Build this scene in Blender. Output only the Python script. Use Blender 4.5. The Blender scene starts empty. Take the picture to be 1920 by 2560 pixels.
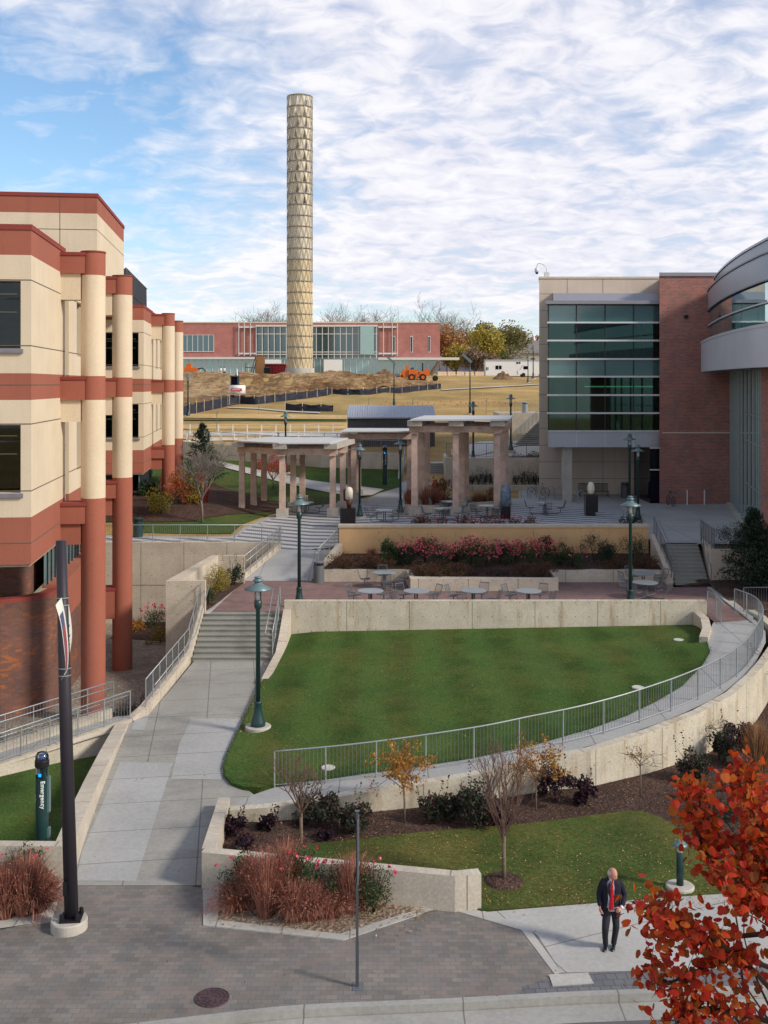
import bpy, bmesh, math, random
from mathutils import Vector, Matrix, noise
from math import sin, cos, pi, radians, sqrt, atan2
F, H, CX, CY = 2700.0, 12.1, 960.0, 960.0
SC = bpy.context.scene; COL = SC.collection
R = random.Random(7)
def P(px, py, z=0.0):
    Y = F*(H-z)/(py-CY); return ((px-CX)*Y/F, Y, z)
def XA(px, Y): return (px-CX)*Y/F
def ZA(py, Y): return H-(py-CY)*Y/F
def S(px, py, zf):
    z = 0.0
    for _ in range(60):
        X, Y, _z = P(px, py, z); z = 0.6*z+0.4*zf(X, Y)
    return (X, Y, z)
def SF(px, py, zf, y0=62.0, y1=600.0):           # march along the ray until it meets the far terrain
    Y = y0
    while Y < y1:
        X = XA(px, Y)
        if ZA(py, Y) <= zf(X, Y): return (X, Y, zf(X, Y))
        Y += 0.25
    return (XA(px, y1), y1, zf(XA(px, y1), y1))
def lerp(a, b, t): return a+(b-a)*t
def interp(tab, x):
    if x <= tab[0][0]: return tab[0][1]
    for (a, u), (b, v) in zip(tab, tab[1:]):
        if x <= b: return lerp(u, v, (x-a)/(b-a))
    return tab[-1][1]
def smooth(t): t = max(0., min(1., t)); return t*t*(3-2*t)
# ------------------------------------------------------------------ materials
MATS = {}
class N:
    def __init__(s, name):
        m = bpy.data.materials.new(name); m.use_nodes = True; s.m = m; s.t = m.node_tree; s.n = s.t.nodes
        s.b = s.n['Principled BSDF']; MATS[name] = m
    def node(s, ty, **kw):
        n = s.n.new(ty)
        for k, v in kw.items():
            if k.startswith('i_'):
                k = k[2:]; k = int(k) if k.isdigit() else k.replace('_', ' ')
                if hasattr(v, 'links') or isinstance(v, bpy.types.NodeSocket): s.t.links.new(v, n.inputs[k])
                else: n.inputs[k].default_value = v
            else: setattr(n, k, v)
        return n
    def link(s, a, b): s.t.links.new(a, b)
    def coord(s, kind='Object'): return s.node('ShaderNodeTexCoord').outputs[kind]
    def mapping(s, vec, scale=(1,1,1), rot=(0,0,0), loc=(0,0,0)):
        n = s.node('ShaderNodeMapping'); s.link(vec, n.inputs['Vector'])
        n.inputs['Scale'].default_value = scale; n.inputs['Rotation'].default_value = rot; n.inputs['Location'].default_value = loc
        return n.outputs[0]
    def noise(s, vec, scale, detail=4, rough=.55, dist=0.0):
        n = s.node('ShaderNodeTexNoise'); s.link(vec, n.inputs['Vector'])
        n.inputs['Scale'].default_value = scale; n.inputs['Detail'].default_value = detail
        n.inputs['Roughness'].default_value = rough; n.inputs['Distortion'].default_value = dist
        return n.outputs[0]
    def ramp(s, fac, stops, interp='LINEAR'):
        n = s.node('ShaderNodeValToRGB'); cr = n.color_ramp; cr.interpolation = interp
        while len(cr.elements) > 1: cr.elements.remove(cr.elements[0])
        for i, (p, c) in enumerate(stops):
            if not isinstance(c, (tuple, list)): c = (c, c, c)
            e = cr.elements[0] if i == 0 else cr.elements.new(p)
            e.position = p; e.color = (*c[:3], 1)
        s.link(fac, n.inputs[0]); return n.outputs[0]
    def mix(s, fac, a, b, mode='MIX'):
        n = s.node('ShaderNodeMix', data_type='RGBA', blend_type=mode)
        for sock, v in ((n.inputs[0], fac), (n.inputs[6], a), (n.inputs[7], b)):
            if isinstance(v, bpy.types.NodeSocket): s.link(v, sock)
            elif isinstance(v, (int, float)): sock.default_value = v if sock == n.inputs[0] else (v, v, v, 1)
            else: sock.default_value = (*v[:3], 1)
        return n.outputs[2]
    def math(s, op, a, b=0.0, c=0.0, clamp=False):
        n = s.node('ShaderNodeMath', operation=op, use_clamp=clamp)
        for i, v in enumerate((a, b, c)):
            if isinstance(v, bpy.types.NodeSocket): s.link(v, n.inputs[i])
            else: n.inputs[i].default_value = v
        return n.outputs[0]
    def sep(s, vec): n = s.node('ShaderNodeSeparateXYZ'); s.link(vec, n.inputs[0]); return n.outputs
    def bump(s, h, strength=.3, dist=.02):
        n = s.node('ShaderNodeBump'); s.link(h, n.inputs['Height']); n.inputs['Strength'].default_value = strength
        n.inputs['Distance'].default_value = dist; s.link(n.outputs[0], s.b.inputs['Normal'])
    def out(s, col, rough=.8, metal=0.0, spec=.3):
        if isinstance(col, bpy.types.NodeSocket): s.link(col, s.b.inputs['Base Color'])
        else: s.b.inputs['Base Color'].default_value = (*col, 1)
        s.b.inputs['Roughness'].default_value = rough; s.b.inputs['Metallic'].default_value = metal
        s.b.inputs['Specular IOR Level'].default_value = spec
        return s.m
def plain(name, c, rough=.7, metal=0, var=.12, scale=3.0, bump=0.0, spec=.3, fine=40.0):
    k = N(name); v = k.coord()
    n1 = k.noise(v, scale, 5); n2 = k.noise(v, fine, 3)
    f = k.math('ADD', k.math('MULTIPLY', n1, .65), k.math('MULTIPLY', n2, .35))
    lo = tuple(x*(1-var*1.6) for x in c); hi = tuple(min(1, x*(1+var*1.6)) for x in c)
    col = k.ramp(f, [(.3, lo), (.7, hi)])
    if bump: k.bump(n2, bump, .02)
    return k.out(col, rough, metal, spec)
def concrete(name, c, joints=True, holes=True, jw=2.44, hv=.62, stain=.5):
    # formed concrete; UV carries metres along the wall and metres of height
    k = N(name); uv = k.coord('UV'); x, y, _ = k.sep(uv)
    v = k.mapping(uv, (1, 1, 1))
    n1 = k.noise(v, .8, 6, .65); n2 = k.noise(v, 14, 4); n3 = k.noise(k.mapping(uv, (2.2, .35, 1)), 1.0, 5, .7)
    col = k.ramp(n1, [(.3, tuple(a*.8 for a in c)), (.7, tuple(min(1, a*1.12) for a in c))])
    col = k.mix(k.math('MULTIPLY', k.ramp(n3, [(.52, 0.0), (.66, 1.0)]), stain), col, tuple(a*b for a, b in zip(c, (.68, .58, .47))))
    col = k.mix(.28, col, k.ramp(n2, [(.3, .25), (.7, .75)]), 'OVERLAY')
    if joints:
        fx = k.math('FRACT', k.math('DIVIDE', x, jw)); d = k.math('MULTIPLY', k.math('ABSOLUTE', k.math('SUBTRACT', fx, .5)), jw)
        j = k.math('GREATER_THAN', d, jw*.5-.018)
        col = k.mix(k.math('MULTIPLY', j, .75), col, tuple(a*.3 for a in c))
    if holes:
        hx = k.math('SUBTRACT', k.math('FRACT', k.math('ADD', k.math('DIVIDE', x, .61), .5)), .5)
        hy = k.math('SUBTRACT', k.math('FRACT', k.math('ADD', k.math('DIVIDE', y, hv), .5)), .5)
        r = k.math('SQRT', k.math('ADD', k.math('POWER', k.math('MULTIPLY', hx, .61), 2), k.math('POWER', k.math('MULTIPLY', hy, hv), 2)))
        hm = k.math('LESS_THAN', r, .028)
        col = k.mix(k.math('MULTIPLY', hm, .7), col, tuple(a*.25 for a in c))
    k.bump(n2, .15, .01)
    return k.out(col, .85)
def flatcon(name, c, jx=0, jy=0, rot=0, stain=.3, ox=0, oy=0):
    k = N(name); v = k.coord(); vr = k.mapping(v, (1, 1, 1), (0, 0, rot), (ox, oy, 0)); x, y, _ = k.sep(vr)
    n1 = k.noise(v, .35, 5, .6); n2 = k.noise(v, 9, 5, .7); n3 = k.noise(k.mapping(vr, (.8, 1.6, 1)), .55, 6, .6)
    col = k.ramp(n1, [(.3, tuple(a*.86 for a in c)), (.7, tuple(min(1, a*1.1) for a in c))])
    col = k.mix(k.math('MULTIPLY', k.ramp(n3, [(.5, 0.0), (.68, 1.0)]), stain), col, tuple(a*.5 for a in c))
    col = k.mix(.2, col, k.ramp(n2, [(.3, .2), (.7, .8)]), 'OVERLAY')
    for s_, q in ((x, jx), (y, jy)):
        if q:
            d = k.math('ABSOLUTE', k.math('SUBTRACT', k.math('FRACT', k.math('DIVIDE', s_, q)), .5))
            j = k.math('LESS_THAN', d, .016/q)
            col = k.mix(k.math('MULTIPLY', j, .7), col, tuple(a*.3 for a in c))
    k.bump(n2, .1, .01)
    return k.out(col, .8)
def brick(name, c1, c2, mortar, bw=.22, bh=.075, ms=.01, vec='UV', rot=0, tint=None, bias=0.0, spots=None):
    k = N(name); v = k.mapping(k.coord(vec), (1, 1, 1), (0, 0, rot))
    b = k.node('ShaderNodeTexBrick', offset=.5); k.link(v, b.inputs['Vector'])
    for nm, val in (('Color1', (*c1, 1)), ('Color2', (*c2, 1)), ('Mortar', (*mortar, 1)), ('Scale', 1.0), ('Mortar Size', ms), ('Mortar Smooth', .1), ('Bias', bias), ('Brick Width', bw), ('Row Height', bh)):
        b.inputs[nm].default_value = val
    col = b.outputs[0]; n1 = k.noise(v, .7, 4); n2 = k.noise(v, 30, 3)
    if spots:
        # a second brick grid picks out odd coloured units
        b2 = k.node('ShaderNodeTexBrick', offset=.5); k.link(v, b2.inputs['Vector'])
        for nm, val in (('Color1', (0, 0, 0, 1)), ('Color2', (1, 1, 1, 1)), ('Mortar', (0, 0, 0, 1)), ('Scale', 1.0), ('Mortar Size', 0.0), ('Bias', -.15), ('Brick Width', bw*1.0), ('Row Height', bh*1.0)):
            b2.inputs[nm].default_value = val
        pk = k.math('MULTIPLY', k.ramp(b2.outputs[0], [(.5, 0.0), (.62, 1.0)]), k.ramp(k.noise(v, .9, 4), [(.46, 0.0), (.6, 1.0)]))
        col = k.mix(pk, col, spots)
    col = k.mix(.35, col, k.ramp(n1, [(.25, .25), (.75, .75)]), 'OVERLAY')
    col = k.mix(.3, col, k.ramp(n2, [(.25, .3), (.75, .7)]), 'OVERLAY')
    if tint: col = k.mix(k.ramp(k.noise(v, 2.3, 2), [(.45, 0.0), (.6, .7)]), col, tint, 'MULTIPLY')
    k.bump(b.outputs[1], -.15, .01)
    return k.out(col, .85)
def leafm(name, cols, trans=.25, rough=.6):
    k = N(name); g = k.node('ShaderNodeNewGeometry')
    st = [((i+.5)/len(cols), c) for i, c in enumerate(cols)]
    col = k.ramp(g.outputs['Random Per Island'], st, 'CONSTANT' if len(cols) > 4 else 'LINEAR')
    k.out(col, rough)
    if trans:
        t = k.node('ShaderNodeBsdfTranslucent'); k.link(col, t.inputs[0]); mx = k.node('ShaderNodeMixShader'); mx.inputs[0].default_value = trans
        k.link(k.b.outputs[0], mx.inputs[1]); k.link(t.outputs[0], mx.inputs[2]); k.link(mx.outputs[0], k.n['Material Output'].inputs[0])
    return k.m
# ------------------------------------------------------------------ mesh builder
class MB:
    def __init__(s): s.v = []; s.f = []; s.uv = []; s.mi = []; s.cur = 0
    def add(s, vs, fs, uvs=None):
        o = len(s.v); s.v += [tuple(p) for p in vs]
        for i, f in enumerate(fs):
            s.f.append(tuple(o+j for j in f)); s.uv.append(uvs[i] if uvs else None); s.mi.append(s.cur)
        return s
    def box(s, x0, x1, y0, y1, z0, z1):
        vs = [(x0,y0,z0),(x1,y0,z0),(x1,y1,z0),(x0,y1,z0),(x0,y0,z1),(x1,y0,z1),(x1,y1,z1),(x0,y1,z1)]
        fs = [(0,3,2,1),(4,5,6,7),(0,1,5,4),(1,2,6,5),(2,3,7,6),(3,0,4,7)]
        uv = []
        for f in fs:
            q = [vs[i] for i in f]; ax = [len({round(p[a], 6) for p in q}) for a in range(3)]
            if ax[2] == 1: uv.append([(p[0], p[1]) for p in q])
            elif ax[1] == 1: uv.append([(p[0], p[2]) for p in q])
            else: uv.append([(p[1], p[2]) for p in q])
        return s.add(vs, fs, uv)
    def obox(s, c, size, rz=0.0, ry=0.0, rx=0.0):
        M = Matrix.Translation(c) @ Matrix.Rotation(rz, 4, 'Z') @ Matrix.Rotation(ry, 4, 'Y') @ Matrix.Rotation(rx, 4, 'X')
        n = len(s.v); a, b, c_ = (q/2 for q in size); s.box(-a, a, -b, b, -c_, c_)
        for i in range(n, len(s.v)): s.v[i] = tuple(M @ Vector(s.v[i]))
        return s
    def prism(s, poly, z0, z1, zf=None):
        n = len(poly); zb = [z0]*n; zt = [z1]*n
        if zf: zt = [zf(*p[:2])+z1 for p in poly]
        vs = [(p[0], p[1], z) for p, z in zip(poly, zb)]+[(p[0], p[1], z) for p, z in zip(poly, zt)]
        fs = [tuple(reversed(range(n))), tuple(range(n, 2*n))]; uv = [[(vs[i][0], vs[i][1]) for i in f] for f in fs]
        d = 0
        for i in range(n):
            j = (i+1) % n; L = sqrt((poly[i][0]-poly[j][0])**2+(poly[i][1]-poly[j][1])**2)
            fs.append((i, j, n+j, n+i)); uv.append([(d, zb[i]), (d+L, zb[j]), (d+L, zt[j]), (d, zt[i])]); d += L
        return s.add(vs, fs, uv)
    def tube(s, pts, r, n=6, cap=True, ry=None):
        pts = [Vector(p) for p in pts]; rs = r if isinstance(r, (list, tuple)) else [r]*len(pts)
        m = len(pts); vs = []; up = None
        for i, p in enumerate(pts):
            t = (pts[min(i+1, m-1)]-pts[max(i-1, 0)]);
            if t.length < 1e-9: t = Vector((0, 0, 1))
            t.normalize()
            if up is None: a = Vector((0, 1, 0)) if abs(t.y) < .8 else Vector((1, 0, 0))
            else: a = up
            u = (a-t*a.dot(t)); u.normalize(); w = t.cross(u); up = u
            for k in range(n):
                an = 2*pi*k/n; vs.append(p+u*cos(an)*rs[i]+w*sin(an)*rs[i]*(ry or 1))
        fs = []
        for i in range(m-1):
            for k in range(n): fs.append((i*n+k, i*n+(k+1) % n, (i+1)*n+(k+1) % n, (i+1)*n+k))
        if cap: fs.append(tuple(reversed(range(n)))); fs.append(tuple(range((m-1)*n, m*n)))
        return s.add(vs, fs)
    def lathe(s, prof, c=(0,0,0), n=16, sx=1., sy=1., cap=True):
        vs = []; m = len(prof); uv = []
        for r, z in prof:
            for k in range(n): a = 2*pi*k/n; vs.append((c[0]+r*cos(a)*sx, c[1]+r*sin(a)*sy, c[2]+z))
        fs = []
        for i in range(m-1):
            for k in range(n):
                fs.append((i*n+k, i*n+(k+1) % n, (i+1)*n+(k+1) % n, (i+1)*n+k))
                a0, a1 = 2*pi*k/n*prof[i][0], 2*pi*(k+1)/n*prof[i][0]
                uv.append([(a0, prof[i][1]), (a1, prof[i][1]), (a1, prof[i+1][1]), (a0, prof[i+1][1])])
        if cap:
            fs += [tuple(reversed(range(n))), tuple(range((m-1)*n, m*n))]; uv += [[(0, 0)]*n]*2
        return s.add(vs, fs, uv)
    def rings(s, rs, n=12, cap=True):
        # rs: (cx,cy,cz,rx,ry[,yaw]) horizontal rings
        vs = []; m = len(rs)
        for q in rs:
            yaw = q[5] if len(q) > 5 else 0
            for k in range(n):
                a = 2*pi*k/n; x, y = q[3]*cos(a), q[4]*sin(a)
                vs.append((q[0]+x*cos(yaw)-y*sin(yaw), q[1]+x*sin(yaw)+y*cos(yaw), q[2]))
        fs = [(i*n+k, i*n+(k+1) % n, (i+1)*n+(k+1) % n, (i+1)*n+k) for i in range(m-1) for k in range(n)]
        if cap: fs += [tuple(reversed(range(n))), tuple(range((m-1)*n, m*n))]
        return s.add(vs, fs)
    def ell(s, c, r, n=10, m=7, jit=0.0, rg=None):
        rx, ry, rz = r if isinstance(r, (tuple, list)) else (r, r, r); vs = [(c[0], c[1], c[2]-rz)]
        for i in range(1, m):
            t = -pi/2+pi*i/m
            for k in range(n):
                a = 2*pi*k/n; j = 1+(rg.uniform(-jit, jit) if rg else 0)
                vs.append((c[0]+rx*cos(t)*cos(a)*j, c[1]+ry*cos(t)*sin(a)*j, c[2]+rz*sin(t)*j))
        vs.append((c[0], c[1], c[2]+rz)); fs = [(0, 1+(k+1) % n, 1+k) for k in range(n)]
        for i in range(m-2):
            for k in range(n): fs.append((1+i*n+k, 1+i*n+(k+1) % n, 1+(i+1)*n+(k+1) % n, 1+(i+1)*n+k))
        l = len(vs)-1; o = 1+(m-2)*n; fs += [(o+k, o+(k+1) % n, l) for k in range(n)]
        return s.add(vs, fs)
    def quad(s, a, b, c, d): return s.add([a, b, c, d], [(0, 1, 2, 3)], [[(0, 0), (1, 0), (1, 1), (0, 1)]])
    def leaf(s, c, size, rg, asp=.6, up=0.0, fold=.0):
        a = Vector((rg.gauss(0, 1), rg.gauss(0, 1), rg.gauss(0, 1)*(1-up)+up*.4)).normalized()
        b = a.cross(Vector((rg.gauss(0, 1), rg.gauss(0, 1), rg.gauss(0, 1)))).normalized()
        c = Vector(c); l = size*rg.uniform(.7, 1.25)*.5; w = l*asp
        s.add([c-a*l, c-a*l*.1+b*w, c+a*l, c-a*l*.1-b*w], [(0, 1, 2, 3)])
    def wall(s, pts, th, side=1, closed_ends=True):
        # pts: (x,y,zbot,ztop) polyline along one face; body lies to the left (side=1) of the walking direction
        n = len(pts); inn = []; d = [0]
        for i in range(n):
            a = Vector(pts[max(i-1, 0)][:2]); b = Vector(pts[min(i+1, n-1)][:2]); t = (b-a).normalized(); nn = Vector((-t.y, t.x))*side*th
            if 0 < i < n-1:
                t1 = (Vector(pts[i][:2])-a).normalized(); cs = max(.5, abs(t1.dot(t))); nn = nn/cs
            inn.append((pts[i][0]+nn.x, pts[i][1]+nn.y))
            if i: d.append(d[-1]+(Vector(pts[i][:2])-Vector(pts[i-1][:2])).length)
        for i in range(n-1):
            p, q = pts[i], pts[i+1]; a, b = inn[i], inn[i+1]; u0, u1 = d[i], d[i+1]
            P0, P1 = (p[0], p[1], p[2]), (q[0], q[1], q[2]); P2, P3 = (q[0], q[1], q[3]), (p[0], p[1], p[3])
            Q0, Q1, Q2, Q3 = (a[0], a[1], p[2]), (b[0], b[1], q[2]), (b[0], b[1], q[3]), (a[0], a[1], p[3])
            s.add([P0, P1, P2, P3], [(0, 1, 2, 3)], [[(u0, p[2]), (u1, q[2]), (u1, q[3]), (u0, p[3])]])
            s.add([Q1, Q0, Q3, Q2], [(0, 1, 2, 3)], [[(u1, q[2]), (u0, p[2]), (u0, p[3]), (u1, q[3])]])
            s.add([P3, P2, Q2, Q3], [(0, 1, 2, 3)], [[(u0+.4, 50.3), (u1+.4, 50.3), (u1+.4, 50.3+th*.4), (u0+.4, 50.3+th*.4)]])
        for i in (0, n-1):
            p = pts[i]; a = inn[i]
            s.add([(p[0], p[1], p[2]), (a[0], a[1], p[2]), (a[0], a[1], p[3]), (p[0], p[1], p[3])], [(0, 1, 2, 3)], [[(.3, p[2]), (.3+th, p[2]), (.3+th, p[3]), (.3, p[3])]])
        return s
    def mesh(s, name, mats, off=(0, 0, 0), smooth=False):
        me = bpy.data.meshes.new(name)
        me.from_pydata([(p[0]-off[0], p[1]-off[1], p[2]-off[2]) for p in s.v], [], s.f)
        if any(u for u in s.uv):
            L = me.uv_layers.new(name='UVMap'); i = 0
            for fi, f in enumerate(s.f):
                u = s.uv[fi]
                for k in range(len(f)): L.data[i].uv = u[k] if u else (s.v[f[k]][0], s.v[f[k]][1]); i += 1
        for m in (mats if isinstance(mats, (list, tuple)) else [mats]): me.materials.append(MATS[m] if isinstance(m, str) else m)
        if isinstance(mats, (list, tuple)): me.polygons.foreach_set('material_index', s.mi)
        if smooth: me.polygons.foreach_set('use_smooth', [True]*len(s.f))
        me.update(); return me
def tag(o, label=None, cat=None, group=None, kind=None):
    if label: o['label'] = label
    if cat: o['category'] = cat
    if group: o['group'] = group
    if kind: o['kind'] = kind
    elif cat: o['kind'] = 'thing'
    return o
def thing(name, label, cat, loc=(0, 0, 0), group=None, rz=0.0):
    o = bpy.data.objects.new(name, None); COL.objects.link(o); o.location = loc; o.rotation_euler = (0, 0, rz); o.empty_display_size = .3
    return tag(o, label, cat, group)
def top_of(o):
    while o.parent: o = o.parent
    return o
def obj(name, mb, mats, parent=None, world=True, smooth=False, **kw):
    """parent given: part of a thing (world=True -> the builder used world coordinates and the thing is unrotated)"""
    if parent is not None:
        off = (0, 0, 0)
        if world:
            p = parent; off = Vector((0, 0, 0))
            while p: off = off+p.location; p = p.parent
    elif kw.get('kind') == 'structure': off = (0, 0, 0)
    else:
        xs = [p[0] for p in mb.v]; ys = [p[1] for p in mb.v]; off = ((min(xs)+max(xs))/2, (min(ys)+max(ys))/2, min(p[2] for p in mb.v))
    o = bpy.data.objects.new(name, mb.mesh(name, mats, off, smooth)); COL.objects.link(o)
    if parent is not None: o.parent = parent
    else: o.location = off
    return tag(o, **kw)
def dup(root, loc, rz=0.0, label=None, scale=None, group=None):
    def cp(o, par):
        c = o.copy(); COL.objects.link(c); c.parent = par
        for ch in list(o.children): cp(ch, c)
        return c
    c = cp(root, None); c.location = loc; c.rotation_euler = (0, 0, rz)
    if scale: c.scale = scale if isinstance(scale, (tuple, list)) else (scale,)*3
    if label: c['label'] = label
    if group: c['group'] = group
    return c
def patch(name, poly, zf, mat, step=1.0, skirt=0.0, lift=0.0, **kw):
    bm = bmesh.new(); vs = [bm.verts.new((p[0], p[1], 0)) for p in poly]; bm.verts.ensure_lookup_table()
    from mathutils.geometry import tessellate_polygon
    for a, b, c in tessellate_polygon([[Vector((p[0], p[1], 0)) for p in poly]]):
        try: bm.faces.new((vs[a], vs[b], vs[c]))
        except ValueError: pass
    for ax in (0, 1):
        a = min(p[ax] for p in poly); b = max(p[ax] for p in poly); k = math.ceil(a/step)*step
        while k < b:
            co = [0, 0, 0]; no = [0, 0, 0]; co[ax] = k+.0013; no[ax] = 1
            bmesh.ops.bisect_plane(bm, geom=bm.verts[:]+bm.edges[:]+bm.faces[:], plane_co=co, plane_no=no, dist=1e-5); k += step
    for v in bm.verts: v.co.z = zf(v.co.x, v.co.y)+lift
    if skirt:
        e = [x for x in bm.edges if x.is_boundary]; r = bmesh.ops.extrude_edge_only(bm, edges=e)
        for v in [g for g in r['geom'] if isinstance(g, bmesh.types.BMVert)]: v.co.z -= skirt
    bmesh.ops.recalc_face_normals(bm, faces=bm.faces[:])
    if sum(f.normal.z*f.calc_area() for f in bm.faces) < 0: bmesh.ops.reverse_faces(bm, faces=bm.faces[:])
    uvl = bm.loops.layers.uv.new('UVMap')
    for f in bm.faces:
        for l in f.loops: l[uvl].uv = (l.vert.co.x+.0, l.vert.co.y+(l.vert.co.z if abs(f.normal.z) < .4 else 0))
    me = bpy.data.meshes.new(name); bm.to_mesh(me); bm.free(); me.materials.append(MATS[mat])
    o = bpy.data.objects.new(name, me); COL.objects.link(o)
    if kw.get('kind') != 'structure' and not kw.get('parent'):
        pass
    kw.pop('parent', None)
    return tag(o, **kw)
def curve_pts(pts, n):                       # Catmull-Rom through the points, n samples
    pts = [Vector(p) for p in pts]; q = [pts[0]*2-pts[1]]+pts+[pts[-1]*2-pts[-2]]; out = []
    m = len(pts)-1
    for i in range(n):
        t = i/(n-1)*m; k = min(int(t), m-1); t -= k; a, b, c, d = q[k], q[k+1], q[k+2], q[k+3]
        out.append(.5*((2*b)+(c-a)*t+(2*a-5*b+4*c-d)*t*t+(3*b-a-3*c+d)*t**3))
    return out
def resample(pts, step):
    pts = [Vector(p) for p in pts]; out = [pts[0].copy()]; acc = 0.0
    for a, b in zip(pts, pts[1:]):
        L = (b-a).length; t = step-acc
        while t <= L: out.append(a.lerp(b, t/L)); t += step
        acc = (acc+L) % step if L else acc
    return out
# ------------------------------------------------------------------ material library
concrete('wall_concrete', (.52, .475, .38), jw=2.76, stain=.85)
concrete('wall_concrete_pink', (.53, .465, .375), stain=.25)
concrete('planter_concrete', (.50, .45, .37), jw=3.2, holes=False, stain=.3)
concrete('soft_concrete', (.44, .42, .38), joints=False, holes=False, stain=.25)
flatcon('walk_concrete', (.30, .295, .27), jx=1.75, jy=1.8, rot=radians(-8), stain=.5)
flatcon('ramp_concrete', (.35, .35, .34), jx=2.6, jy=0, stain=.15)
flatcon('side_concrete', (.40, .395, .375), jx=2.9, jy=3.6, rot=radians(-24), stain=.12, ox=.6)
flatcon('plaza_concrete', (.36, .36, .355), jx=2.6, jy=3.0, stain=.12)
flatcon('band_concrete', (.42, .41, .38), jx=1.5, stain=.2)
flatcon('step_concrete', (.27, .27, .24), stain=.6)
flatcon('curb_concrete', (.33, .325, .30), jx=3.1, stain=.35)
flatcon('far_path_concrete', (.48, .46, .42), stain=.1)
plain('asphalt', (.11, .11, .115), .9, var=.15, scale=.8, bump=.3, fine=60)
brick('grey_pavers', (.160, .145, .130), (.22, .195, .172), (.13, .12, .105), .23, .155, .006, 'Object', 0, tint=(.84, .92, 1.0), spots=(.20, .165, .15))
brick('slate_pavers', (.12, .125, .14), (.16, .16, .17), (.08, .08, .08), .22, .22, .01, 'Object', radians(-4))
brick('red_pavers', (.20, .125, .11), (.25, .155, .135), (.13, .09, .08), .22, .11, .008, 'Object', 0, tint=(.85, .85, 1.0))
brick('orange_brick', (.20, .088, .060), (.12, .062, .058), (.11, .08, .07), .26, .075, .009, 'UV', 0, spots=(.30, .105, .045), bias=0)
brick('red_brick', (.40, .125, .085), (.20, .095, .095), (.30, .22, .19), .30, .10, .014, 'UV', 0)
brick('far_brick', (.42, .17, .145), (.38, .16, .14), (.40, .19, .165), .9, .3, .02, 'UV', 0)
def precast(name, c):
    k = N(name); v = k.coord(); n1 = k.noise(v, .5, 4); n2 = k.noise(v, 22, 4, .8); n3 = k.noise(k.mapping(v, (3, 3, .25)), 1.2, 4)
    col = k.ramp(n1, [(.3, tuple(a*.93 for a in c)), (.7, tuple(a*1.06 for a in c))])
    col = k.mix(.35, col, k.ramp(n2, [(.3, .3), (.7, .7)]), 'OVERLAY')
    col = k.mix(k.ramp(n3, [(.5, 0.0), (.8, .3)]), col, tuple(a*.7 for a in c))
    k.bump(n2, .25, .01); return k.out(col, .88)
precast('cream_precast', (.65, .545, .40)); precast('red_precast', (.33, .11, .072)); precast('dark_red_trim', (.24, .05, .04))
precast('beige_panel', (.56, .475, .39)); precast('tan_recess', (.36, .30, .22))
plain('joint_sealant', (.12, .10, .08), .8)
plain('coping_metal', (.24, .23, .27), .45, .4)
plain('galvanised', (.34, .37, .38), .45, .5, var=.06)
plain('galv_dark', (.16, .175, .19), .5, .4, var=.06)
plain('white_metal', (.62, .63, .62), .4, .1, var=.04)
plain('panel_metal', (.40, .42, .47), .42, .3, var=.04, scale=.6, fine=6)
plain('drum_metal', (.24, .255, .30), .38, .55, var=.05, scale=.4, fine=4)
plain('green_paint', (.012, .045, .045), .35, .1, var=.1, spec=.5)
plain('shade_green', (.13, .20, .21), .4, .2, var=.1)
plain('bronze_paint', (.028, .024, .032), .5, .1, var=.08, spec=.4)
plain('black_paint', (.012, .012, .014), .5, 0, var=.1)
plain('steel_post', (.10, .105, .115), .5, .4)
plain('stone_tan', (.62, .40, .20), .8, var=.12, scale=.7)
plain('stone_cap', (.55, .47, .37), .8, var=.1)
plain('pergola_stone', (.52, .385, .315), .85, var=.2, scale=2.5, bump=.3, fine=16)
plain('pergola_roof', (.50, .51, .50), .6, var=.05)
plain('plinth_stone', (.42, .39, .34), .85, var=.15)
plain('white_marble', (.72, .66, .54), .45, var=.06)
plain('dark_granite', (.016, .013, .016), .25, var=.2, spec=.5)
plain('blue_granite', (.15, .20, .26), .35, var=.55, scale=5, fine=24)
plain('brown_stone', (.09, .04, .025), .5)
plain('iron_lid', (.085, .055, .06), .65, .3, var=.3, scale=10)
plain('pale_lid', (.50, .50, .45), .7)
plain('bark', (.17, .125, .09), .9, var=.3, scale=8, bump=.4, fine=50)
plain('dark_bark', (.035, .02, .015), .9)
plain('grey_bark', (.17, .15, .135), .9, var=.2)
plain('twig_red', (.14, .085, .065), .9, var=.2)
plain('white_paint', (.72, .72, .70), .5, var=.04)
plain('orange_paint', (.62, .13, .02), .5, var=.1)
plain('plywood', (.60, .30, .12), .8, var=.08)
plain('dumpster_red', (.22, .015, .02), .6)
plain('tyre', (.02, .02, .02), .9)
plain('hay', (.74, .58, .40), .9, var=.15, bump=.3)
plain('shed_wall', (.075, .075, .085), .7); plain('shed_roof', (.33, .36, .42), .5)
plain('roof_shingle', (.20, .18, .17), .9, var=.15, scale=1); plain('roof_slate', (.13, .13, .17), .9)
plain('house_wall', (.40, .36, .30), .8)
plain('silt_fabric', (.022, .025, .04), .85, var=.4, scale=1.2, fine=3)
plain('hydrant_red', (.55, .03, .03), .5); plain('hivis', (.15, .6, .08), .6)
plain('pale_panel', (.56, .51, .40), .5, .2, var=.12, scale=.4); plain('canopy_metal', (.26, .26, .29), .5, .2, var=.04); plain('gold_panel', (.56, .47, .30), .5, .2, var=.12, scale=.4)
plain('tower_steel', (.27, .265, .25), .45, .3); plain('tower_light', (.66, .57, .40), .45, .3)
plain('frost_glass', (.34, .50, .49), .25, .0, var=.06, scale=.2)
plain('curtain', (.20, .42, .38), .9, var=.1); plain('interior', (.06, .08, .075), .9); plain('ceiling', (.35, .37, .33), .9)
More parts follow.
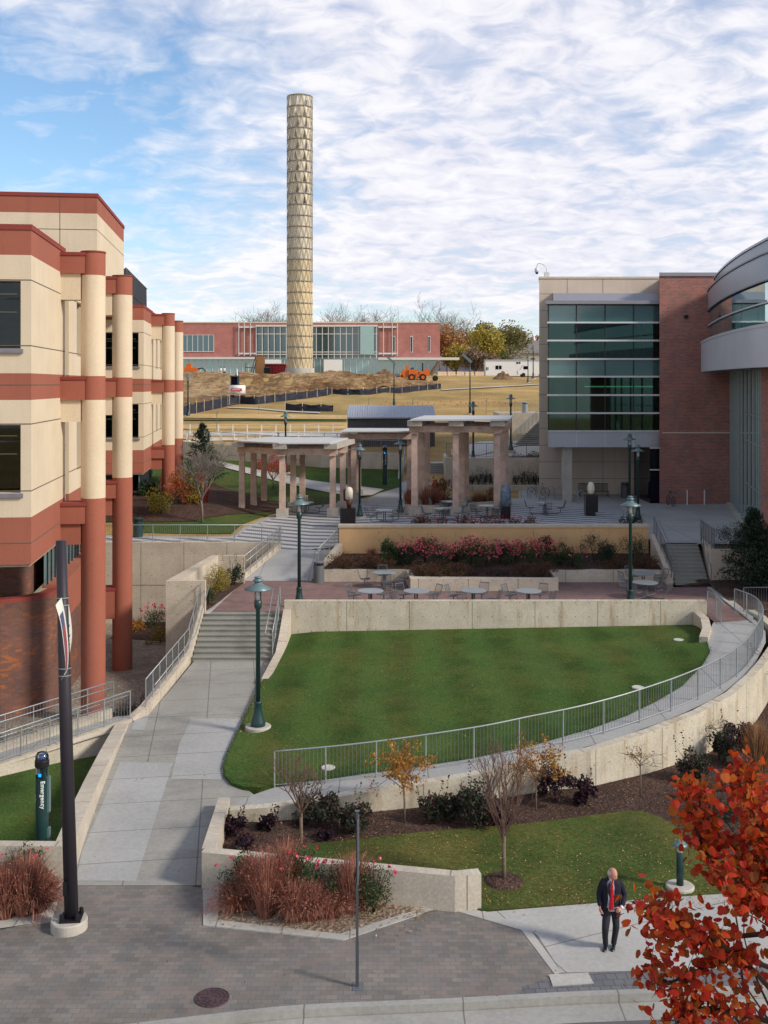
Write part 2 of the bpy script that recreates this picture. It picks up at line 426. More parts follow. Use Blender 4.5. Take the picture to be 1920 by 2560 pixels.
plain('green_chair', (.16, .36, .03), .6)
# ground cover
def grassm(name, dark, light, dry, dryamt=.0, sc=1.0, stripes=0.0):
    k = N(name); v = k.coord(); n0 = k.noise(v, .12*sc, 4); n1 = k.noise(v, .5*sc, 6, .65); n2 = k.noise(v, 14, 5, .8); n3 = k.noise(k.mapping(v, (1, .35, 1)), 60, 3, .8)
    col = k.ramp(n1, [(.32, dark), (.68, light)])
    col = k.mix(k.math('MULTIPLY', k.ramp(k.noise(v, .28*sc, 6, .7), [(.5-dryamt*.25, 0.0), (.72-dryamt*.2, 1.0)]), min(1, .3+dryamt)), col, dry)
    if stripes:
        x, y, _ = k.sep(v); cy_ = k.math('SUBTRACT', y, 52.0); rr_ = k.math('ADD', k.math('MULTIPLY', x, 1.0), k.math('MULTIPLY', k.math('MULTIPLY', cy_, cy_), .0004)); wv = k.math('SINE', k.math('MULTIPLY', k.math('ADD', rr_, k.math('MULTIPLY', k.noise(v, .25, 2), 1.6)), 2*pi/2.1))
        col = k.mix(k.math('MULTIPLY', k.ramp(k.math('ADD', k.math('MULTIPLY', wv, .5), .5), [(.15, 0.0), (.85, 1.0)]), stripes), col, tuple(a*q_ for a, q_ in zip(light, (1.15, 1.3, 1.5))))
    col = k.mix(.8, col, k.ramp(n2, [(.3, .08), (.7, .92)]), 'OVERLAY')
    col = k.mix(.5, col, k.ramp(n3, [(.25, .2), (.75, .8)]), 'OVERLAY')
    h = k.math('ADD', n2, n3); k.bump(h, .9, .06); return k.out(col, .9, spec=.1)
grassm('lawn_grass', (.034, .074, .014), (.076, .130, .028), (.17, .145, .045), .2, 1.0, .42)
grassm('lawn_grass_leafy', (.052, .085, .02), (.10, .138, .035), (.20, .16, .05), .28)
grassm('slope_grass', (.04, .085, .02), (.07, .13, .03), (.16, .14, .05), .25, .6)
grassm('dry_grass', (.31, .20, .075), (.53, .365, .155), (.18, .165, .06), .22, .28)
grassm('straw_grass', (.52, .34, .14), (.66, .46, .22), (.36, .27, .11), .2, .5)
def rubble(name, cs, scale, rough=.95, bmp=.8):
    k = N(name); v = k.coord(); vo = k.node('ShaderNodeTexVoronoi'); k.link(v, vo.inputs['Vector']); vo.inputs['Scale'].default_value = scale
    hsv = k.sep(vo.outputs['Color'])[0]; st = [(i/(len(cs)-1), c) for i, c in enumerate(cs)]
    col = k.ramp(hsv, st); n1 = k.noise(v, .8, 5); n2 = k.noise(v, scale*.8, 4, .8)
    col = k.mix(.5, col, k.ramp(n1, [(.3, .25), (.7, .7)]), 'OVERLAY'); col = k.mix(.5, col, k.ramp(n2, [(.3, .15), (.7, .85)]), 'OVERLAY')
    k.bump(vo.outputs['Distance'], bmp, .04); return k.out(col, rough, spec=.15)
rubble('mulch', [(.035, .02, .015), (.085, .052, .042), (.055, .03, .024), (.12, .075, .055)], 16)
rubble('brown_gravel', [(.16, .12, .085), (.30, .24, .18), (.22, .17, .12), (.40, .34, .27)], 13)
rubble('gravel', [(.15, .125, .10), (.33, .28, .22), (.20, .17, .13), (.42, .37, .30)], 14)
def dirtm():
    k = N('dirt'); v = k.coord(); n1 = k.noise(v, .09, 6, .7); n2 = k.noise(v, 1.1, 8, .75); n3 = k.noise(k.mapping(v, (1, .25, 1)), .6, 6, .7)
    col = k.ramp(n1, [(.38, (.27, .15, .065)), (.5, (.46, .29, .14)), (.62, (.58, .41, .23))])
    col = k.mix(.9, col, k.ramp(n2, [(.32, .1), (.68, .78)]), 'OVERLAY'); col = k.mix(.7, col, k.ramp(n3, [(.35, .2), (.65, .7)]), 'OVERLAY')
    k.bump(n2, 1.0, 1.2); k.out(col, .95, spec=.1)
dirtm()
plain('dark_dirt', (.17, .10, .06), .95, var=.35, scale=1.5, bump=.5, fine=6)
def stripem():
    k = N('striped_paving'); v = k.coord(); x, y, _ = k.sep(v)
    s_ = k.math('DIVIDE', k.math('ADD', k.math('MULTIPLY', x, .42), k.math('MULTIPLY', y, .907)), 1.0)
    f = k.math('FRACT', s_); m = k.math('GREATER_THAN', f, .56)
    n1 = k.noise(v, .4, 5); n2 = k.noise(v, 9, 4)
    a = k.ramp(n1, [(.3, (.42, .42, .42)), (.7, (.50, .50, .50))]); b = k.ramp(n1, [(.3, (.13, .135, .155)), (.7, (.165, .17, .19))])
    col = k.mix(m, a, b); col = k.mix(.25, col, k.ramp(n2, [(.3, .25), (.7, .75)]), 'OVERLAY'); k.out(col, .75)
stripem()
# glass
def glassm(name, tint, gl=.12, rough=.02, refl=(.8, .9, .9)):
    k = N(name); t = k.node('ShaderNodeBsdfTransparent'); t.inputs[0].default_value = (*tint, 1)
    g = k.node('ShaderNodeBsdfGlossy'); g.inputs[0].default_value = (*refl, 1); g.inputs['Roughness'].default_value = rough
    fr = k.node('ShaderNodeFresnel'); fr.inputs[0].default_value = 1.5
    f = k.math('ADD', fr.outputs[0], gl, clamp=True); mx = k.node('ShaderNodeMixShader'); k.link(f, mx.inputs[0]); k.link(t.outputs[0], mx.inputs[1]); k.link(g.outputs[0], mx.inputs[2])
    k.link(mx.outputs[0], k.n['Material Output'].inputs[0]); return k.m
glassm('teal_glass', (.16, .40, .38), .05, .03, (.5, .75, .75))
glassm('smoked_glass', (.30, .31, .34), .01, .03)
glassm('clear_glass', (.85, .9, .9), .04)
def opaqueglass(name, c, refl=.4, rough=.04, wav=.0):
    k = N(name); k.out(c, rough, 0, .15 if refl == 0 else .5); g = k.node('ShaderNodeBsdfGlossy'); g.inputs[0].default_value = (.75, .92, .92, 1); g.inputs['Roughness'].default_value = rough
    mx = k.node('ShaderNodeMixShader'); mx.inputs[0].default_value = refl; k.link(k.b.outputs[0], mx.inputs[1]); k.link(g.outputs[0], mx.inputs[2]); k.link(mx.outputs[0], k.n['Material Output'].inputs[0])
    if wav:
        bp = k.node('ShaderNodeBump'); bp.inputs['Strength'].default_value = wav; bp.inputs['Distance'].default_value = .05; k.link(k.noise(k.coord(), .7, 2), bp.inputs['Height']); k.link(bp.outputs[0], g.inputs['Normal'])
    return k.m
opaqueglass('drum_glass', (.03, .08, .085), .62, .01, .05)
opaqueglass('dark_glass', (.006, .006, .012), .0)
opaqueglass('spandrel_teal', (.02, .095, .10), .12, .15)
opaqueglass('far_glass', (.025, .07, .085), .12, .1)
opaqueglass('far_glass_light', (.16, .30, .31), .22, .15)
def emit(name, c, s):
    k = N(name); k.b.inputs['Emission Color'].default_value = (*c, 1); k.b.inputs['Emission Strength'].default_value = s; k.b.inputs['Base Color'].default_value = (*c, 1); return k.m
emit('blue_light', (.0, .35, 1.0), 1.6); emit('warm_tube', (1.0, .85, .45), .8)
plain('blue_lens', (.01, .06, .30), .2)
# foliage
leafm('leaves_scarlet', [(.44, .03, .015), (.55, .07, .012), (.30, .025, .015), (.46, .11, .012), (.42, .06, .012), (.30, .07, .012), (.58, .06, .02), (.46, .035, .015), (.38, .10, .012), (.20, .06, .015)], .45)
leafm('leaves_yellow', [(.42, .20, .03), (.30, .15, .03), (.50, .26, .04), (.36, .12, .03), (.22, .16, .03)], .3)
leafm('leaves_yellowgreen', [(.30, .26, .04), (.18, .18, .03), (.42, .27, .04), (.12, .15, .02), (.36, .16, .04)], .3)
leafm('leaves_orange', [(.34, .13, .03), (.42, .10, .03), (.22, .12, .02), (.36, .05, .03), (.20, .17, .03)], .3)
leafm('leaves_red', [(.45, .03, .04), (.32, .02, .03), (.55, .07, .06), (.40, .05, .04), (.25, .02, .02)], .3)
leafm('leaves_green', [(.03, .07, .02), (.045, .10, .03), (.02, .05, .016), (.06, .10, .04), (.03, .06, .025)], .2)
leafm('leaves_dark', [(.012, .03, .014), (.02, .045, .022), (.008, .02, .01), (.028, .05, .028), (.014, .035, .02)], .15)
leafm('leaves_purple', [(.03, .015, .03), (.045, .012, .02), (.02, .012, .028), (.07, .02, .025), (.03, .02, .02)], .15)
leafm('leaves_oak', [(.03, .05, .025), (.05, .035, .03), (.022, .04, .022), (.08, .03, .025), (.04, .055, .03)], .15)
leafm('petals_pink', [(.70, .10, .17), (.60, .05, .12), (.80, .22, .28), (.66, .09, .12), (.55, .03, .08)], .2)
leafm('sedum', [(.085, .04, .022), (.12, .055, .03), (.06, .045, .018), (.10, .03, .02), (.05, .06, .02)], .1)
leafm('blades_rust', [(.30, .115, .08), (.38, .175, .12), (.22, .08, .055), (.46, .25, .18), (.34, .14, .11), (.30, .09, .05)], .2)
leafm('blades_tan', [(.34, .20, .10), (.25, .12, .06), (.40, .26, .14), (.20, .10, .05), (.30, .10, .05)], .2)
leafm('fallen', [(.30, .15, .05), (.34, .20, .07), (.22, .08, .03), (.40, .27, .11), (.24, .12, .04)], .0)
leafm('far_orange', [(.44, .20, .08), (.36, .17, .06), (.50, .26, .09), (.32, .20, .06), (.26, .13, .06)], .3)
leafm('far_yellow', [(.42, .34, .07), (.32, .28, .05), (.50, .38, .08), (.26, .25, .05), (.38, .28, .05)], .3)
leafm('far_brown', [(.27, .19, .14), (.33, .22, .15), (.22, .17, .11), (.21, .20, .10), (.32, .19, .13)], .3)
leafm('far_green', [(.025, .06, .025), (.04, .08, .03), (.02, .045, .02), (.05, .09, .03), (.03, .06, .02)], .2)
leafm('far_olive', [(.19, .20, .06), (.13, .16, .05), (.25, .21, .08), (.27, .18, .08), (.11, .14, .05)], .3)
# clothing and skin
plain('skin', (.52, .25, .18), .55, var=.06); plain('suit_navy', (.010, .010, .022), .8, var=.15); plain('trousers_grey', (.022, .022, .030), .85, var=.15)
plain('shirt_white', (.62, .65, .72), .7, var=.03); plain('tie_red', (.42, .008, .015), .55, var=.15, fine=90); plain('shoe_black', (.01, .009, .012), .25, spec=.6); plain('hair_grey', (.50, .46, .42), .8)
plain('banner_white', (.62, .64, .58), .6, var=.05); plain('banner_red', (.28, .06, .07), .6); plain('banner_blue', (.09, .09, .16), .6)
plain('lens_glass', (.62, .60, .60), .25, var=.1)
# ------------------------------------------------------------------ levels
def zpath(X, Y): return .6*max(0., min(1., (Y-26.2)/18.7))
ZR = [(-112, .08), (-102.4, .2), (-81.7, .7), (-70.8, 1.0), (-61.4, 1.25), (-47, 1.55), (-28.2, 1.8), (-16.7, 1.95), (0, 1.95)]
def zramp(X, Y):
    a = math.degrees(atan2(Y-51, X))
    return 1.95 if a > 0 and a < 90 else interp(ZR, a if a < 0 else -180)
YB = [(-8, 30.2), (-6, 30.5), (2.7, 32.9), (8.1, 35.9), (10.6, 38.5), (12.8, 42.3), (14.3, 46)]
def zlawn(X, Y):
    yb = interp(YB, X); t = (Y-yb)/(47.6-yb) if yb < 47 else 1; t = max(-.2, min(1.05, t)); zt = lerp(1.14, 1.46, max(0, min(1, (X+4.4)/18)))
    z = lerp(zramp(X, yb), zt, t); w = smooth((X+7.0)/4.0)
    return lerp(zpath(X, Y), z, w)+.02
def zmulch(X, Y): return interp([(34, 0.0), (40, .35), (46, 1.5), (50, 2.0), (60, 2.4)], Y)*smooth((X-12.5)/3.5)
def zleft(X, Y): return -.12-.30*max(0, min(1, (Y-26)/10))
def zgravel(X, Y): return interp([(36, -.5), (48, -1.0), (60, -1.5)], Y)+.06*noise.noise((X*.5, Y*.5, 0))
def zplaza(X, Y):
    a = 2.65+.05*(Y-61.5); return min(3.6, lerp(min(a, 3.6), 3.6, smooth((X+5)/8)))
PROF = [(60, 2.6), (66, 2.82), (80, 3.5), (86, 4.1), (92, 5.2), (100, 6.3), (110, 7.2), (120, 7.9), (140, 9.2), (160, 10.6), (175, 11.8), (190, 13.0), (200, 13.6), (230, 14.3), (300, 15), (600, 16), (4000, 20)]
def zterr(X, Y):
    if Y < 61.55: return -2.2
    z = interp(PROF, Y)
    if 84 < Y < 900: z += .12*noise.noise((X*.06, Y*.06, 3))*min(1, (Y-84)/20)
    if Y > 140 and X < 16:
        m = smooth((Y-150)/24)*(1-smooth((Y-176)/16))*smooth((7-X)/9)
        z += 1.75*m+.95*noise.noise((X*.22, Y*.16, 1))*m*(1-m*.5)+.5*noise.noise((X*.6, Y*.4, 5))*m+.22*noise.noise((X*1.6, Y*1.1, 9))*m-.9*abs(noise.noise((X*.35+2, Y*.07, 2)))*m*(1-m)*4
    if X < -8 and 66 < Y < 84: z += .7*smooth((-8-X)/5)*smooth((Y-67)/6)*(1-smooth((Y-79)/5))
    return z
def st(*a, **k): return obj(*a, kind='structure', **k)
# far ground, one sheet to the horizon
def grid_sheet(name, xs, ys, zf, mat):
    m = MB(); nx = len(xs); vs = [(x, y, zf(x, y)) for y in ys for x in xs]
    m.add(vs, [(j*nx+i, j*nx+i+1, (j+1)*nx+i+1, (j+1)*nx+i) for j in range(len(ys)-1) for i in range(nx-1)])
    return obj(name, m, mat, kind='structure', smooth=True)
ys = [-300, -60, 0, 20, 40, 61.5, 61.6, 64, 66, 68, 70, 72, 75, 78, 80, 82, 84, 86, 88, 90, 92, 94, 97]+[100+2.0*i for i in range(55)]+[212, 220, 230, 245, 260, 300, 400, 600, 1000, 2000, 4000]
xs = [-3000, -800, -300, -150, -90, -60]+[-50+2.0*i for i in range(51)]+[60, 80, 120, 200, 400, 1000, 3000]
grid_sheet('ground', xs, ys, lambda X, Y: zterr(X, Y) if Y > 61.55 or Y < -1e9 else -2.2, 'dry_grass')
# near side ground, street, kerb
curb_px = [(470, 2556), (560, 2546), (640, 2535), (770, 2524), (1130, 2509), (1430, 2492), (1700, 2482), (1930, 2476)]
cw = [P(a, b, 0)[:2] for a, b in curb_px]; cw = [(-30, cw[0][1]-4.2), (-9, cw[0][1]-1.1)]+cw+[(14, cw[-1][1]+.3), (32, cw[-1][1]+1.2)]
cs = [(p.x, p.y) for p in resample([(a, b, 0) for a, b in cw], .6)]+[cw[-1]]
road_top = [(a, b-.45) for a, b in cs]
patch('road', [(-30, 9), (32, 9)]+list(reversed(road_top)), lambda x, y: -.15, 'asphalt', 4.0, kind='structure')
patch('gutter', [(a, b-.62) for a, b in cs]+[(a, b-.02) for a, b in reversed(cs)], lambda x, y: -.146, 'curb_concrete', 3.0, kind='structure')
m = MB(); m.wall([(a, b, -.3, .012) for a, b in cs], .17, 1)
obj('kerb', m, 'curb_concrete', kind='structure')
patch('near_pavement', [(-30, -12), (32, -12), (32, 9.3), (-30, 9.3)], lambda x, y: 0, 'side_concrete', 4.0, skirt=.3, kind='structure')
# paved forecourt
back = [P(a, b)[:2] for a, b in ((190, 2203), (300, 2198), (507, 2212))]
patch('paver_forecourt', [(-30, 14)]+[] if 0 else [(a, b+.05) for a, b in cs]+[(32, 27), (-30, 27)], lambda x, y: 0.0, 'grey_pavers', 2.0, kind='structure')
# concrete sidewalk on the right
sw = [(1205, 2281), (1320, 2322), (1345, 2340), (1404, 2432), (1560, 2428), (1930, 2418)]
sww = [P(a, b)[:2] for a, b in sw]+[(16, 22.4), (32, 22.6), (32, 29), (14, 26)]+[P(a, b)[:2] for a, b in ((1920, 2228), (1740, 2238))]
patch('sidewalk', sww, lambda x, y: .004, 'side_concrete', 2.0, kind='structure')
patch('sidewalk_border', [P(a, b)[:2] for a, b in ((1140, 2278), (1205, 2276), (1322, 2319), (1404, 2432), (1388, 2438), (1304, 2326))], lambda x, y: .008, 'band_concrete', 2.0, kind='structure')
patch('slate_strip', [P(a, b)[:2] for a, b in ((1404, 2434), (1560, 2430), (1930, 2420), (1930, 2466), (1700, 2474), (1430, 2484), (1300, 2489), (1310, 2466))], lambda x, y: .005, 'slate_pavers', 2.0, kind='structure')
m = MB(); q = [P(a, b)[:2] for a, b in ((1372, 2439), (1470, 2434), (1484, 2460), (1382, 2467))]; m.prism(q, 0, .025)
obj('utility_cover', m, 'band_concrete', label='pale concrete utility box lid set in the grey slate paver strip', cat='utility cover')
# main walk up to the stairs
pl = [(165, 2214), (186, 2150), (250, 1990), (318, 1812), (372, 1788), (430, 1720), (487, 1651)]
pr = [(690, 1651), (662, 1712), (648, 1745), (608, 1840), (585, 1890), (572, 1925), (590, 1955), (640, 1990), (560, 2035), (548, 2060), (520, 2150), (507, 2214)]
patch('walkway', [S(a, b, zpath)[:2] for a, b in pl+pr], zpath, 'walk_concrete', 1.5, kind='structure', lift=.006)
def slabmat(name, c): flatcon(name, c, jy=1.8, rot=radians(-8), stain=.12)
slabmat('pale_slab', (.355, .36, .355)); 
patch('new_slabs', [S(a, b, zpath)[:2] for a, b in ((300, 1905), (432, 1908), (340, 2203), (188, 2203), (205, 2130))], zpath, 'pale_slab', 1.5, kind='structure', lift=.012)
patch('new_slabs', [S(a, b, zpath)[:2] for a, b in ((478, 1797), (625, 1797), (590, 1860), (557, 1935), (553, 1950), (427, 1948), (448, 1860), (465, 1826))], zpath, 'pale_slab', 1.5, kind='structure', lift=.012)
patch('landing', [S(a, b, zpath)[:2] for a, b in ((338, 1792), (372, 1790), (361, 1826), (328, 1826))], zpath, 'pale_slab', 1.5, kind='structure', lift=.014)
# curved ramp
outer = [(560, 2022), (670, 2011), (824, 1989), (874, 1979), (1094, 1945), (1199, 1930), (1316, 1903), (1425, 1879), (1503, 1857), (1576, 1834), (1656, 1805), (1712, 1782), (1771, 1754), (1810, 1731), (1841, 1709), (1871, 1681), (1890, 1655)]
ow = [S(a, b, zramp) for a, b in outer]; ow += [(15.2, 43.0, 1.8), (15.75, 44.6, 1.9), (15.95, 46.4, 1.95)]
inner = [(640, 1985), (690, 1968), (760, 1958), (900, 1937), (1030, 1920), (1180, 1897), (1345, 1861), (1480, 1822), (1568, 1790), (1640, 1755), (1706, 1716), (1755, 1665), (1775, 1632)]
iw = [S(a, b, zramp) for a, b in inner]+[(13.1, 43.9, 1.8), (14.1, 46.2, 1.95)]
patch('ramp', [p[:2] for p in ow]+[p[:2] for p in reversed(iw)], zramp, 'ramp_concrete', 1.2, kind='structure', lift=.008)
# lawns
ll = [(-4.35, 47.55), (14.0, 47.55), (13.2, 44.6)]+[p[:2] for p in reversed(iw[2:-2])]
ll += [S(a, b, zlawn)[:2] for a, b in ((650, 1972), (610, 1969), (578, 1958), (562, 1940), (558, 1918), (566, 1890), (592, 1835), (625, 1768), (655, 1708))]
patch('lawn', ll, zlawn, 'lawn_grass', 1.0, skirt=.25, lift=.03, kind='structure')
mb_ = [p[:2] for p in ow[:3]]
mulch_poly = [(-4.6, 26.0), (2.1, 24.9), (2.4, 24.75), (6, 25.2), (14, 26), (32, 28), (32, 46), (16.4, 46)]+[(p[0]+.05, p[1]+.1) for p in reversed(ow[1:-1])]+[(-4.5, 30.6)]
patch('mulch_bed', mulch_poly, zmulch, 'mulch', 1.2, kind='structure', lift=.002)
patch('mulch_bed', [(15.8, 44), (32, 44), (32, 60), (14.5, 60), (14.5, 54.0), (16.2, 54.0), (15.9, 46.4)], lambda x, y: max(zmulch(x, y), 1.95 if y > 46.4 else 0), 'mulch', 1.5, kind='structure')
sl = [(1205, 2279), (1740, 2239), (1920, 2228)]; sl2 = [(2050, 2205), (1920, 2180), (1790, 2135), (1745, 2108), (1706, 2078), (1650, 2045), (1604, 2030), (1560, 2030), (1430, 2048), (1300, 2063), (1050, 2083), (900, 2100), (773, 2113), (690, 2121)]
patch('small_lawn', [P(a, b)[:2] for a, b in sl]+[(14, 26)]+[P(a, b)[:2] for a, b in sl2]+[(-3.2, 26.1), (1.9, 25.05)], lambda x, y: zmulch(x, y)+.035, 'lawn_grass_leafy', 1.0, kind='structure', skirt=.03)
patch('left_lawn', [(-16, 26.3), (-7.2, 26.3), (-7.6, 28.5), (-8.7, 37.0), (-12.5, 34.6), (-16, 32.4)], zleft, 'lawn_grass', 1.0, kind='structure')
patch('gravel_bed', [(-24, 33.2), (-13.5, 33.2), (-8.9, 37.2), (-8.0, 38.6), (-7.7, 48.5), (-7.0, 61.6), (-24, 61.6)], zgravel, 'gravel', 1.5, kind='structure')
# front planting beds with concrete edging
fb = [P(a, b)[:2] for a, b in ((545, 2222), (1065, 2272), (1100, 2275), (850, 2338), (545, 2303))]
patch('front_bed', fb, lambda x, y: .02, 'brown_gravel', 1.0, kind='structure')
patch('bed_edging', [P(a, b)[:2] for a, b in ((507, 2219), (548, 2222), (545, 2302), (850, 2337), (1063, 2270), (1100, 2270), (858, 2352), (508, 2315))], lambda x, y: .024, 'band_concrete', 1.0, skirt=.03, kind='structure')
patch('front_bed', [(-13, 26.2), (-7.9, 26.2)]+[P(a, b)[:2] for a, b in ((124, 2212), (92, 2300))]+[(-9.6, 23.7), (-13, 23.0)], lambda x, y: .02, 'brown_gravel', 1.0, kind='structure')
patch('bed_edging', [P(a, b)[:2] for a, b in ((124, 2210), (158, 2210), (128, 2305), (92, 2302))]+[P(128, 2305)[:2], (-13, 22.55), (-13, 23.0), (-9.4, 23.62)][0:4], lambda x, y: .024, 'band_concrete', 1.0, skirt=.03, kind='structure')
# brick plaza
bp = [(-8.0, 48.1), (-4.4, 48.1), (-4.4, 47.9), (14.2, 47.9), (14.1, 46.1), (15.8, 46.3), (16.25, 46.6), (16.35, 54.3), (14.7, 54.6), (14.7, 55.8), (-3.6, 55.8), (-7.2, 55.8), (-8.0, 50)]
patch('brick_plaza', bp, lambda x, y: 1.95, 'red_pavers', 2.0, kind='structure')
patch('plaza_edging', [P(a, b, 1.95)[:2] for a, b in ((1768, 1470), (1790, 1468), (1884, 1545), (1880, 1557))], lambda x, y: 2.0, 'band_concrete', 2.0, skirt=.1, kind='structure')
patch('plaza_edging', [P(a, b, 1.95)[:2] for a, b in ((512, 1535), (523, 1535), (616, 1448), (595, 1448), (512, 1512))], lambda x, y: 1.955, 'band_concrete', 2.0, kind='structure')
patch('planting_soil', [(-9.5, 48.3), (-7.9, 48.3), (-7.75, 49.2), (-7.1, 55.2), (-8.5, 55.2)], lambda x, y: 2.0, 'mulch', 1.0, kind='structure')
# striped upper plaza and its concrete apron
def zz(x, y): return zplaza(x, y)
ap = [(-24, 61.5), (-2.6, 61.5), (-2.5, 59.25), (14.5, 59.25), (14.62, 57.45), (17.0, 57.45), (26, 57.45), (26, 78), (22, 84), (10.5, 84), (10.0, 80.2), (3.8, 80.6), (3.8, 86.7), (1.2, 86.7)]
ap += [SF(a, b, zterr)[:2] for a, b in ((935, 1240), (915, 1250), (830, 1263), (740, 1270))]
ap += [S(a, b, zplaza)[:2] for a, b in ((720, 1275), (680, 1287), (640, 1304), (606, 1320), (592, 1334), (575, 1341), (480, 1341), (330, 1339))]+[(-24, 67.2)]
patch('upper_plaza', ap, lambda x, y: max(zz(x, y), (zterr(x, y)+.03) if y > 78 else -9), 'plaza_concrete', 1.5, kind='structure')
sp = [(-24, 61.52), (-2.62, 61.52), (-2.52, 59.27), (13.5, 59.27), (13.6, 67.5)]+[S(a, b, zplaza)[:2] for a, b in ((1590, 1300), (1500, 1279), (1400, 1266), (1280, 1262), (1115, 1263), (1000, 1263), (960, 1262), (870, 1268), (760, 1278))]
sp += [S(a, b, zplaza)[:2] for a, b in ((726, 1281), (686, 1293), (646, 1310), (612, 1325), (598, 1339), (580, 1346), (480, 1346), (330, 1344))]+[(-24, 66.8)]
patch('striped_plaza', sp, lambda x, y: zz(x, y), 'striped_paving', 1.5, kind='structure', lift=.006)
def zr2(x, y): return lerp(1.95, 2.66, (y-55.7)/5.8)
patch('upper_ramp', [(-7.25, 55.7), (-3.75, 55.7), (-2.6, 61.55), (-5.9, 61.55)], zr2, 'plaza_concrete', 1.5, kind='structure', lift=.004)
# slopes behind the plaza
green = [SF(a, b, zterr)[:2] for a, b in ((360, 1335), (455, 1337), (580, 1337), (600, 1318), (640, 1300), (720, 1272), (830, 1260), (925, 1240), (1000, 1220))]+[(1.4, 88)]+[SF(a, b, zterr)[:2] for a, b in ((1000, 1152), (860, 1152), (700, 1146), (600, 1140), (455, 1124), (360, 1110))]
patch('slope_lawn', green, zterr, 'slope_grass', 1.5, kind='structure', lift=.05)
patch('shrub_bed', [(-24, 69.2), (-14, 69.2), (-12.2, 69.4), (-11.2, 70.5), (-9.2, 73), (-7.2, 75.5), (-6.8, 77.2), (-8.4, 79), (-11, 82), (-13.5, 86), (-24, 86)], zterr, 'mulch', 1.5, kind='structure', lift=.09)
up = [(440, 1134), (525, 1152), (600, 1170), (704, 1190), (780, 1205), (847, 1214), (960, 1228)]; lo = [(440, 1142), (525, 1163), (600, 1184), (704, 1209), (790, 1229), (880, 1246), (930, 1243)]
patch('slope_path', [SF(a, b, zterr)[:2] for a, b in up]+[SF(a, b, zterr)[:2] for a, b in reversed(lo)], zterr, 'far_path_concrete', 1.5, kind='structure', lift=.12)
# terraces of straw coloured grass, far paths, dirt
def band(name, top, bot, mat, lift):
    a = [SF(x, y, zterr, 84)[:2] for x, y in top]; b = [SF(x, y, zterr, 84)[:2] for x, y in reversed(bot)]
    patch(name, a+b, zterr, mat, 2.0, kind='structure', lift=lift)
band('straw_bank', [(430, 1062), (700, 1062), (868, 1060)], [(430, 1100), (700, 1108), (868, 1112)], 'straw_grass', .10)
band('straw_bank', [(430, 1036), (868, 1040)], [(430, 1046), (700, 1049), (868, 1050)], 'straw_grass', .10)
band('straw_edge_shade', [(430, 1050), (868, 1052)], [(430, 1053), (868, 1054.5)], 'slope_grass', .11)  # darker green strip painted in as the shadowed edge of a straw terrace
band('straw_edge_shade', [(430, 1074), (868, 1074)], [(430, 1078), (868, 1078)], 'dry_grass', .14)  # duller grass strip colours in the shade along another terrace edge
band('straw_bank', [(1090, 1040), (1250, 1042)], [(1090, 1054), (1250, 1058)], 'straw_grass', .10)
band('far_path', [(440, 1086), (640, 1084), (868, 1084)], [(440, 1094), (640, 1094), (868, 1096)], 'far_path_concrete', .16)
band('far_path', [(570, 1020), (640, 1022), (730, 1030), (800, 1033)], [(570, 1022), (640, 1024.5), (730, 1032.5), (800, 1035)], 'far_path_concrete', .12)
band('far_path', [(1105, 976), (1200, 970), (1360, 961)], [(1105, 978), (1200, 972), (1360, 963)], 'far_path_concrete', .16)
band('far_path', [(1128, 1128), (1200, 1108), (1300, 1106), (1350, 1106)], [(1128, 1143), (1200, 1143), (1300, 1118), (1350, 1116)], 'far_path_concrete', .16)
dp = [(-46, 194), (4, 194), (8, 184), (9, 176), (8, 168)]+[SF(a, b, zterr)[:2] for a, b in ((990, 973), (830, 982), (760, 990), (690, 1001), (600, 1010), (560, 1018), (500, 1030), (440, 1036), (330, 1040))]
patch('dirt_bank', dp, zterr, 'dirt', .8, kind='structure', lift=.15)
# ------------------------------------------------------------------ walls, stairs, railings
def wallthing(name, pts, th, side, mat, label, cat='wall', bevel=True):
    m = MB(); m.wall(pts, th, side); return obj(name, m, mat, label=label, cat=cat)
W = 'wall_concrete'; WP = 'wall_concrete_pink'
wallthing('retaining_wall', [(-4.4, 47.5, .6, 2.56), (14.2, 47.5, .6, 2.56)], .32, 1, 'wall_concrete', 'long straight concrete wall with stains along the top of the big green lawn', 'wall')
wallthing('wing_wall', [(-4.42, 47.48, -.4, 2.2), (-4.45, 45.8, -.4, 1.45), (-4.5, 44.8, -.4, .98), (-4.72, 41.6, -.4, .76)], .34, 1, WP, 'short sloping concrete wing wall between the wide lower stairs and the lawn')
wallthing('wing_wall', [(13.92, 47.45, .8, 2.12), (13.9, 46.2, .8, 2.08), (13.55, 44.7, .8, 2.0), (13.0, 43.3, .8, 1.95)], .35, -1, WP, 'short curved concrete wing wall at the right end of the lawn')
fw = [(574, 2026), (670, 2019), (824, 1997), (874, 1987), (1094, 1953), (1180, 1939), (1372, 1895), (1477, 1877), (1626, 1830), (1751, 1781), (1836, 1734), (1889, 1687), (1918, 1652)]
fwp = [S(a, b, lambda x, y: zramp(x, y)+.1) for a, b in fw]
fwp = [(p[0], p[1], -.3, p[2]) for p in fwp]+[(15.95, 43.2, .0, 1.95), (16.3, 44.8, .5, 2.05), (16.45, 46.6, 1.0, 2.1), (16.4, 47.8, 1.2, 2.1)]
wallthing('curved_retaining_wall', [tuple(p) for p in [(a.x, a.y, b, c) for (a, b, c) in [(Vector((q[0], q[1], 0)), q[2], q[3]) for q in fwp]]], .3, 1, 'wall_concrete', 'long curved pale concrete retaining wall below the railed ramp')
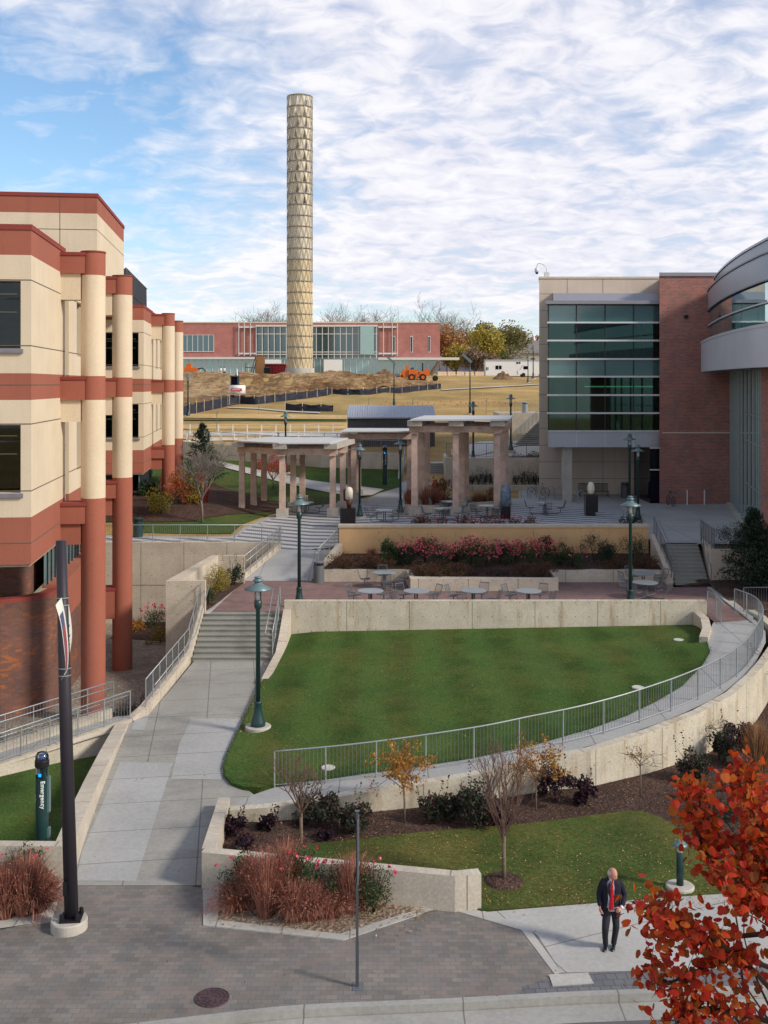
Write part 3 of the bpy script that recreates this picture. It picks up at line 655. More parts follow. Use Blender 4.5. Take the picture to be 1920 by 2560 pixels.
wallthing('corner_wall', [(-7.96, 48.0, -1.6, 3.35), (-9.7, 48.0, -1.6, 3.35), (-8.8, 55.2, -1.6, 3.35), (-7.12, 55.3, 1.5, 3.35)], .34, -1, WP, 'tall U shaped concrete wall around the yellow shrub left of the lower stairs')
wallthing('retaining_wall', [(-26, 61.3, -2.2, 3.1), (-5.9, 61.3, -2.2, 3.1)], .3, 1, 'wall_concrete_pink', 'big concrete retaining wall behind the red columns, under the striped walkway')
m = MB(); m.box(-26, -9.4, 61.288, 61.3, .68, .70)
obj('panel_joint', m, 'joint_sealant', parent=COL.objects[-1] if False else [o for o in COL.objects if o.name.startswith('retaining_wall')][-1])
wallthing('low_wall', [(-14, 26.4, -.3, .86), (-7.66, 26.25, -.3, .86)], .3, 1, 'planter_concrete', 'low concrete wall behind the red grasses at the left edge')
pw = [S(186, 2185, zpath), S(215, 2090, zpath), S(250, 1990, zpath), S(285, 1900, zpath), S(321, 1815, zpath)]
wallthing('path_wall', [(p[0], p[1], -.7, lerp(.86, .44, i/4)) for i, p in enumerate(pw)], .44, 1, 'planter_concrete', 'thick low concrete wall along the left side of the walkway')
wallthing('planter_wall', [(-4.38, 25.88, -.1, .88), (1.62, 24.75, -.1, .82), (2.24, 24.86, -.1, .82)], .3, 1, 'planter_concrete', 'low concrete planter wall behind the big clump of rust red grasses')
wallthing('planter_wall', [(-4.42, 26.2, -.1, .84), (-4.66, 30.4, -.1, .46)], .32, -1, 'planter_concrete', 'short concrete wall running back from the corner of the grass planter along the walkway')
# left entry ramp
lw = [(-8.75, 37.6, -1.0, .45), (-12.2, 34.3, -1.0, .02), (-15.5, 31.4, -1.0, -.32)]
wallthing('ramp_wall', lw, .3, -1, 'planter_concrete', 'sloping concrete wall at the near side of the small left entry ramp')
lw2 = [(-9.7, 38.6, -1.0, .5), (-13.2, 35.4, -1.0, .07), (-16.5, 32.5, -1.0, -.27)]
wallthing('ramp_wall', lw2, .2, -1, 'planter_concrete', 'sloping concrete kerb wall at the far side of the left entry ramp')
patch('entry_ramp', [(-8.7, 37.4), (-12.2, 34.3), (-15.5, 31.4), (-16.5, 32.5), (-13.2, 35.4), (-9.6, 38.7), (-8.3, 38.6)], lambda x, y: .3+.1*(x+8.7)-.02, 'ramp_concrete', 2.0, kind='structure')
# kerb wall left of the walk and the stairs
kw = [(-8.75, 37.6, -1.2, .46), (-8.32, 38.2, -1.2, .72), (-8.02, 44.9, -1.2, .95), (-7.99, 47.9, -1.2, 2.3)]
wallthing('kerb_wall', kw, .28, 1, WP, 'narrow concrete kerb wall carrying the railing on the left of the lower stairs')
def stairs(name, xl, xr, y0, z0, n, rise, run, shift, mat, label, zb, wshift=None):
    m = MB()
    for i in range(n):
        s_ = shift*i; y1 = y0+run*n
        zt__ = z0+rise*(i+1); m.box(xl+s_, xr+s_, y0+run*i, y0+run*(i+1)+(.02 if i < n-1 else .1), zb, zt__-.045); m.box(xl+s_, xr+s_, y0+run*i-.035, y0+run*(i+1)+(.0 if i < n-1 else .1), zt__-.045, zt__)
    t = obj(name, m, mat, label=label, cat='stairs'); return t
stairs('stairs', -7.97, -4.46, 44.9, .6, 9, .15, .36, 0, 'step_concrete', 'wide lower flight of nine concrete steps from the walkway to the brick plaza', -.4)
stairs('stairs', 14.7, 16.4, 54.5, 1.95, 11, .15, .29, .03, 'step_concrete', 'narrow concrete steps on the right between the brick plaza and the upper plaza', 1.5)
stairs('stairs', 1.65, 4.85, 86.8, 3.62, 12, .15, .37, .02, 'step_concrete', 'concrete steps seen between the pergola columns below the dark shed', 3.0)
stairs('stairs', 12.1, 19.0, 100, 6.35, 15, .155, .46, .24, 'step_concrete', 'distant upper steps climbing behind the left edge of the glass building', 5.5)
# raised stone planter
m = MB(); m.box(-2.45, 14.45, 59.0, 59.5, 1.5, 4.26); tw = obj('stone_wall', m, 'stone_tan', label='tan stone wall with a pale coping behind the bed of pink flowers', cat='wall')
m = MB(); m.box(-2.5, 14.5, 58.94, 59.56, 4.26, 4.40); obj('coping', m, 'stone_cap', tw)
m = MB()
for k in range(9):
    x = -.5+1.85*k; m.box(x, x+.012, 58.995, 59.0, 2, 4.26)
for z in (3.05, 3.66): m.box(-2.45, 14.45, 58.995, 59.0, z, z+.012)
obj('mortar_joint', m, 'stone_tan', tw)
wallthing('planter_wall', [(-3.3, 55.45, 1.8, 2.55), (1.12, 55.45, 1.8, 2.55), (1.3, 52.95, 1.8, 2.55), (8.55, 52.95, 1.8, 2.55), (8.75, 55.3, 1.8, 2.55), (14.25, 55.3, 1.8, 2.55)], .36, 1, WP, 'low concrete seat wall in front of the pink flower bed')
wallthing('planter_wall', [(-3.5, 55.75, 1.8, 2.6), (-2.55, 59.0, 1.8, 3.4)], .3, -1, WP, 'short sloping concrete wall between the pink flower bed and the upper ramp')
wallthing('planter_wall', [(14.62, 54.6, 1.5, 2.5), (14.72, 58.3, 1.5, 4.0)], .34, 1, WP, 'sloping concrete wall between the pink flower bed and the narrow right steps')
def zbed(x, y): return lerp(2.32, 2.85, (y-53)/6)+.04*noise.noise((x, y, 0))
patch('flower_bed_soil', [(-3.2, 55.7), (1.4, 55.7), (1.6, 53.2), (8.3, 53.2), (8.5, 55.5), (14.5, 55.5), (14.5, 59.05), (-2.6, 59.05)], zbed, 'mulch', .6, kind='structure')
wallthing('stair_wall', [(20.5, 54.8, 1.5, 3.72), (16.5, 54.6, 1.5, 3.72), (17.05, 58.0, 1.5, 3.72)], .3, -1, WP, 'concrete wall beside the narrow right steps, in front of the dark evergreen')
patch('planting_soil', [(16.7, 54.8), (26, 54.9), (26, 57.5), (17.0, 57.5)], lambda x, y: 3.55, 'mulch', 1.5, kind='structure')
wallthing('ramp_side_wall', [(-7.3, 55.5, 1.5, 2.25), (-5.95, 61.45, 1.5, 3.0)], .2, 1, WP, 'narrow concrete wall on the left of the upper ramp')
# far walls
wallthing('far_retaining_wall', [(XA(430, 95.3), 95.3, 4.9, 7.12), (XA(600, 93.5), 93.5, 4.9, 6.75), (XA(802, 91), 91, 4.6, 6.42), (XA(1002, 90.3), 90.3, 4.2, 6.3)], .3, 1, 'planter_concrete', 'long low concrete retaining wall crossing the slope beyond the pergola')
wallthing('stair_cheek_wall', [(1.35, 86.4, 3.2, 4.0), (1.6, 91.4, 3.2, 5.9)], .28, 1, 'planter_concrete', 'sloping concrete cheek wall left of the steps below the shed')
wallthing('retaining_wall', [(5.0, 91.5, 3.3, 6.2), (4.9, 86.2, 3.3, 6.2), (17, 86.2, 3.3, 6.2)], .3, 1, 'planter_concrete', 'smooth concrete retaining wall behind the dark shrubs left of the glass building')
wallthing('planter_wall', [(5.4, 85.0, 3.3, 4.28), (4.9, 84.0, 3.3, 4.28), (5.6, 83.5, 3.3, 4.28), (13.9, 83.5, 3.3, 4.28)], .3, 1, 'planter_concrete', 'low concrete planter wall behind the bike racks')
patch('planting_soil', [(5.2, 83.7), (14, 83.7), (14, 86.3), (5.2, 86.3)], lambda x, y: 4.1, 'mulch', 2.0, kind='structure')
m = MB(); m.box(11.5, 20, 108, 114, 6, 9.2); obj('terrace_block', m, 'planter_concrete', label='pale concrete terrace block at the head of the distant upper steps', cat='terrace')
patch('far_path', [(1.7, 91.2), (5.1, 91.2), (7, 95), (12.5, 99.8), (19, 100.2), (19, 97), (12, 96), (8.5, 91.6), (17, 91.6), (17, 86.6), (5.2, 86.6), (5.2, 90)][0:6]+[(9, 94.5)], lambda x, y: max(5.44, zterr(x, y)+.1), 'far_path_concrete', 2.0, kind='structure')
# railings
def railing(base, label, h=1.05, step=1.5, bal=.115, name='railing', mat='galvanised', rr=.024, handrail=None, post_r=.022, pk=.007, n=6, up=0.0):
    base = [Vector(b) for b in base]; t = thing(name, label, 'railing', tuple(base[0]))
    top = [b+Vector((0, 0, h)) for b in base]
    m = MB(); m.tube(top, rr, n); obj('top_rail', m, mat, t, smooth=True)
    m = MB(); m.tube([b+Vector((0, 0, .09+up)) for b in base], .014, 4); obj('bottom_rail', m, mat, t)
    ps = resample(base, step)
    if (ps[-1]-base[-1]).length > .35: ps.append(base[-1])
    for p in ps:
        m = MB(); m.tube([p-Vector((0, 0, .15)), p+Vector((0, 0, h))], post_r, 4); obj('post', m, mat, t)
    m = MB()
    for p in resample(base, bal)[1:]:
        a = p+Vector((0, 0, .09+up)); b = p+Vector((0, 0, h)); w = pk
        m.add([a+Vector((-w, 0, 0)), a+Vector((w*.5, w, 0)), a+Vector((w*.5, -w, 0)), b+Vector((-w, 0, 0)), b+Vector((w*.5, w, 0)), b+Vector((w*.5, -w, 0))], [(0, 1, 4, 3), (1, 2, 5, 4), (2, 0, 3, 5)])
    obj('balusters', m, mat, t)
    if handrail:
        off, hz = handrail; hp = []
        for i, b in enumerate(base):
            a = base[max(i-1, 0)]; c = base[min(i+1, len(base)-1)]; d = (c-a); nn = Vector((-d.y, d.x, 0)).normalized()*off; hp.append(b+nn+Vector((0, 0, hz)))
        m = MB(); m.tube(hp, .02, 6); obj('handrail', m, mat, t, smooth=True)
    return t
ro = []
a = S(686, 1964, zramp)
pts = [S(x, y, zramp) for x, y in ((686, 1970), (850, 1955), (1000, 1936), (1199, 1905), (1316, 1880), (1425, 1857), (1503, 1837), (1576, 1815), (1656, 1787), (1712, 1765), (1771, 1738), (1810, 1716), (1841, 1694), (1868, 1669))]+[(14.45, 41.8, 1.74), (15.3, 43.6, 1.85), (15.75, 45.3, 1.93), (15.8, 46.6, 1.95), (15.55, 47.9, 1.95)]
pts = [ow_ for ow_ in curve_pts(pts, 90)]
railing(pts, 'long curved grey metal railing along the outer edge of the ramp round the lawn', 1.07, 1.5, .115, post_r=.026)
railing([(14.35, 47.9, 1.98), (14.42, 46.9, 1.98), (14.3, 45.7, 1.94)], 'short curved metal railing at the right end of the lawn wall', .95, 1.0, handrail=(.12, .8))
railing([(-8.42, 38.15, .72), (-8.14, 44.9, .95), (-8.11, 47.95, 2.3)], 'metal railing climbing along the left side of the walkway and lower stairs', .95, 1.0, handrail=(-.32, .75))
railing([(-4.62, 44.7, .98), (-4.6, 45.8, 1.45), (-4.58, 47.6, 2.3)], 'steep metal handrailing on the right of the lower stairs', .85, 1.2, handrail=(.3, .8))
railing([(-8.85, 37.65, .45), (-12.2, 34.45, .02), (-15.5, 31.55, -.32)], 'sloping grey railing on the near wall of the left entry ramp', .95, 1.0, handrail=(-.12, .78))
railing([(-9.7, 38.7, .5), (-13.2, 35.5, .07), (-16.5, 32.6, -.27)], 'sloping grey railing on the far side of the left entry ramp', .95, 1.0, handrail=(.12, .78))
railing([(-7.2, 55.5, 2.25), (-5.85, 61.4, 3.0)], 'sloping metal railing on the left of the upper ramp', 1.0, .95, handrail=(-.12, .75))
railing([(-3.4, 55.7, 2.6), (-2.5, 59.3, 3.2), (-2.55, 61.3, 3.3)], 'sloping metal railing on the right of the upper ramp, beside the flower bed', 1.0, 1.0, handrail=(.12, .75))
railing([(-24, 61.45, 3.1), (-5.95, 61.45, 3.1)], 'straight metal railing on top of the big retaining wall, in front of the striped walkway', .98, 1.55)
railing([(14.5, 54.5, 2.5), (14.6, 58.4, 4.0)], 'metal railing climbing on the left of the narrow right steps', .95, 1.2, handrail=(-.25, .75), mat='galv_dark')
railing([(16.75, 54.75, 3.72), (17.25, 58.9, 3.72)], 'metal railing running back above the right stair wall', 1.0, .8, mat='galv_dark')
railing([(16.6, 54.7, 3.72), (20.5, 54.9, 3.72)], 'metal railing in front of the dark shrubs on the right stair wall', 1.0, 1.6, mat='galv_dark')
railing([(16.45, 54.3, 2.0), (16.7, 55.8, 2.85), (16.85, 57.3, 3.65)], 'handrailing on the right side of the narrow right steps', .85, 1.4, bal=9, mat='galv_dark')
railing([(15.95, 47.9, 2.0), (20, 48.1, 2.0)], 'straight metal railing beyond the head of the curved ramp at the right edge', 1.07, 1.3, mat='galv_dark')
railing([(XA(430, 95.4), 95.4, 7.12), (XA(600, 93.6), 93.6, 6.75), (XA(802, 91.1), 91.1, 6.42), (XA(1002, 90.4), 90.4, 6.3)], 'light railing on top of the long wall beyond the pergola', 1.05, 1.6, .16)
railing([(1.5, 86.6, 3.95), (1.75, 91.3, 5.85)], 'railing on the left of the steps below the shed', .95, 1.1)
railing([(5.0, 86.35, 6.2), (14.5, 86.35, 6.2)], 'dark picket railing above the concrete wall left of the glass building', 1.15, 1.6, .14, mat='galv_dark')
railing([(11.9, 99.9, 6.5), (15.2, 106.6, 8.6)], 'railing climbing beside the distant upper steps', 1.0, 1.2)
railing([(11.6, 108.1, 9.2), (18, 108.1, 9.2)], 'railing on the edge of the distant terrace block', 1.0, 1.5, .16)
def postfence(name, pts, label, h, step, panel=None, w=.05):
    t = thing(name, label, 'fence', pts[0])
    rs = resample(pts, step)
    for p in rs:
        m = MB(); m.box(p.x-w, p.x+w, p.y-w, p.y+w, p.z-.3, p.z+h); obj('post', m, 'white_paint', t)
    m = MB(); m.tube([Vector(p)+Vector((0, 0, h-.05)) for p in pts], .025, 4); obj('top_rail', m, 'galvanised', t)
    if panel:
        m = MB(); m.wall([(p[0], p[1], p[2]+panel[0], p[2]+panel[1]) for p in pts], .03); obj('panel', m, 'white_paint', t)
f1 = [SF(x, y, zterr, 84) for x, y in ((440, 1090), (560, 1091), (700, 1091), (862, 1091))]
postfence('white_post_fence', f1, 'far row of thin white posts in front of the straw coloured banks', 1.15, 1.42)
f2 = [SF(x, y, zterr, 84) for x, y in ((440, 1113), (520, 1104), (600, 1103), (700, 1105), (862, 1108))]
postfence('white_post_fence', f2, 'nearer curved row of white posts with a low white panel beyond the pergola', .95, 1.25, (.05, .35))
# ------------------------------------------------------------------ buildings
def wallgrid(m, u0, u1, z0, z1, v0, v1, ops, axis='u'):
    us = sorted({u0, u1, *[max(u0, min(u1, q)) for o in ops for q in o[:2]]}); zs = sorted({z0, z1, *[max(z0, min(z1, q)) for o in ops for q in o[2:]]})
    for a, b in zip(us, us[1:]):
        run = None
        for c, d in zip(zs, zs[1:]):
            inside = any(o[0] <= (a+b)/2 <= o[1] and o[2] <= (c+d)/2 <= o[3] for o in ops)
            if inside: continue
            if axis == 'u': m.box(a, b, v0, v1, c, d)
            else: m.box(v0, v1, a, b, c, d)
TH = math.atan(.12)
LB = thing('classroom_building', 'cream and terracotta concrete building with round columns at the left edge', 'building', (-11.5, 35.2, 0), rz=TH)
def lp(name, mb, mat, par=LB, **k): return obj(name, mb, mat, par, world=False, **k)
BANDS = [(6.22, 7.76, 'red_precast', None), (7.76, 11.58, 'cream_precast', (8.55, 10.77)), (11.58, 12.45, 'red_precast', None), (12.45, 16.3, 'cream_precast', (13.25, 15.46)), (16.3, 17.12, 'red_precast', None)]
WU = [(-3.4, -.33), (-7.4, -4.3), (-11.4, -8.3)]
def lblock(v0):
    for z0, z1, mt, wz in BANDS:
        m = MB(); ops = [(a, b, *wz) for a, b in WU] if wz else []
        wallgrid(m, -16, 0, z0, z1, v0, v0+.5, ops)
        sops = [(v0+9.4, v0+10.9, wz[0], wz[1]), (v0+13, v0+14.5, wz[0], wz[1])] if wz else []
        wallgrid(m, v0+.5, v0+6.3, z0, z1, -.45, 0, [], 'v'); wallgrid(m, v0+7.5, v0+17, z0, z1, -.45, -.05, sops, 'v')
        m.box(-1.1, -.9, v0+6.3, v0+7.5, z0, z1)
        lp('wall', m, mt)
        if wz:
            for a, b in WU:
                m = MB(); m.box(a-.06, b+.06, v0+.34, v0+.40, wz[0]-.02, wz[1]+.02); w_ = lp('window', m, 'smoked_glass')
                m = MB(); m.box(a, b, v0+.30, v0+.34, wz[0]+(wz[1]-wz[0])*.74, wz[0]+(wz[1]-wz[0])*.74+.05); m.box((a+b)/2-.03, (a+b)/2+.03, v0+.30, v0+.34, wz[0], wz[1]); lp('frame', m, 'bronze_paint', w_)
                m = MB(); hz = wz[1]-wz[0]
                for q_ in (.55, .82): m.box(a+.1, b-.25, v0+.6, v0+.64, wz[0]+hz*q_, wz[0]+hz*q_+.03)
                lp('ceiling_lamp', m, 'warm_tube', w_)
                m = MB(); m.box(b-.9, b-.45, v0+.5, v0+.7, wz[0], wz[0]+hz*.28); m.box(a+.2, a+1.3, v0+.55, v0+.75, wz[0], wz[0]+hz*.22); lp('furniture', m, 'tan_recess', w_)
                m = MB(); m.box(a-.05, b+.08, v0-.09, v0+.34, wz[0]-.14, wz[0]-.01); lp('sill', m, 'coping_metal', w_)
            for q in sops:
                m = MB(); m.box(-.38, -.32, q[0]-.05, q[1]+.05, q[2], q[3]); lp('window', m, 'dark_glass')
    m = MB(); m.box(-16, .03, v0-.03, v0+.55, 17.12, 17.3); m.box(-.5, .03, v0+.55, v0+6.35, 17.12, 17.3); m.box(-.5, -.02, v0+7.45, v0+17, 17.12, 17.3); lp('coping', m, 'dark_red_trim')
    m = MB(); m.box(-16, -.5, v0+.5, v0+17, 16.6, 16.9); lp('roof', m, 'coping_metal')
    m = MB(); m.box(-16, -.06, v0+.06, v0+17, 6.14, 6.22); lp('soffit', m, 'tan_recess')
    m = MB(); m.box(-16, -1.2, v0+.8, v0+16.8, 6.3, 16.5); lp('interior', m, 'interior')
    m = MB(); J = []
    for z in (6.9, 8.60, 10.78, 12.05, 13.33, 15.47): m.box(-16, .004, v0-.004, v0, z, z+.035); m.box(0, .004, v0, v0+6.3, z, z+.035); m.box(-.05, -.046, v0+7.5, v0+17, z, z+.035)
    lp('panel_joint', m, 'joint_sealant')
    m = MB(); m.lathe([(.33, 6.3), (.33, 16.25)], (-.42, v0+6.95, 0), 20); lp('downpipe_shaft', m, 'cream_precast', smooth=False)
lblock(0); lblock(36)
def lcol(u, v, zb):
    m = MB(); mats = ['red_precast', 'cream_precast', 'dark_red_trim']
    for z0, z1, i in ((zb, 7.79, 0), (7.79, 11.5, 1), (11.5, 12.4, 0), (12.4, 16.2, 1), (16.2, 17.05, 0)):
        m.cur = i; r = .455; m.lathe([(r, z0), (r, z1)], (u, v, 0), 40, cap=False)
    m.cur = 2; m.lathe([(.47, 17.05), (.47, 17.12), (0.01, 17.14)], (u, v, 0), 40)
    o = lp('column', m, mats)
    for f in o.data.polygons: f.use_smooth = len(f.vertices) == 4 and abs(f.normal.z) < .5
    for z0, z1, b0 in ((16.26, 17.05, 15.27), (11.5, 12.38, 10.67), (6.85, 7.64, 6.06)):
        m = MB(); m.box(-.1, u-.25, v-.42, v+.42, z0, z1-.12); lp('beam', m, 'red_precast')
        m = MB(); m.box(-.12, u-.2, v-.46, v+.46, z1-.12, z1); lp('beam_cap', m, 'dark_red_trim')
        m = MB(); m.box(-.1, u-.42, v-.3, v+.3, b0, z0); lp('bracket', m, 'cream_precast' if z0 > 8 else 'red_precast')
for v, zb in ((5.7, -2), (14.8, -2), (41.7, 2.8), (50.8, 2.8)): lcol(1.15, v, zb)
# lower brick storey with a curved corner
def lowstorey(v0, zb):
    pts = [(-16, v0+6.2), (-3.6, v0+6.2), (-2.4, v0+6.35), (-1.4, v0+6.85), (-.8, v0+7.6), (-.6, v0+8.6), (-.6, v0+21)]
    m = MB(); m.wall([(a, b, zb, 3.7) for a, b in pts], .35, 1); lp('brick_screen', m, 'orange_brick')
    m = MB(); m.wall([(a, b, 3.7, 3.86) for a, b in pts], .45, 1); lp('brick_coping', m, 'dark_red_trim')
    m = MB(); m.wall([(-16, v0+7.6, 3.6, 6.2), (-2.0, v0+7.6, 3.6, 6.2), (-1.7, v0+8.4, 3.6, 6.2), (-1.7, v0+17, 3.6, 6.2)], .3, 1); lp('brick_wall', m, 'orange_brick')
    m = MB(); m.box(-1.25, -1.15, v0+8.8, v0+19, 3.9, 6.14); wn = lp('ribbon_window', m, 'far_glass_light')
    m = MB()
    for k in range(12): m.box(-1.14, -1.08, v0+8.8+k*.85, v0+8.86+k*.85, 3.9, 6.14)
    lp('frame', m, 'bronze_paint', wn)
    m = MB(); m.box(-1.1, -.55, v0+8.6, v0+21, 2.3, 3.88); m.box(-1.3, -.52, v0+8.6, v0+21, 3.86, 3.96); lp('spandrel', m, 'red_precast')
lowstorey(0, -2.4); lowstorey(36, 1.0)
m = MB(); m.box(-.6, .9, 14.45, 15.15, 1.3, 2.6); lp('beam', m, 'red_precast'); m = MB(); m.box(-.62, .92, 14.42, 15.18, 2.6, 2.72); lp('beam_cap', m, 'dark_red_trim')
# recessed link and tall centre block
for z0, z1, mt, wz in BANDS:
    m = MB(); m.box(-5.4, -5, 17, 36, z0, z1); m.box(-5.4, -5, 53, 70, z0, z1); lp('wall', m, mt)
m = MB(); m.box(-16, -4.9, 17, 36, 17.0, 17.3); m.box(-16, -4.9, 53, 70, 17.0, 17.3); m.box(-16, -5.2, 17, 36, 3, 6.3); m.box(-16, -5.2, 53, 70, 3, 6.3); lp('roof', m, 'coping_metal')
m = MB(); m.box(-30, -1.3, 24.1, 36.2, 16.5, 21.4); lp('tall_wall', m, 'cream_precast')
m = MB(); m.box(-30, -1.3, 24.1, 36.2, 21.4, 22.3); lp('tall_parapet', m, 'red_precast')
m = MB(); m.box(-30.05, -1.25, 24.05, 36.25, 22.3, 22.5); lp('coping', m, 'dark_red_trim')
m = MB(); m.box(-30, -1.296, 24.096, 24.1, 20.5, 20.54); m.box(-1.3, -1.296, 24.1, 36.2, 20.5, 20.54)
for x in (-3.3, -9.3, -15.3): m.box(x, x+.04, 24.096, 24.1, 16.5, 22.3)
lp('panel_joint', m, 'joint_sealant')
# glazed roof lantern
m = MB(); m.add([(-9, 44, 17.2), (-2.05, 44, 17.2), (-2.25, 61.5, 17.2), (-9, 61.5, 17.2), (-9, 44, 20.5), (-2.1, 44, 20.5), (-2.3, 61.5, 20.5), (-9, 61.5, 20.5)], [(0, 1, 5, 4), (1, 2, 6, 5), (2, 3, 7, 6), (4, 5, 6, 7), (3, 0, 4, 7)])
sk_ = lp('roof_lantern', m, 'far_glass')
m = MB()
for k in range(18): m.tube([(-2.05-.0115*k, 44+k, 17.2), (-2.1-.0115*k, 44+k, 20.55)], .05, 4)
for q in (0, .5, 1): m.tube([(-2.06, 44, lerp(17.2, 20.55, q)), (-2.26, 61.5, lerp(17.2, 20.55, q))], .05, 4)
lp('frame', m, 'bronze_paint', sk_)

# ---- glass and brick building on the right
GB = thing('library_building', 'beige and red brick building with a large teal glass bay on the right', 'building', (16, 80, 3.5))
def gp(name, mb, mat, par=GB, **k): return obj(name, mb, mat, par, **k)
def bz(py, Y=77.5): return ZA(py, Y)
m = MB(); m.prism([(11.78, 82), (20.95, 82), (25, 100), (14.6, 100)], 3.3, 20.1); gp('wall', m, 'beige_panel')
m = MB(); m.prism([(11.72, 81.94), (20.95, 81.94), (25, 100), (14.55, 100)], 20.1, 20.25); gp('coping', m, 'stone_cap')
m = MB()
z = 4.9
while z < 20: m.box(11.78, 19.3, 81.994, 82, z, z+.03); z += 1.275
for x in (13.9, 16.6): m.box(x, x+.03, 81.994, 82, 3.4, 20.1)
gp('panel_joint', m, 'joint_sealant')
m = MB(); m.prism([(19.54, 76.6), (40, 76.6), (40, 99), (26, 99), (20.9, 82)], 3.3, 19.75); gp('brick_wall', m, 'red_brick')
m = MB(); m.prism([(19.5, 76.5), (40, 76.5), (40, 99), (26, 99), (20.88, 82)], 19.75, 20.0); gp('coping', m, 'canopy_metal')
m = MB(); m.box(19.75, 30, 76.585, 76.6, bz(1083, 76.6), bz(1080, 76.6)); gp('brick_ledge', m, 'beige_panel')
m = MB(); m.lathe([(.13, 0), (.13, .25)], (0, 0, 0), 12); m.v = [(XA(1714, 76.6)+a, 76.6-c, bz(792, 76.6)+b) for a, b, c in m.v]; gp('wall_vent', m, 'black_paint')
# bay
x0, x1 = XA(1371, 77.5), XA(1655, 77.5); zt, zb = bz(762), bz(1078)
rows = [762, 807, 852, 898, 942, 988, 1033, 1078]; cols = [1371, 1441, 1512.6, 1584, 1655]
SB = [(x0, 77.5), (x1, 77.5), (x1, 82), (x0+.95, 82)]
m = MB(); m.prism(SB, bz(1118), zb-.02); bb = gp('bay_base', m, 'panel_metal')
m = MB()
for c in (1441, 1512.6, 1584): m.box(XA(c, 77.5)-.012, XA(c, 77.5)+.012, 77.494, 77.5, bz(1118), zb-.02)
m.box(x0-.03, x1+.03, 77.42, 77.5, zb-.02, zb+.06); gp('trim', m, 'white_metal', bb)
for i in range(7):
    sp__ = i in (0, 3)
    for j in range(4):
        m = MB(); a, b = XA(cols[j], 77.5)+.03, XA(cols[j+1], 77.5)-.03
        m.box(a, b, 77.52, 77.55, bz(rows[i+1])+.04, bz(rows[i])-.04); gp('window_pane', m, 'spandrel_teal' if sp__ else 'teal_glass')
m = MB()
for y in rows[1:-1]: m.box(x0-.10, x1+.12, 77.28, 77.52, bz(y)-.05, bz(y)+.07)
gp('horizontal_fin', m, 'white_metal')
m = MB()
for c in cols: m.box(XA(c, 77.5)-.035, XA(c, 77.5)+.035, 77.47, 77.56, zb, zt)
gp('mullion', m, 'bronze_paint')
m = MB(); m.prism([(x0+.02, 77.6), (x0+.05, 77.6), (x0+1.0, 82), (x0+.97, 82)], zb, zt); gp('side_glazing', m, 'spandrel_teal')
m = MB(); m.box(x1-.03, x1, 77.6, 82, zb, zt); gp('side_glazing', m, 'spandrel_teal')
m = MB(); m.prism([(x0-.28, 76.9), (x1+.2, 76.9), (x1+.2, 82), (x0+.8, 82)], bz(762)+.02, bz(753)); m.add([(x0+.35, 77.4, bz(753)), (x1-.1, 77.4, bz(753)), (x1-.1, 82, bz(753)), (x0+1.0, 82, bz(753)), (x0+.6, 79.0, bz(737, 79)+.1), (x1-.1, 79.0, bz(737, 79)+.1), (x1-.1, 82, 19.0), (x0+1.0, 82, 19.0)], [(0, 1, 5, 4), (4, 5, 6, 7), (1, 2, 6, 5), (3, 0, 4, 7)]); gp('canopy', m, 'canopy_metal')
zf1, zf2 = bz(942)-.02, bz(898)+.0
IP = [(x0+.1, 77.65), (x1-.1, 77.65), (x1-.1, 81.9), (x0+1.05, 81.9)]
m = MB(); m.prism(IP, zf1, zf2); m.prism(IP, zb-.01, zb+.05); m.prism(IP, bz(807), bz(764)); gp('floor_slab', m, 'ceiling')
m = MB(); m.box(x0+1.05, x1-.1, 81.7, 81.9, zb, zt); gp('interior_wall', m, 'interior')
def curtain(a, b, z0, z1, y=78.0):
    m = MB(); n = int((b-a)/.05); vs = []; 
    for i in range(n+1):
        x = a+(b-a)*i/n; yy = y+.07*sin(i*1.7); vs += [(x, yy, z0), (x, yy, z1)]
    m.add(vs, [(2*i, 2*i+2, 2*i+3, 2*i+1) for i in range(n)]); gp('curtain', m, 'curtain')
curtain(x0+.15, x0+1.2, zf2, bz(807)); curtain(x1-1.7, x1-.15, zf2, bz(807)); curtain(x0+1.35, x0+1.7, zf2, bz(807), 78.3)
curtain(x0+.15, x0+1.3, zb, zf1); curtain(x1-.5, x1-.15, zb, zf1)
m = MB(); m.box(XA(1462, 80), XA(1635, 80), 80.0, 80.15, bz(968, 80), bz(965, 80)); gp('ceiling_light', m, 'warm_tube')
m = MB(); m.box(XA(1574, 81), XA(1582, 81), 81.2, 81.3, bz(1028, 81), bz(970, 81)); gp('interior_post', m, 'ceiling')
for c in (1448, 1464, 1590, 1604):
    m = MB(); X = XA(c, 78.6); q = zb+.45; m.box(X-.25, X+.25, 78.4, 78.8, q, q+.05); m.box(X-.25, X+.25, 78.78, 78.83, q, q+.5)
    for a in (-.2, .2): m.box(X+a-.02, X+a+.02, 78.45, 78.49, zb, q)
    gp('chair', m, 'green_chair')
m = MB()
for c in (1455, 1472, 1491, 1500, 1520, 1528, 1548, 1565, 1583):
    X = XA(c, 78.4); m.tube([(X, 78.4, zf2+.1), (X+.06*((c % 3)-1), 78.4, zf2+1.0)], .015, 4)
gp('chair_legs', m, 'white_metal')
m = MB(); m.box(XA(1408, 78), XA(1430, 78), 78, 78.65, 3.3, bz(1118)); gp('concrete_column', m, 'soft_concrete')
m = MB(); m.box(18.98, 19.0, 77.0, 82, 3.5, 7.55); m.box(18.95, 19.72, 76.95, 77.0, 3.55, 7.55); dg = gp('entrance_glazing', m, 'dark_glass')
m = MB()
for zz_ in (3.5, 5.95, 7.5): m.box(18.93, 19.75, 76.88, 76.97, zz_, zz_+.08)
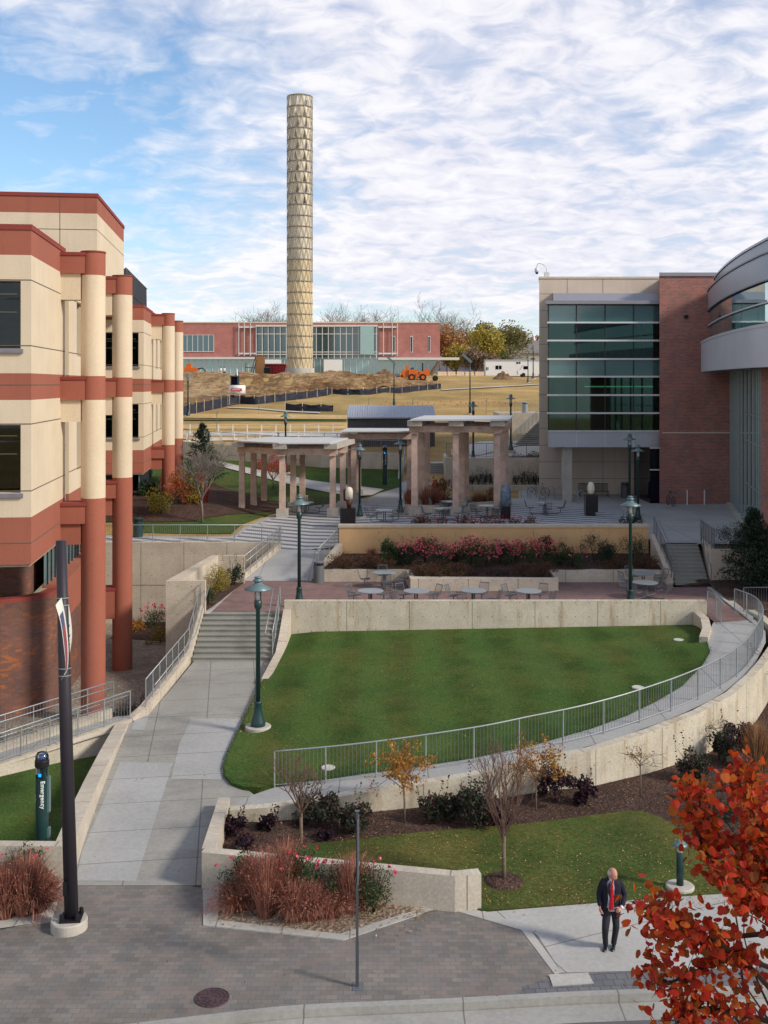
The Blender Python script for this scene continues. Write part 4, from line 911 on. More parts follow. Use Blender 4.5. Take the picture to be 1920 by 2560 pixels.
m.box(19.68, 19.76, 76.85, 76.97, 3.5, 7.55); gp('frame', m, 'white_metal', dg)
cc = thing('security_camera', 'white domed security camera on a curved arm above the roof corner', 'security camera', (XA(1368, 82), 82.2, 20.25))
m = MB(); b0 = (XA(1368, 82), 82.2, 20.25); m.box(b0[0]-.18, b0[0]+.18, 82.1, 82.4, 20.25, 20.6); obj('bracket', m, 'white_metal', cc)
zt_ = ZA(660, 82.2); m = MB(); m.tube(curve_pts([(b0[0], 82.2, 20.5), (b0[0]-.05, 82.2, zt_-.25), (b0[0]-.3, 82.2, zt_-.03), (b0[0]-.62, 82.2, zt_+.05), (XA(1343, 82)+.02, 82.2, zt_-.12), (XA(1343, 82), 82.2, zt_-.3)], 16), .035, 6); obj('arm', m, 'white_metal', cc, smooth=True)
m = MB(); m.lathe([(.09, -.0), (.16, -.08), (.17, -.3), (.12, -.36)], (XA(1343, 82), 82.2, zt_-.28), 12); obj('housing', m, 'white_metal', cc, smooth=True)
m = MB(); m.ell((XA(1343, 82), 82.2, zt_-.66), .12, 10, 6); obj('lens_dome', m, 'black_paint', cc, smooth=True)

# ---- curved metal clad wing
DB = thing('curved_building', 'curved grey metal clad building wing with a ribbon window at the right edge', 'building', (24, 62, 3.5))
CP = [(26.0, 77.5), (23.4, 76.2), (22.2, 74.2), (21.5, 71.8), (20.5, 67.2), (19.72, 63.2), (19.0, 58.7), (18.55, 55), (18.3, 52), (18.55, 49.3), (20.0, 47.0), (22.5, 45.8), (30, 45.5)]
cur = curve_pts([(a, b, 0) for a, b in CP], 110)
def off(c, d):
    out = []
    for i, p in enumerate(c):
        t = (c[min(i+1, len(c)-1)]-c[max(i-1, 0)]).normalized(); out.append((p.x+(-t.y)*d*-1*-1, p.y+t.x*d))
    return out
# walking from far to near the inside of the building is on the left (+)
def bandm(name, d, z0, z1, mat, th=.3, par=DB, sm=True):
    pts = off(cur, d); m = MB(); m.wall([(a, b, z0, z1) for a, b in pts], th, 1); return obj(name, m, mat, par)
bandm('metal_band', .55, 18.42, 19.2, 'drum_metal'); bandm('coping', .48, 19.2, 19.32, 'panel_metal', .4)
bandm('metal_band', .12, 17.12, 18.36, 'drum_metal'); bandm('trim', .05, 18.36, 18.44, 'galv_dark', .6); bandm('trim', .06, 17.05, 17.12, 'galv_dark', .4)
bandm('ribbon_window', .22, 14.95, 17.05, 'drum_glass', .1); bandm('window_rail', .08, 15.98, 16.06, 'panel_metal', .12)
bandm('metal_band', -.35, 12.9, 14.8, 'panel_metal'); bandm('sill', -.38, 14.8, 14.95, 'panel_metal', .7)
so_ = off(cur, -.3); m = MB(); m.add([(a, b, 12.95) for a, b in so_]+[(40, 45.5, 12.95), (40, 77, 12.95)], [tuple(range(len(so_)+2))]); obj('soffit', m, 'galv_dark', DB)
so_ = off(cur, .7); m = MB(); m.add([(a, b, 19.1) for a, b in so_]+[(40, 45.5, 19.1), (40, 77, 19.1)], [tuple(range(len(so_)+2))]); obj('roof', m, 'coping_metal', DB)
GP = [(24.6, 76.6), (23.9, 73.5), (22.9, 69.5), (21.9, 65), (20.9, 60.6), (20.3, 58.0)]
gc = curve_pts([(a, b, 0) for a, b in GP], 12)
m = MB(); m.wall([(p.x, p.y, 3.6, 12.95) for p in gc], .05, 1); cg = obj('curtain_glazing', m, 'drum_glass', DB)
m = MB()
for p in gc: m.box(p.x-.07, p.x-.01, p.y-.03, p.y+.03, 3.6, 12.95)
for z in (6.1, 8.7, 10.3): m.tube([(p.x-.03, p.y, z) for p in gc[6:]], .025, 4)
obj('mullion', m, 'galvanised', cg)
m = MB(); m.wall([(p.x-.35, p.y, 3.4, 3.72) for p in gc], .4, 1); obj('base_kerb', m, 'soft_concrete', DB)
m = MB(); m.box(20.25, 40, 49.0, 58.0, 1.0, 12.9); obj('brick_wall', m, 'red_brick', DB)
# ------------------------------------------------------------------ far: tower, art centre, trees, plant
TX, TY, TZ = XA(749.5, 190), 190.0, 13.1
TW = thing('lattice_tower', 'tall open steel lattice tower with golden panels standing on a concrete ring', 'tower', (TX, TY, TZ))
r = 2.25; z0 = ZA(922, 190); z1 = ZA(243, 190); nt = 25; NS = 17; dz = (z1-z0)/nt
m = MB()
for k in range(nt+1):
    z = z0+dz*k; m.tube([(TX+r*cos(2*pi*i/28), TY+r*sin(2*pi*i/28), z) for i in range(29)], .075, 5)
obj('ring', m, 'tower_steel', TW)
m = MB(); m2 = MB(); pm = MB(); pu = MB()
rg = random.Random(4)
for k in range(nt):
    a0 = (k % 2)*pi/NS; za, zb_ = z0+dz*k, z0+dz*(k+1)
    for i in range(NS):
        a = a0+2*pi*i/NS; h_ = pi/NS
        pa = lambda an, z, rr=r: (TX+rr*cos(an), TY+rr*sin(an), z)
        (m2 if k < 8 or i % 2 else m).tube([pa(a, za), pa(a+h_, zb_)], .036, 4, False)
        (m2 if k < 8 else m).tube([pa(a, za), pa(a-h_, zb_)], .036, 4, False)
        (pm if k < 10 else pu).add([pa(a, za, 2.12), pa(a+h_, zb_, 2.12), pa(a-h_, zb_, 2.12)], [(0, 1, 2)])
        if k < 15 or (i+k) % 2:
            (pm if k < 10 else pu).add([pa(a, za, 2.12), pa(a+2*h_, za, 2.12), pa(a+h_, zb_, 2.12)], [(0, 1, 2)])
obj('lattice', m, 'tower_steel', TW); obj('lattice', m2, 'tower_light', TW); obj('panel', pm, 'gold_panel', TW); obj('panel', pu, 'pale_panel', TW)
m = MB(); m.lathe([(2.95, 0), (2.9, .5), (2.6, .7), (2.55, z0-TZ+.1)], (TX, TY, TZ), 36); obj('concrete_base', m, 'soft_concrete', TW)

AC = thing('arts_centre', 'long two storey red brick building with white framed glass walls behind the tower', 'building', (-12, 232, 14))
Y0 = 230.0
def ax(px): return XA(px, Y0)
def az(py): return ZA(py, Y0)
xl, xr = ax(330), ax(1100)
m = MB(); m.box(xl, ax(640), Y0, Y0+30, az(893), az(808)); m.box(ax(946), xr, Y0, Y0+30, az(893), az(808)); m.box(ax(640), ax(946), Y0, Y0+30, az(818), az(808)); obj('brick_wall', m, 'far_brick', AC)
m = MB(); m.box(xl, xr+.1, Y0-.15, Y0+30, az(808), az(805)); obj('coping', m, 'stone_cap', AC)
m = MB(); m.box(xl, xr-.3, Y0+.4, Y0+29, 13, az(893)); obj('glass_wall', m, 'far_glass_light', AC)
m = MB(); m.box(xl, ax(640), Y0-1.0, Y0, az(898), az(893)); m.box(ax(946), ax(1147), Y0-1.6, Y0+3, az(900), az(894)); obj('canopy', m, 'white_metal', AC)
m = MB(); 
px = 455
while px < 1100: m.box(ax(px), ax(px)+.12, Y0+.3, Y0+.4, 13.4, az(897)); px += 15
obj('mullion', m, 'white_metal', AC)
m = MB(); m.box(ax(640), ax(946), Y0+.2, Y0+29, az(893), az(818)); obj('glass_wall', m, 'far_glass', AC)
m = MB(); px = 640
while px < 947:
    m.box(ax(px), ax(px)+.12, Y0-.3, Y0+.2, az(897), az(818)); m.box(ax(px)+.1, ax(px)+.2, Y0-.9, Y0-.8, az(897), az(816)); px += 15
for y in (817, 835, 880, 886): m.box(ax(640), ax(944), Y0-.35, Y0+.2, az(y+1), az(y-1))
m.box(ax(640), ax(944), Y0-1.0, Y0+.2, az(817), az(813)); obj('frame', m, 'white_metal', AC)
m = MB()
for a in (597, 611, 626, 958, 980, 993):
    m.box(ax(a), ax(a)+.14, Y0-.6, Y0-.4, az(890), az(808))
for y in (818, 884): m.box(ax(597), ax(640), Y0-.5, Y0-.05, az(y+2), az(y-2)); m.box(ax(946), ax(993), Y0-.5, Y0-.05, az(y+2), az(y-2))
obj('trellis', m, 'white_metal', AC)
m = MB(); m.box(ax(454), ax(535), Y0-.05, Y0+.02, az(878), az(838)); w_ = obj('window', m, 'far_glass', AC)
m = MB()
for k in range(7): m.box(ax(454+k*13.3), ax(455.3+k*13.3), Y0-.15, Y0-.05, az(878), az(838))
m.box(ax(453), ax(536), Y0-.15, Y0-.05, az(879.5), az(878)); m.box(ax(453), ax(536), Y0-.15, Y0-.05, az(838), az(837)); obj('frame', m, 'white_metal', w_)
for c in (985, 1029, 1073):
    m = MB(); m.box(ax(c-3), ax(c+3), Y0-.06, Y0-.02, az(881), az(840)); w_ = obj('window', m, 'white_metal', AC)
    m = MB(); m.box(ax(c-1.6), ax(c+1.6), Y0-.1, Y0-.06, az(879), az(842)); obj('pane', m, 'black_paint', w_)
m = MB(); m.box(ax(901), ax(935), Y0-1.3, Y0-1.0, az(887), az(815)); gb_ = obj('glass_box', m, 'frost_glass', AC)
m = MB()
for y in range(820, 886, 5): m.box(ax(901), ax(935), Y0-1.34, Y0-1.3, az(y+.6), az(y))
obj('louvre', m, 'far_glass_light', gb_)
m = MB(); m.box(ax(810), ax(856), Y0-.9, Y0-.4, 13.3, az(899)); obj('sheathing', m, 'white_paint', AC); m = MB(); m.box(ax(662), ax(704), Y0-.9, Y0-.4, az(909), az(899)); obj('sheathing', m, 'white_paint', AC)
m = MB(); m.box(ax(825), ax(885), Y0+8, Y0+14, az(805), az(798)); obj('rooftop_unit', m, 'frost_glass', AC)

# plywood hoarding, dumpster, scaffold things at the top of the bank
def boxthing(name, px0, px1, py0, py1, Y, dep, mat, label, cat, zb=None):
    m = MB(); z0_ = ZA(py1, Y) if zb is None else zb; m.box(XA(px0, Y), XA(px1, Y), Y, Y+dep, z0_, ZA(py0, Y)); return m, obj(name, m, mat, label=label, cat=cat)
m, o = boxthing('plywood_enclosure', 639, 660, 890, 935, 193, 1.5, 'plywood', 'tall orange plywood enclosure left of the tower base', 'enclosure')
m = MB(); m.box(XA(639, 193)-.03, XA(639, 193)+.02, 192.95, 194.5, ZA(935, 193), ZA(889, 193)); m.box(XA(639, 193), XA(660, 193)+.03, 192.95, 193, ZA(890, 193)-.05, ZA(889, 193)); obj('frame', m, 'bark', o)
m, o = boxthing('dumpster', 661, 714, 911, 935, 195, 2.4, 'dumpster_red', 'dark red steel waste container beside the tower base', 'dumpster')
m = MB(); X0, X1 = XA(661, 195), XA(714, 195)
for k in range(8): m.box(lerp(X0, X1, k/7)-.04, lerp(X0, X1, k/7)+.04, 194.9, 195, ZA(935, 195), ZA(911, 195))
m.box(X0-.05, X1+.05, 194.88, 195.02, ZA(911, 195)-.08, ZA(911, 195)+.06); obj('rib', m, 'dumpster_red', o)
m, o = boxthing('dark_crate', 660, 675, 918, 935, 191, 1.0, 'black_paint', 'small dark crate in front of the red waste container', 'crate')
m = MB(); m.box(XA(660, 191)-.02, XA(675, 191)+.02, 190.95, 191, ZA(919, 191), ZA(918, 191)+.03); obj('lid', m, 'galv_dark', o)
lean = thing('timber_props', 'leaning timber props left of the plywood enclosure', 'timber', (XA(625, 192), 192, 13.3))
m = MB()
for a, b, c, d in ((612, 918, 638, 920), (626, 934, 639, 892), (632, 934, 641, 900), (613, 934, 615, 905)): m.tube([(XA(a, 192), 192, ZA(b, 192)), (XA(c, 192), 192, ZA(d, 192))], .08, 4)
obj('timber', m, 'bark', lean)
for nm, c, h_, mt, lb in (('fuel_barrel', 598, 12, 'hydrant_red', 'red barrel at the top of the dirt bank'), ('fuel_barrel', 609, 10, 'orange_paint', 'orange barrel next to the red barrel on the dirt bank'), ('toolbox_bin', 628, 10, 'hivis', 'small lime green bin by the leaning timbers')):
    m = MB(); m.lathe([(.3, 0), (.3, h_*.07)], (XA(c, 191), 191, 13.35), 12); m.lathe([(.32, h_*.07-.08), (.32, h_*.07)], (XA(c, 191), 191, 13.35), 12); obj(nm, m, mt, label=lb, cat='barrel' if nm[0] == 'f' else 'bin', group=None)
# grey shed
Ys = 100.0
sh = thing('shed', 'long dark grey shed with a pale ribbed metal roof beyond the pergola', 'shed', (XA(978, Ys), Ys+1.5, 6.0))
m = MB(); m.box(XA(869, Ys), XA(1087, Ys), Ys, Ys+3.6, 5.6, ZA(1046, Ys)); 
obj('wall', m, 'shed_wall', sh)
m = MB(); X0, X1 = XA(867, Ys), XA(1089, Ys)
m.add([(X0, Ys-.2, ZA(1046, Ys)), (X1, Ys-.2, ZA(1046, Ys)), (X1, Ys+3.8, ZA(1026, Ys)+.25), (X0, Ys+3.8, ZA(1026, Ys)+.25), (X0, Ys-.2, ZA(1046, Ys)+.1), (X1, Ys-.2, ZA(1046, Ys)+.1), (X1, Ys+3.8, ZA(1026, Ys)+.4), (X0, Ys+3.8, ZA(1026, Ys)+.4)], [(0, 3, 2, 1), (4, 5, 6, 7), (0, 1, 5, 4), (1, 2, 6, 5), (2, 3, 7, 6), (3, 0, 4, 7)]); obj('roof', m, 'shed_roof', sh)
m = MB()
for k in range(36): x = lerp(X0+.1, X1-.1, k/35); m.tube([(x, Ys-.22, ZA(1046, Ys)+.12), (x, Ys+3.8, ZA(1026, Ys)+.42)], .03, 4)
obj('roof_rib', m, 'panel_metal', sh)
m = MB()
for k in range(50): x = lerp(XA(869, Ys), XA(1087, Ys)-.05, k/49); m.box(x, x+.03, Ys-.02, Ys, 5.6, ZA(1046, Ys))
obj('cladding_rib', m, 'black_paint', sh)
# trailer, houses
Yt = 205.0
tr = thing('site_trailer', 'long white site office trailer behind a small dirt pile', 'trailer', (XA(1290, Yt), Yt, 13.6))
m = MB(); m.box(XA(1214, Yt), XA(1380, Yt), Yt, Yt+3, ZA(941, Yt), ZA(901, Yt)); obj('body', m, 'white_paint', tr)
m = MB(); m.box(XA(1213, Yt), XA(1381, Yt), Yt-.1, Yt+3.1, ZA(902, Yt), ZA(899, Yt)); obj('roof_trim', m, 'panel_metal', tr)
for a, b, c, d in ((1239, 1254, 914, 923), (1291, 1301, 905, 909), (1216, 1221, 918, 925)):
    m = MB(); m.box(XA(a, Yt), XA(b, Yt), Yt-.06, Yt+.02, ZA(d, Yt), ZA(c, Yt)); w_ = obj('window', m, 'dark_glass', tr)
    m = MB(); m.box(XA((a+b)/2-.5, Yt), XA((a+b)/2+.5, Yt), Yt-.1, Yt-.06, ZA(d, Yt), ZA(c, Yt)); obj('frame', m, 'white_metal', w_)
m = MB(); m.box(XA(1214, Yt), XA(1380, Yt), Yt+.2, Yt+2.8, 13.2, ZA(941, Yt)); obj('skirting', m, 'galv_dark', tr)
def house(X, Y, wd, dp, z, h, rh, wall, roof, label, hip=.25):
    t = thing('house', label, 'house', (X, Y, z))
    m = MB(); m.box(X-wd/2, X+wd/2, Y, Y+dp, z-1, z+h); obj('wall', m, wall, t)
    m = MB(); a = wd/2+.6; q = wd*hip; m.add([(X-a, Y-.6, z+h), (X+a, Y-.6, z+h), (X+a, Y+dp+.6, z+h), (X-a, Y+dp+.6, z+h), (X-a+q, Y+dp/2, z+h+rh), (X+a-q, Y+dp/2, z+h+rh)], [(0, 1, 5, 4), (1, 2, 5), (2, 3, 4, 5), (3, 0, 4), (3, 2, 1, 0)]); rf = obj('roof', m, roof, t)
    m = MB(); m.box(X+wd*.15, X+wd*.15+.9, Y+dp/2-.4, Y+dp/2+.4, z+h, z+h+rh+.9); obj('chimney', m, 'far_brick', rf)
    for k in range(4):
        x = X-wd*.38+k*wd*.24; m = MB(); m.box(x, x+wd*.07, Y-.05, Y+.02, z+h*.35, z+h*.75); w__ = obj('window', m, 'dark_glass', t)
        m = MB(); m.box(x-.15, x+wd*.07+.15, Y-.12, Y-.05, z+h*.35-.2, z+h*.35); obj('sill', m, 'white_paint', w__)
house(XA(1310, 330), 330, 20, 14, 15.3, 6.2, 4.2, 'house_wall', 'roof_shingle', 'distant house with a brown hipped roof just left of the glass building')
house(XA(1255, 318), 318, 14, 12, 15.0, 3.2, 3.6, 'house_wall', 'roof_shingle', 'lower distant house with a brown roof in front of the taller house', .15)
house(XA(1145, 300), 300, 17, 14, 14.6, .9, 5.6, 'house_wall', 'roof_slate', 'low distant house with a dark blue slate roof behind the straw bales', .42)
# bales
for k, (a, b) in enumerate(((1095, 1117), (1119, 1139), (1142, 1161), (1163, 1185), (1188, 1210))):
    Yb = 203.0; rg = random.Random(k); m = MB(); zb_ = ZA(943, Yb)-.1
    for j in range(3):
        m.obox(((XA(a, Yb)+XA(b, Yb))/2, Yb+.6, zb_+.2+j*.38), (XA(b, Yb)-XA(a, Yb)-.05*rg.random(), 1.2, .37), rg.uniform(-.04, .04))
    obj('straw_bale', m, 'hay', label=['leftmost stack of pale straw bales, next to the tractor arm', 'second stack of pale straw bales from the tractor', 'middle stack in the row of pale straw bales', 'fourth stack of pale straw bales, left of the tall green lamp', 'rightmost stack of straw bales, nearest the white trailer'][k], cat='straw bales', group='straw bales stacked in a row')
# heaps
def heap(px, Y, w, h, label, mat='dark_dirt', seed=0):
    m = MB(); n, k = 28, 12; X = XA(px, Y); z = zterr(X, Y)-.15; vs = [(X, Y, z+h)]
    for i in range(1, k+1):
        for j in range(n):
            a = 2*pi*j/n; rr = w/2*i/k*(1+.18*noise.noise((cos(a)*2, sin(a)*2, seed))); hh = h*(1-(i/k))**.95*(1+.3*noise.noise((cos(a)*i*.5, sin(a)*i*.5, seed+4)))
            vs.append((X+rr*cos(a), Y+rr*sin(a)*.6, z+hh))
    fs = [(0, 1+j, 1+(j+1) % n) for j in range(n)]+[(1+(i-1)*n+j, 1+i*n+j, 1+i*n+(j+1) % n, 1+(i-1)*n+(j+1) % n) for i in range(1, k) for j in range(n)]
    m.add(vs, fs); obj('dirt_pile', m, mat, label=label, cat='dirt pile')
heap(962, 187, 6.2, 1.75, 'broad dark dirt pile left of the orange tractor', seed=1)
heap(1257, 190, 4.3, 1.55, 'small conical dirt pile in front of the white trailer', seed=2)
heap(478, 186, 6.0, 1.3, 'pale dirt pile at the left end of the bank, next to the columns', 'dirt', seed=3)
# silt fence
def silt(px, label, h=.85):
    base = [SF(a, b, zterr, 100) for a, b in px]; base = [Vector(p) for p in base]; rs = resample(base, .35); rg = random.Random(3); t = thing('silt_fence', label, 'silt fence', tuple(base[0]))
    m = MB(); vs = []; L = len(rs)
    for i, p in enumerate(rs):
        sag = .16*abs(sin(i*.35/2.4*pi))+.05*rg.random(); vs += [(p.x, p.y+.08*sin(i*.9), p.z-.1), (p.x, p.y+.1*sin(i*.7+1), p.z+h*.5), (p.x, p.y+.03*sin(i), p.z+h-sag)]
    m.add(vs, [(3*i+q, 3*i+3+q, 3*i+4+q, 3*i+1+q) for i in range(L-1) for q in (0, 1)]); obj('fabric', m, 'silt_fabric', t)
    for p in resample(base, 2.4):
        m = MB(); m.box(p.x-.03, p.x+.03, p.y-.03, p.y+.03, p.z-.2, p.z+h+.15); obj('stake', m, 'hay', t)
silt([(432, 1046), (455, 1042), (500, 1031), (560, 1018), (574, 1014)], 'black silt fence across the bottom left of the dirt bank', 1.35)
silt([(574, 1014), (600, 1010), (640, 1012), (690, 1005), (770, 996), (830, 988)], 'sagging black silt fence along the foot of the dirt bank', 1.15)
silt([(830, 988), (900, 988), (1000, 982), (1060, 976), (1103, 972)], 'long black silt fence running right towards the lawn path', .95)
silt([(713, 1026), (760, 1028), (800, 1029), (840, 1029)], 'separate short length of black silt fence on the dry grass', .95)
# thin stakes standing in the dry grass
for a, b, h_ in ((921, 1025, 1.6), (1031, 1026, 1.5), (1215, 1036, 2.0), (541, 1073, 1.9), (646, 1026, 1.4)):
    p = SF(a, b, zterr, 90); m = MB(); m.tube([p, (p[0]+.03, p[1], p[2]+h_*.5), (p[0]+.1, p[1], p[2]+h_)], .03, 5); m.box(p[0]-.05, p[0]+.05, p[1]-.02, p[1]+.02, p[2]+h_*.8, p[2]+h_*.8+.08)
    obj('marker_stake', m, 'galv_dark', label='thin dark marker stake standing alone in the dry grass field', cat='stake', group='marker stakes in the dry grass')
# excavator, seen from behind
ep = SF(594, 997, zterr, 120); X, Y, Z = ep
ex = thing('mini_excavator', 'white mini excavator seen from behind on the dirt bank', 'excavator', ep)
for s_ in (-.75, .75):
    m = MB(); m.rings([(X+s_, Y, Z+.02, .2, 1.1), (X+s_, Y, Z+.12, .22, 1.35), (X+s_, Y, Z+.4, .22, 1.35), (X+s_, Y, Z+.52, .2, 1.1)], 16); obj('track', m, 'black_paint', ex)
m = MB(); m.rings([(X, Y, Z+.65, .95, 1.05), (X, Y, Z+.75, 1.12, 1.2), (X, Y, Z+1.75, 1.12, 1.2), (X, Y, Z+1.9, 1.0, 1.1)], 20); obj('body', m, 'white_paint', ex, smooth=True)
m = MB(); m.box(X-.75, X+.75, Y-1.235, Y-1.17, Z+1.08, Z+1.45); bd = obj('maker_plate', m, 'hydrant_red', ex)
m = MB()
for k in range(6): m.box(X-.55+k*.19, X-.43+k*.19, Y-1.25, Y-1.236, Z+1.2, Z+1.33)
obj('plate_lettering', m, 'white_paint', bd)
m = MB(); 
for a in (-.9, .1):
    for b in (-.4, .7): m.box(X+a-.05, X+a+.05, Y+b-.05, Y+b+.05, Z+1.9, Z+3.1)
m.box(X-1.0, X+.2, Y-.5, Y+.8, Z+3.1, Z+3.25); m.box(X-.92, X+.12, Y+.66, Y+.7, Z+1.9, Z+3.1); cb_ = obj('cab', m, 'steel_post', ex); m = MB(); m.box(X-.88, X+.08, Y-.37, Y+.64, Z+1.9, Z+3.08); obj('cab_glass', m, 'dark_glass', cb_)
m = MB(); m.tube([(X-.35, Y+1.1, Z+1.2), (X-.35, Y+2.2, Z+3.3), (X-.45, Y+2.6, Z+4.2)], [.13, .11, .07], 6); m.tube([(X-.45, Y+2.6, Z+4.2), (X-.2, Y+3.4, Z+3.0)], [.08, .06], 6); obj('boom', m, 'galvanised', ex)
m = MB(); m.obox((X-.5, Y+3.5, Z+3.2), (.6, .5, .5), 0, 0, .5); obj('bucket', m, 'galv_dark', ex)
# orange trencher tractor (side view)
tp = SF(1040, 952, zterr, 150); X, Y, Z = tp; u = Y/F
tt = thing('trencher_tractor', 'orange trencher tractor with its digging arm raised on the grass', 'tractor', tp)
def tb(px0, px1, py0, py1, d0, d1): return (X+(px0-1040)*u, X+(px1-1040)*u, Y+d0, Y+d1, Z+(952-py1)*u, Z+(952-py0)*u)
m = MB(); m.box(*tb(1022, 1042, 924, 936, -.6, .6)); m.box(*tb(1040, 1048, 930, 946, -.5, .5)); m.box(*tb(1046, 1061, 928, 936, -.5, .5)); m.box(*tb(1036, 1064, 936, 946, -.45, .45)); obj('body', m, 'orange_paint', tt)
m = MB(); m.box(*tb(1061, 1074, 922, 940, -.5, .5)); obj('boom_mount', m, 'orange_paint', tt); m = MB(); m.box(*tb(1003, 1022, 926, 944, -.3, .3)); m.box(*tb(1013, 1021, 914, 930, -.25, .25)); obj('linkage', m, 'orange_paint', tt); m = MB(); m.add([tuple(Vector((X+(a-1040)*u, Y+q, Z+(952-b)*u))) for q in (-.3, .3) for a, b in ((1000, 938), (1006, 936), (1010, 956), (1004, 956))], [(0, 1, 2, 3), (7, 6, 5, 4), (0, 4, 5, 1), (1, 5, 6, 2), (2, 6, 7, 3), (3, 7, 4, 0)]); obj('plow_blade', m, 'orange_paint', tt)
for c in (1029, 1057):
    for s_ in (-.75, .45):
        m = MB(); cx, cz = X+(c-1040)*u, Z+.58; m.lathe([(.3, 0), (.58, .02), (.6, .08), (.6, .3), (.58, .36), (.3, .38)], (0, 0, 0), 20); m.v = [(cx+a, Y+s_+q, cz+b) for a, b, q in m.v]; wl = obj('wheel', m, 'tyre', tt)
        m = MB(); m.lathe([(.29, -.01), (.29, .36)], (0, 0, 0), 14); m.v = [(cx+a, Y+s_+q, cz+b) for a, b, q in m.v]; obj('rim', m, 'orange_paint', wl)
m = MB(); m.tube([(X+(1076-1040)*u, Y, Z+(938-952)*-u), (X+(1098-1040)*u, Y, Z+(905-952)*-u)], .36, 8); obj('trencher_boom', m, 'bark', tt)
m = MB(); m.lathe([(.1, -.15), (.5, -.1), (.5, .1), (.1, .15)], (0, 0, 0), 16); m.v = [(X+(1088-1040)*u+a, Y+q, Z+(946-952)*-u+b) for a, b, q in m.v]; obj('auger', m, 'tyre', tt)
m = MB(); m.box(*tb(1055, 1058, 908, 928, -.08, .08)); m.tube([(X+(1026-1040)*u, Y, Z+(926-952)*-u), (X+(1031-1040)*u, Y, Z+(918-952)*-u), (X+(1035-1040)*u, Y, Z+(921-952)*-u)], .05, 6); m.box(*tb(1026, 1034, 921, 925, -.3, .3)); obj('exhaust_stack', m, 'black_paint', tt)
m = MB(); m.tube([(X+(990-1040)*u, Y, Z+.5), (X+(1012-1040)*u, Y, Z+.5)], .3, 8); m.box(*tb(988, 1000, 934, 940, -.5, .5)); obj('vibratory_plow', m, 'galv_dark', tt)
# van behind the dirt pile
vp = (XA(1330, 198), 198.0, zterr(XA(1330, 198), 198))
vn = thing('white_van', 'white van parked in front of the site trailer, next to the glass building', 'van', vp); X, Y, Z = vp
poly = [(-2.6, .45), (-2.75, 1.1), (-2.2, 1.3), (-1.7, 2.15), (2.6, 2.2), (2.7, .45)]
m = MB(); vs = [(X+a, Y-1, Z+b) for a, b in poly]+[(X+a, Y+1, Z+b) for a, b in poly]; n_ = len(poly); m.add(vs, [tuple(range(n_)), tuple(reversed(range(n_, 2*n_)))]+[(i, i+n_, (i+1) % n_+n_, (i+1) % n_) for i in range(n_)]); obj('body', m, 'white_paint', vn)
m = MB(); m.box(X-1.7, X-.9, Y-1.02, Y-1, Z+1.35, Z+1.95); obj('window', m, 'dark_glass', vn)
for a in (-1.7, 1.7):
    for q in (-1.05, .8): m = MB(); m.lathe([(.36, 0), (.36, .25)], (0, 0, 0), 16); m.v = [(X+a+i, Y+q+k, Z+.36+j) for i, j, k in m.v]; obj('wheel', m, 'tyre', vn)

# left end of the works: loader, heap of stuff, two workers
p = SF(470, 932, zterr, 170); X, Y, Z = XA(462, 190), 190.0, 13.4
t = thing('wheel_loader', 'small orange and dark loader parked at the left end of the dirt bank', 'loader', (X, Y, Z))
m = MB(); m.box(X, X+2.2, Y-.7, Y+.7, Z+.7, Z+1.6); m.box(X+.3, X+1.2, Y-.6, Y+.6, Z+1.6, Z+2.3); obj('body', m, 'orange_paint', t)
for a in (.4, 1.8):
    for q in (-.95, .65): m = MB(); m.lathe([(.45, 0), (.45, .3)], (0, 0, 0), 16); m.v = [(X+a+i, Y+q+k, Z+.45+j) for i, j, k in m.v]; obj('wheel', m, 'tyre', t)
m = MB(); m.tube([(X+2.1, Y, Z+1.3), (X+3.1, Y, Z+1.5), (X+3.9, Y, Z+.7)], .12, 6); m.box(X+3.7, X+4.4, Y-.9, Y+.9, Z+.15, Z+.75); obj('loader_arm', m, 'black_paint', t)
heap(517, 188, 5.2, 1.0, 'low tan heap of building rubble right of the small orange loader', 'hay', seed=6)

rgf = random.Random(12)
for k in range(26):
    p = SF(950+k*13.5+rgf.uniform(-3, 3), 1018+rgf.uniform(-3, 3)-(4 if k % 2 else 0), zterr, 90)
    m = MB(); m.box(p[0]-.012, p[0]+.012, p[1]-.012, p[1]+.012, p[2]-.05, p[2]+.5); m.box(p[0], p[0]+.16, p[1]-.006, p[1]+.006, p[2]+.36, p[2]+.5)
    obj('marker_flag', m, 'orange_paint', label='tiny orange marker flag standing in the dry grass of the far slope', cat='flag', group='orange marker flags in the dry grass')
# ------------------------------------------------------------------ the man in the suit
PY = 23.14; PX = XA(1520, PY)
def skinmesh(chains, sub=1):
    """chains: list of [(x,y,z,r), ...]; points that coincide are welded into one skeleton"""
    idx = {}; vs = []; rs = []; es = []
    for ch in chains:
        last = None
        for q in ch:
            k = tuple(round(c, 4) for c in q[:3])
            if k not in idx: idx[k] = len(vs); vs.append(q[:3]); rs.append(q[3])
            if last is not None and last != idx[k]: es.append((last, idx[k]))
            last = idx[k]
    me = bpy.data.meshes.new('tmp'); me.from_pydata(vs, es, []); o = bpy.data.objects.new('tmp', me); COL.objects.link(o)
    md = o.modifiers.new('s', 'SKIN'); md.use_smooth_shade = True
    for i, r in enumerate(rs):
        sv = me.skin_vertices[0].data[i]; sv.radius = (r, r) if not isinstance(r, tuple) else r; sv.use_root = (i == 0)
    sb = o.modifiers.new('u', 'SUBSURF'); sb.levels = sub; sb.render_levels = sub
    dg_ = bpy.context.evaluated_depsgraph_get(); dg_.update(); ev = bpy.data.meshes.new_from_object(o.evaluated_get(dg_)); bpy.data.objects.remove(o)
    return [tuple(v.co) for v in ev.vertices], [tuple(p.vertices) for p in ev.polygons]
